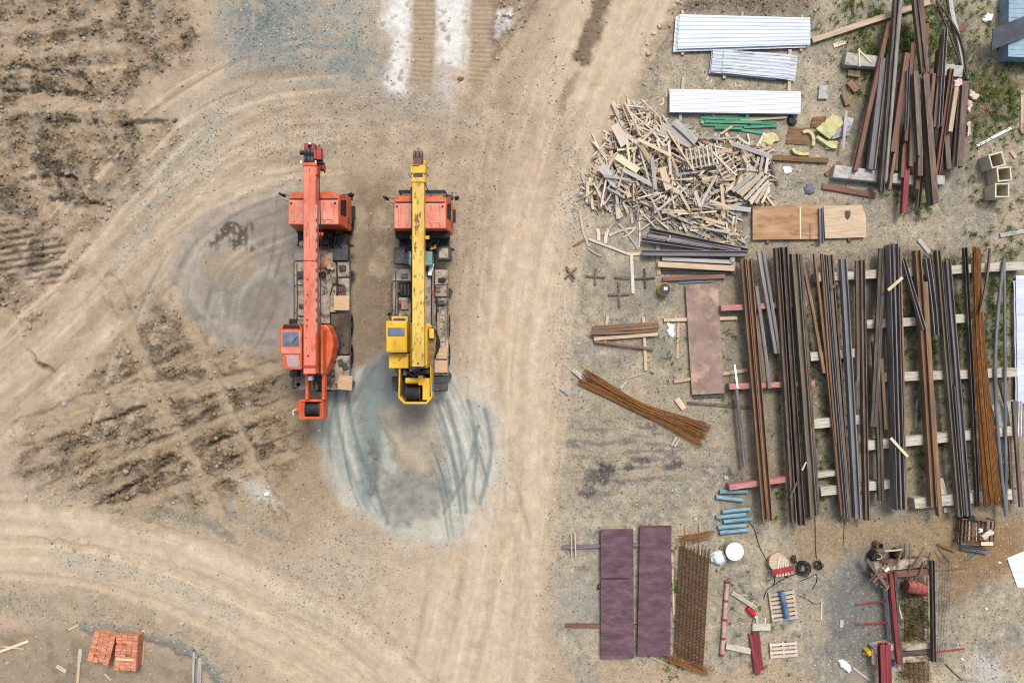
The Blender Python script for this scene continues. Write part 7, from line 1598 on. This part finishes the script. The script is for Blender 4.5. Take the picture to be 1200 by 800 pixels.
while n < 258 and tries < 5000:
    tries += 1; x = rg.uniform(676, 908); y = rg.uniform(118, 286)
    if not inside(x, y, HEAP): continue
    if 812 < x < 862 and 164 < y < 205 and rg.random() < .8: continue
    if 868 < x < 905 and 178 < y < 240 and rg.random() < .85: continue
    if x > 800 and 205 < y < 232 and rg.random() < .5: continue
    d = edge(x, y, HEAP); core = min(1, d/30); z = .01+rg.uniform(.2, 1)*core*.75 if n > 90 else .01+.12*rg.random()
    if x < 745 and y > 190: ang = rg.gauss(102, 22) if rg.random() < .72 else rg.uniform(0, 180)
    elif y > 235: ang = rg.gauss(155, 20) if rg.random() < .7 else rg.uniform(0, 180)
    elif x > 800: ang = rg.gauss(170, 25) if rg.random() < .6 else rg.uniform(0, 180)
    else: ang = rg.uniform(0, 180) if rg.random() < .5 else rg.gauss(130, 35)
    L_ = rg.uniform(.7, 2.3)*(1 if x < 800 else .8); w = rg.choice([.045, .06, .07, .08, .10, .12, .2]) if x < 800 else rg.choice([.07, .09, .12, .15])
    if d < 8: L_ *= .7
    mname = rg.choices(['W_YEL', 'W_TAN', 'W_GRY', 'W_PNK', 'W_BRN'], (4, 2, 2.6, 4, .3) if x < 800 else (3, 2, 3.6, 2.5, .3))[0]
    board(x, y, L_, w, rg.uniform(.02, .05), ang, z, rg.gauss(0, .13)*core, mname); n += 1
for k, (x0, y0, x1, y1, w, mn, t) in enumerate(((887, 165, 878, 195, 0, 'W_GRY', ''),)): pass
def splinters(n):
    base = np.array([(-1, -1, 0), (1, -1, 0), (1, 1, 0), (-1, 1, 0), (-1, -1, 1), (1, -1, 1), (1, 1, 1), (-1, 1, 1)], float)
    fc = np.array([(3, 2, 1, 0), (4, 5, 6, 7), (0, 1, 5, 4), (1, 2, 6, 5), (2, 3, 7, 6), (3, 0, 4, 7)]); P_ = []
    while len(P_) < n:
        x, y = rg.uniform(672, 910), rg.uniform(116, 290)
        if inside(x, y, HEAP): P_.append((x, y, min(1, edge(x, y, HEAP)/30)))
    a = np.array(P_); z = RNG.uniform(.0, 1, n)*a[:, 2]*.6; f = (H-z)/H/PPM; X_, Y_ = (a[:, 0]-600)*f, (400-a[:, 1])*f
    sx = RNG.uniform(.08, .38, n); sy = RNG.uniform(.012, .05, n); sz = RNG.uniform(.01, .03, n); g_ = RNG.uniform(0, 6.28, n); tl = RNG.normal(0, .15, n)
    v = base[None]*np.stack([sx, sy, sz], -1)[:, None, :]; c, d = np.cos(g_)[:, None], np.sin(g_)[:, None]
    vv = np.stack([v[:, :, 0]*c-v[:, :, 1]*d+X_[:, None], v[:, :, 0]*d+v[:, :, 1]*c+Y_[:, None], v[:, :, 2]+v[:, :, 0]*tl[:, None]+z[:, None]+.03], -1).reshape(-1, 3)
    pal = np.array([c3(228, 212, 184), c3(202, 186, 162), c3(206, 198, 184), c3(228, 214, 192), c3(170, 146, 118)])
    return big_mesh('wood_splinters', vv, (fc[None]+8*np.arange(n)[:, None, None]).reshape(-1, 4), np.repeat(pal[RNG.integers(0, 5, n)]*RNG.uniform(.8, 1.15, (n, 1)), 8, 0), TINT)
o = splinters(1150); tag(o, 'broken splinters and off-cuts filling the scrap timber heap', None, None, 'stuff')
# the tidy fan of boards at the heap's right end
FAN = [(852, 222, 884, 197, .22, 'W_YEL'), (858, 224, 886, 202, .20, 'W_GRY'), (864, 226, 889, 207, .16, 'W_GRY'), (868, 229, 894, 202, .18, 'W_TAN'), (873, 234, 899, 206, .16, 'W_GRY'), (878, 236, 901, 212, .14, 'W_PNK'), (880, 239, 892, 222, .12, 'W_YEL'), (886, 238, 898, 220, .13, 'W_GRY'), (893, 238, 902, 219, .12, 'W_YEL'), (884, 199, 889, 184, .12, 'W_GRY'), (891, 200, 894, 184, .12, 'W_GRY'), (897, 203, 900, 185, .13, 'W_PNK'), (871, 197, 873, 173, .28, 'W_GRY')]
FN = ['broad pale yellow board first at the left of the board fan', 'grey board second in the fan', 'grey narrow board third in the fan', 'tan board with yellowish edge in the middle of the fan', 'grey-white board right of the middle of the fan', 'pinkish board near the right of the fan', 'small yellow board low in the fan', 'small grey board low at the fan right', 'small yellow board furthest right in the fan', 'grey slat above the fan, left of three', 'grey slat above the fan, middle of three', 'pinkish slat above the fan, right of three', 'widest grey board upright above the board fan']
for k, (x0, y0, x1, y1, w, mn) in enumerate(FAN):
    z = .30+.03*(k % 4); a = math.degrees(math.atan2(y0-y1, x1-x0)); board((x0+x1)/2, (y0+y1)/2, M(math.hypot(x1-x0, y1-y0), z), w, .04, a, z, rg.uniform(-.04, .04), mn, FN[k])
for x0, y0, x1, y1, w, z, mn, t in ((812, 239, 880, 246, .22, .22, 'W_GRY', 'long broad pale grey plank running to the plywood'), (808, 185, 858, 175, .16, .62, 'W_TAN', 'long tan plank laid above the broken pallet'), (823, 211, 862, 208, .26, .3, 'W_YEL', 'broad yellow plank left of the board fan'), (775, 150, 812, 168, .55, .42, 'W_GRY', 'widest whitish board sheet in the upper heap'), (790, 142, 816, 166, .34, .52, 'W_GRY', 'whitish panel slanting below the white sheets'), (816, 160, 842, 161, .13, .3, 'W_GRY', 'grey strip just left of the yellow planks'), (720, 146, 732, 170, .42, .5, 'W_PNK', 'pinkish panel at the upper left of the heap'), (704, 194, 722, 216, .45, .55, 'W_GRY', 'dark grey panel at the heap left flank'), (857, 168, 905, 184, .20, .35, 'W_GRY', 'long grey plank over the right shoulder of the heap'), (722, 183, 748, 200, .30, .66, 'W_YEL', 'broad yellow plank falling right in the left heap'), (748, 163, 786, 182, .15, .8, 'W_YEL', 'bright yellow plank on the heap crest'), (776, 196, 784, 222, .3, .75, 'W_YEL', 'broad yellow board standing upright on the heap crest'), (764, 185, 768, 222, .18, .8, 'W_GRY', 'curved grey board upright on the heap crest'), (724, 123, 756, 126, .06, .3, 'W_PNK', 'thin lath sticking out at the heap top, level'), (752, 117, 775, 139, .05, .35, 'W_PNK', 'thin lath sticking out at the heap top, falling right'), (727, 132, 760, 117, .05, .3, 'W_TAN', 'thin lath sticking out at the heap top, rising right'), (728, 122, 740, 150, .06, .4, 'W_TAN', 'thin lath standing upright at the heap top')):
    a = math.degrees(math.atan2(y0-y1, x1-x0)); board((x0+x1)/2, (y0+y1)/2, M(math.hypot(x1-x0, y1-y0), z), w, .04, a, z, 0, mn, t)
def broken_pallet(x, y, w, l, rot, n, z, tilt, label):
    p = P(x, y, z); e = empty('broken_pallet', (p.x, p.y, z), math.radians(rot), label, 'pallet', 'broken pallets in the scrap heap'); e.rotation_euler[0] = tilt
    for k in range(n):
        b = MB(); b.box(-w/2+w*k/(n-1), 0, .06, w/n*.42, l, .03); b.build('slat', W_PNK if k % 2 else W_GRY, e)
    for s in (-1, 0, 1):
        b = MB(); b.box(0, s*(l/2-.05), 0, w, .07, .058); b.build('bearer', W_TAN, e)
broken_pallet(822, 184, 1.35, .95, 10, 8, .62, .1, 'broken pallet with slats upright, left of the two in the heap')
broken_pallet(848, 192, 1.15, .85, 120, 7, .55, .12, 'broken pallet turned aslant, right of the two in the heap')
broken_pallet(728, 214, 1.1, .9, 60, 6, .52, .08, 'broken slatted crate side in the left flank of the heap')
# loose branches and laths below the heap
for k, (x0, y0, x1, y1, w, mn, t) in enumerate(((680, 252, 690, 289, 2.6, 'W_GRY', 'crooked grey branch nearest the road'), (700, 268, 701, 282, 4, 'W_PNK', 'pinkish stub among the branches'), (710, 285, 713, 268, 4, 'W_PNK', 'pale stub beside the pinkish one'), (714, 276, 745, 267, 3, 'W_TAN', 'tan branch below the heap'), (725, 262, 748, 292, 3, 'W_GRY', 'grey branch falling right below the heap'), (730, 278, 744, 268, 2, 'W_PNK', 'thin pinkish lath below the heap'), (705, 275, 718, 262, 2, 'W_TAN', 'thin tan twig above the stubs'), (672, 288, 686, 280, 2, 'W_BRN', 'brown twig by the road edge'), (664, 312, 672, 330, 2.5, 'W_BRN', 'brown twig beside the turned cross'), (688, 290, 705, 300, 1.6, 'W_TAN', 'thin tan twig above the rusty crosses'), (748, 250, 749, 290, 2, 'W_PNK', 'upright pinkish lath below the heap'), (740, 235, 741, 262, 3, 'W_GRY', 'upright grey lath at the heap foot'), (668, 232, 679, 222, 3, 'W_GRY', 'grey scrap at the heap left corner'), (716, 252, 722, 242, 2, 'W_TAN', 'small tan twig at the heap foot'), (757, 240, 790, 258, 3, 'W_GRY', 'grey lath falling right at the heap foot'), (735, 297, 751, 297, 3.4, 'W_YEL', 'yellow stub touching the level purple beam'), (746, 256, 769, 252, 4.5, 'W_YEL', 'pale yellow board end at the heap foot'), (782, 282, 785, 276, 2.5, 'W_TAN', 'tiny tan stick on the purple channel'))):
    bar(x0, y0, x1, y1, w, 'T', globals()[mn], t, .41 if 'purple channel' in t else .012, .035, None, 'stick', 'stick', 'branches and laths below the scrap heap', bend=rg.uniform(-2, 2))
for k, (x, y, a) in enumerate(((777, 117, 30), (781, 111, 80), (776, 122, 10), (829, 92, 20), (833, 96, 70), (862, 100, 5), (866, 101, 25))):
    p = P(x, y, .02); b = MB(); b.box(0, 0, 0, .22, .06, .02); o = b.build('wood_chip', W_YEL, None, loc=(p.x, p.y, .004)); o.rotation_euler = (0, 0, a); tag(o, 'orange-yellow wood chip on the ground beside the white sheets', 'wood chip', 'wood chips near the white sheets')

# ------------------------------------------------------------------ bricks, lower left
def brick_stack(x, y, nx_, ny_, nz_, rot, label):
    h = nz_*.073; p = P(x, y, h); e = empty('brick_stack', (p.x, p.y, 0), math.radians(rot), label, 'brick stack', 'brick stacks at the lower left'); r2 = random.Random(int(x)); bx, by = .25, .125; k = 0
    pb = MB(); pb.box(0, 0, .0, nx_*bx, ny_*by, .06); pb.build('pallet_base', W_TAN, e)
    for iz in range(nz_):
        for ix in range(nx_):
            for iy in range(ny_):
                top = iz == nz_-1; rim = ix in (0, nx_-1) or iy in (0, ny_-1)
                if not top and not (rim and iz > nz_-3): continue
                if top and r2.random() < .06: continue
                k += 1
                b = MB(); b.box((ix+.5)*bx-nx_*bx/2+r2.uniform(-.008, .008), (iy+.5)*by-ny_*by/2+r2.uniform(-.006, .006), .06+iz*.073+(r2.uniform(0, .01) if top else 0), bx*.95, by*.93, .068, r2.gauss(0, .03))
                b.build('brick', BRICK, e)
    cm = MB(); cm.box(0, 0, .061, nx_*bx*.9, ny_*by*.9, (nz_-2)*.073-.005); cm.build('brick_core', BRICK, e)
    return e
brick_stack(119.5, 759, 4, 11, 8, -15, 'orange brick stack with chipped top, left of the pair')
brick_stack(148.5, 764, 4, 13, 9, -4, 'orange brick stack with a strap and gaps, right of the pair')
bar(136, 772, 157, 773.5, 2.4, 'T', W_YEL, 'pale batten lying on the right brick stack', .735, .03, None, 'timber_batten', 'batten')
for x0, y0, x1, y1, w, mn, t in ((-5, 765, 33, 751, 3, 'W_YEL', 'pale pole rising right at the left photo edge'), (0, 757, 28, 760, 2, 'W_TAN', 'thin tan pole crossing the pale one at the left edge'), (93, 762, 90, 810, 3.4, 'W_TAN', 'upright tan post left of the brick stacks'), (94, 760, 93, 775, 3.8, 'W_GRY', 'grey post top left of the brick stacks'), (66, 780, 77, 787, 4, 'W_TAN', 'short tan board far left of the bricks'), (122, 789, 130, 797, 2, 'W_TAN', 'thin stick below the brick stacks'), (227, 764, 226, 800, 2.6, 'W_GRY', 'thin grey post right of the bricks'), (234, 770, 233, 808, 4.6, 'W_GRY', 'broad pale grey post at the gravel bank'), (80, 738, 92, 732, 2, 'W_TAN', 'thin twig above the brick stacks'), (215, 570, 218, 577, 2.6, 'BLUEP', 'tiny blue scrap in the churned mud'), (268, 583, 270, 592, 2.4, 'BLUEP', 'pale blue scrap beside the lime patch')):
    q = P(x0, y0, 0); bar(x0, y0, x1, y1, w, 'T', globals()[mn], t, max(0, float(gz((q.x,), (q.y,))[0])), .05, None, 'stick', 'stick')
for x, y, s, t in ((213, 731, 6, 'pinkish pale stone beside the bottom road'), (8, 777, 4, 'pale pink stone at the lower left edge'), (92, 565, 5, 'pale stone in the churned mud'), (75, 473, 6, 'large tan stone left of the churned mud'), (38, 508, 4, 'pale stone at the mud edge'), (147, 552, 6, 'flat pale stone slab in the churned mud'), (312, 579, 7, 'white lime lump left of the grey fan'), (252, 756, 4, 'pale stone on the gravel bank'), (374, 504, 3, 'white pebble at the grey fan edge'), (582, 68, 3, 'white pebble below the lime strips'), (484, 71, 3, 'white pebble between the lime strips'), (540, 92, 7, 'brown lump at the foot of the wide lime strip'), (1128, 772, 4, 'white pebble at the bottom right'), (1156, 713, 4, 'white pebble right of the wire mesh'), (1172, 659, 4, 'white pebble left of the loose white sheet'), (1013, 766, 3, 'white pebble left of the bench foot')):
    q = P(x, y, 0); s *= .55; chunk([(x-s, y-s*.3), (x-s*.2, y-s*.7), (x+s*.9, y-s*.4), (x+s*.8, y+s*.5), (x-s*.4, y+s*.6)], float(gz((q.x,), (q.y,))[0])-.02, .03+.02*s, (BAG if 'white' in t else (W_BRN if 'brown' in t else CONC)), 'stone', t, 'stone', None, x)
# ------------------------------------------------------------------ camera, light, sky
cam = bpy.data.cameras.new('camera'); co = bpy.data.objects.new('camera', cam); COL.objects.link(co)
cam.sensor_fit = 'HORIZONTAL'; cam.sensor_width = 36; cam.lens = 36*H*PPM/1200.0; cam.clip_start = .1; cam.clip_end = 2000
co.location = (0, 0, H); co.rotation_euler = (0, 0, 0); SC.camera = co
SUN_EL, SUN_AZ = 58.0, 20.0       # azimuth from +Y (top of picture) towards +X
w = bpy.data.worlds.new('World'); SC.world = w; w.use_nodes = True
nt = w.node_tree; bg = nt.nodes['Background']
sk = nt.nodes.new('ShaderNodeTexSky'); sk.sky_type = 'NISHITA'; sk.sun_disc = False
sk.sun_elevation = math.radians(SUN_EL); sk.sun_rotation = math.radians(SUN_AZ); sk.dust_density = 5; sk.air_density = 1.0; sk.ozone_density = 1.0
hs = nt.nodes.new('ShaderNodeHueSaturation'); hs.inputs['Saturation'].default_value = .75
nt.links.new(sk.outputs[0], hs.inputs['Color']); nt.links.new(hs.outputs[0], bg.inputs['Color']); bg.inputs['Strength'].default_value = .15
ld = bpy.data.lights.new('sun', 'SUN'); lo = bpy.data.objects.new('sun', ld); COL.objects.link(lo)
ld.energy = 1.5; ld.angle = math.radians(14); ld.color = (1.0, .98, .96)
d = Vector((math.sin(math.radians(SUN_AZ))*math.cos(math.radians(SUN_EL)), math.cos(math.radians(SUN_AZ))*math.cos(math.radians(SUN_EL)), math.sin(math.radians(SUN_EL))))
lo.rotation_euler = d.to_track_quat('Z', 'Y').to_euler(); lo.location = (0, 0, 60)
SC.cycles.filter_width = 1.1
vs = SC.view_settings; vs.view_transform = 'Standard'; vs.look = 'None'; vs.gamma = 1; vs.use_curve_mapping = False; vs.exposure = 0.62
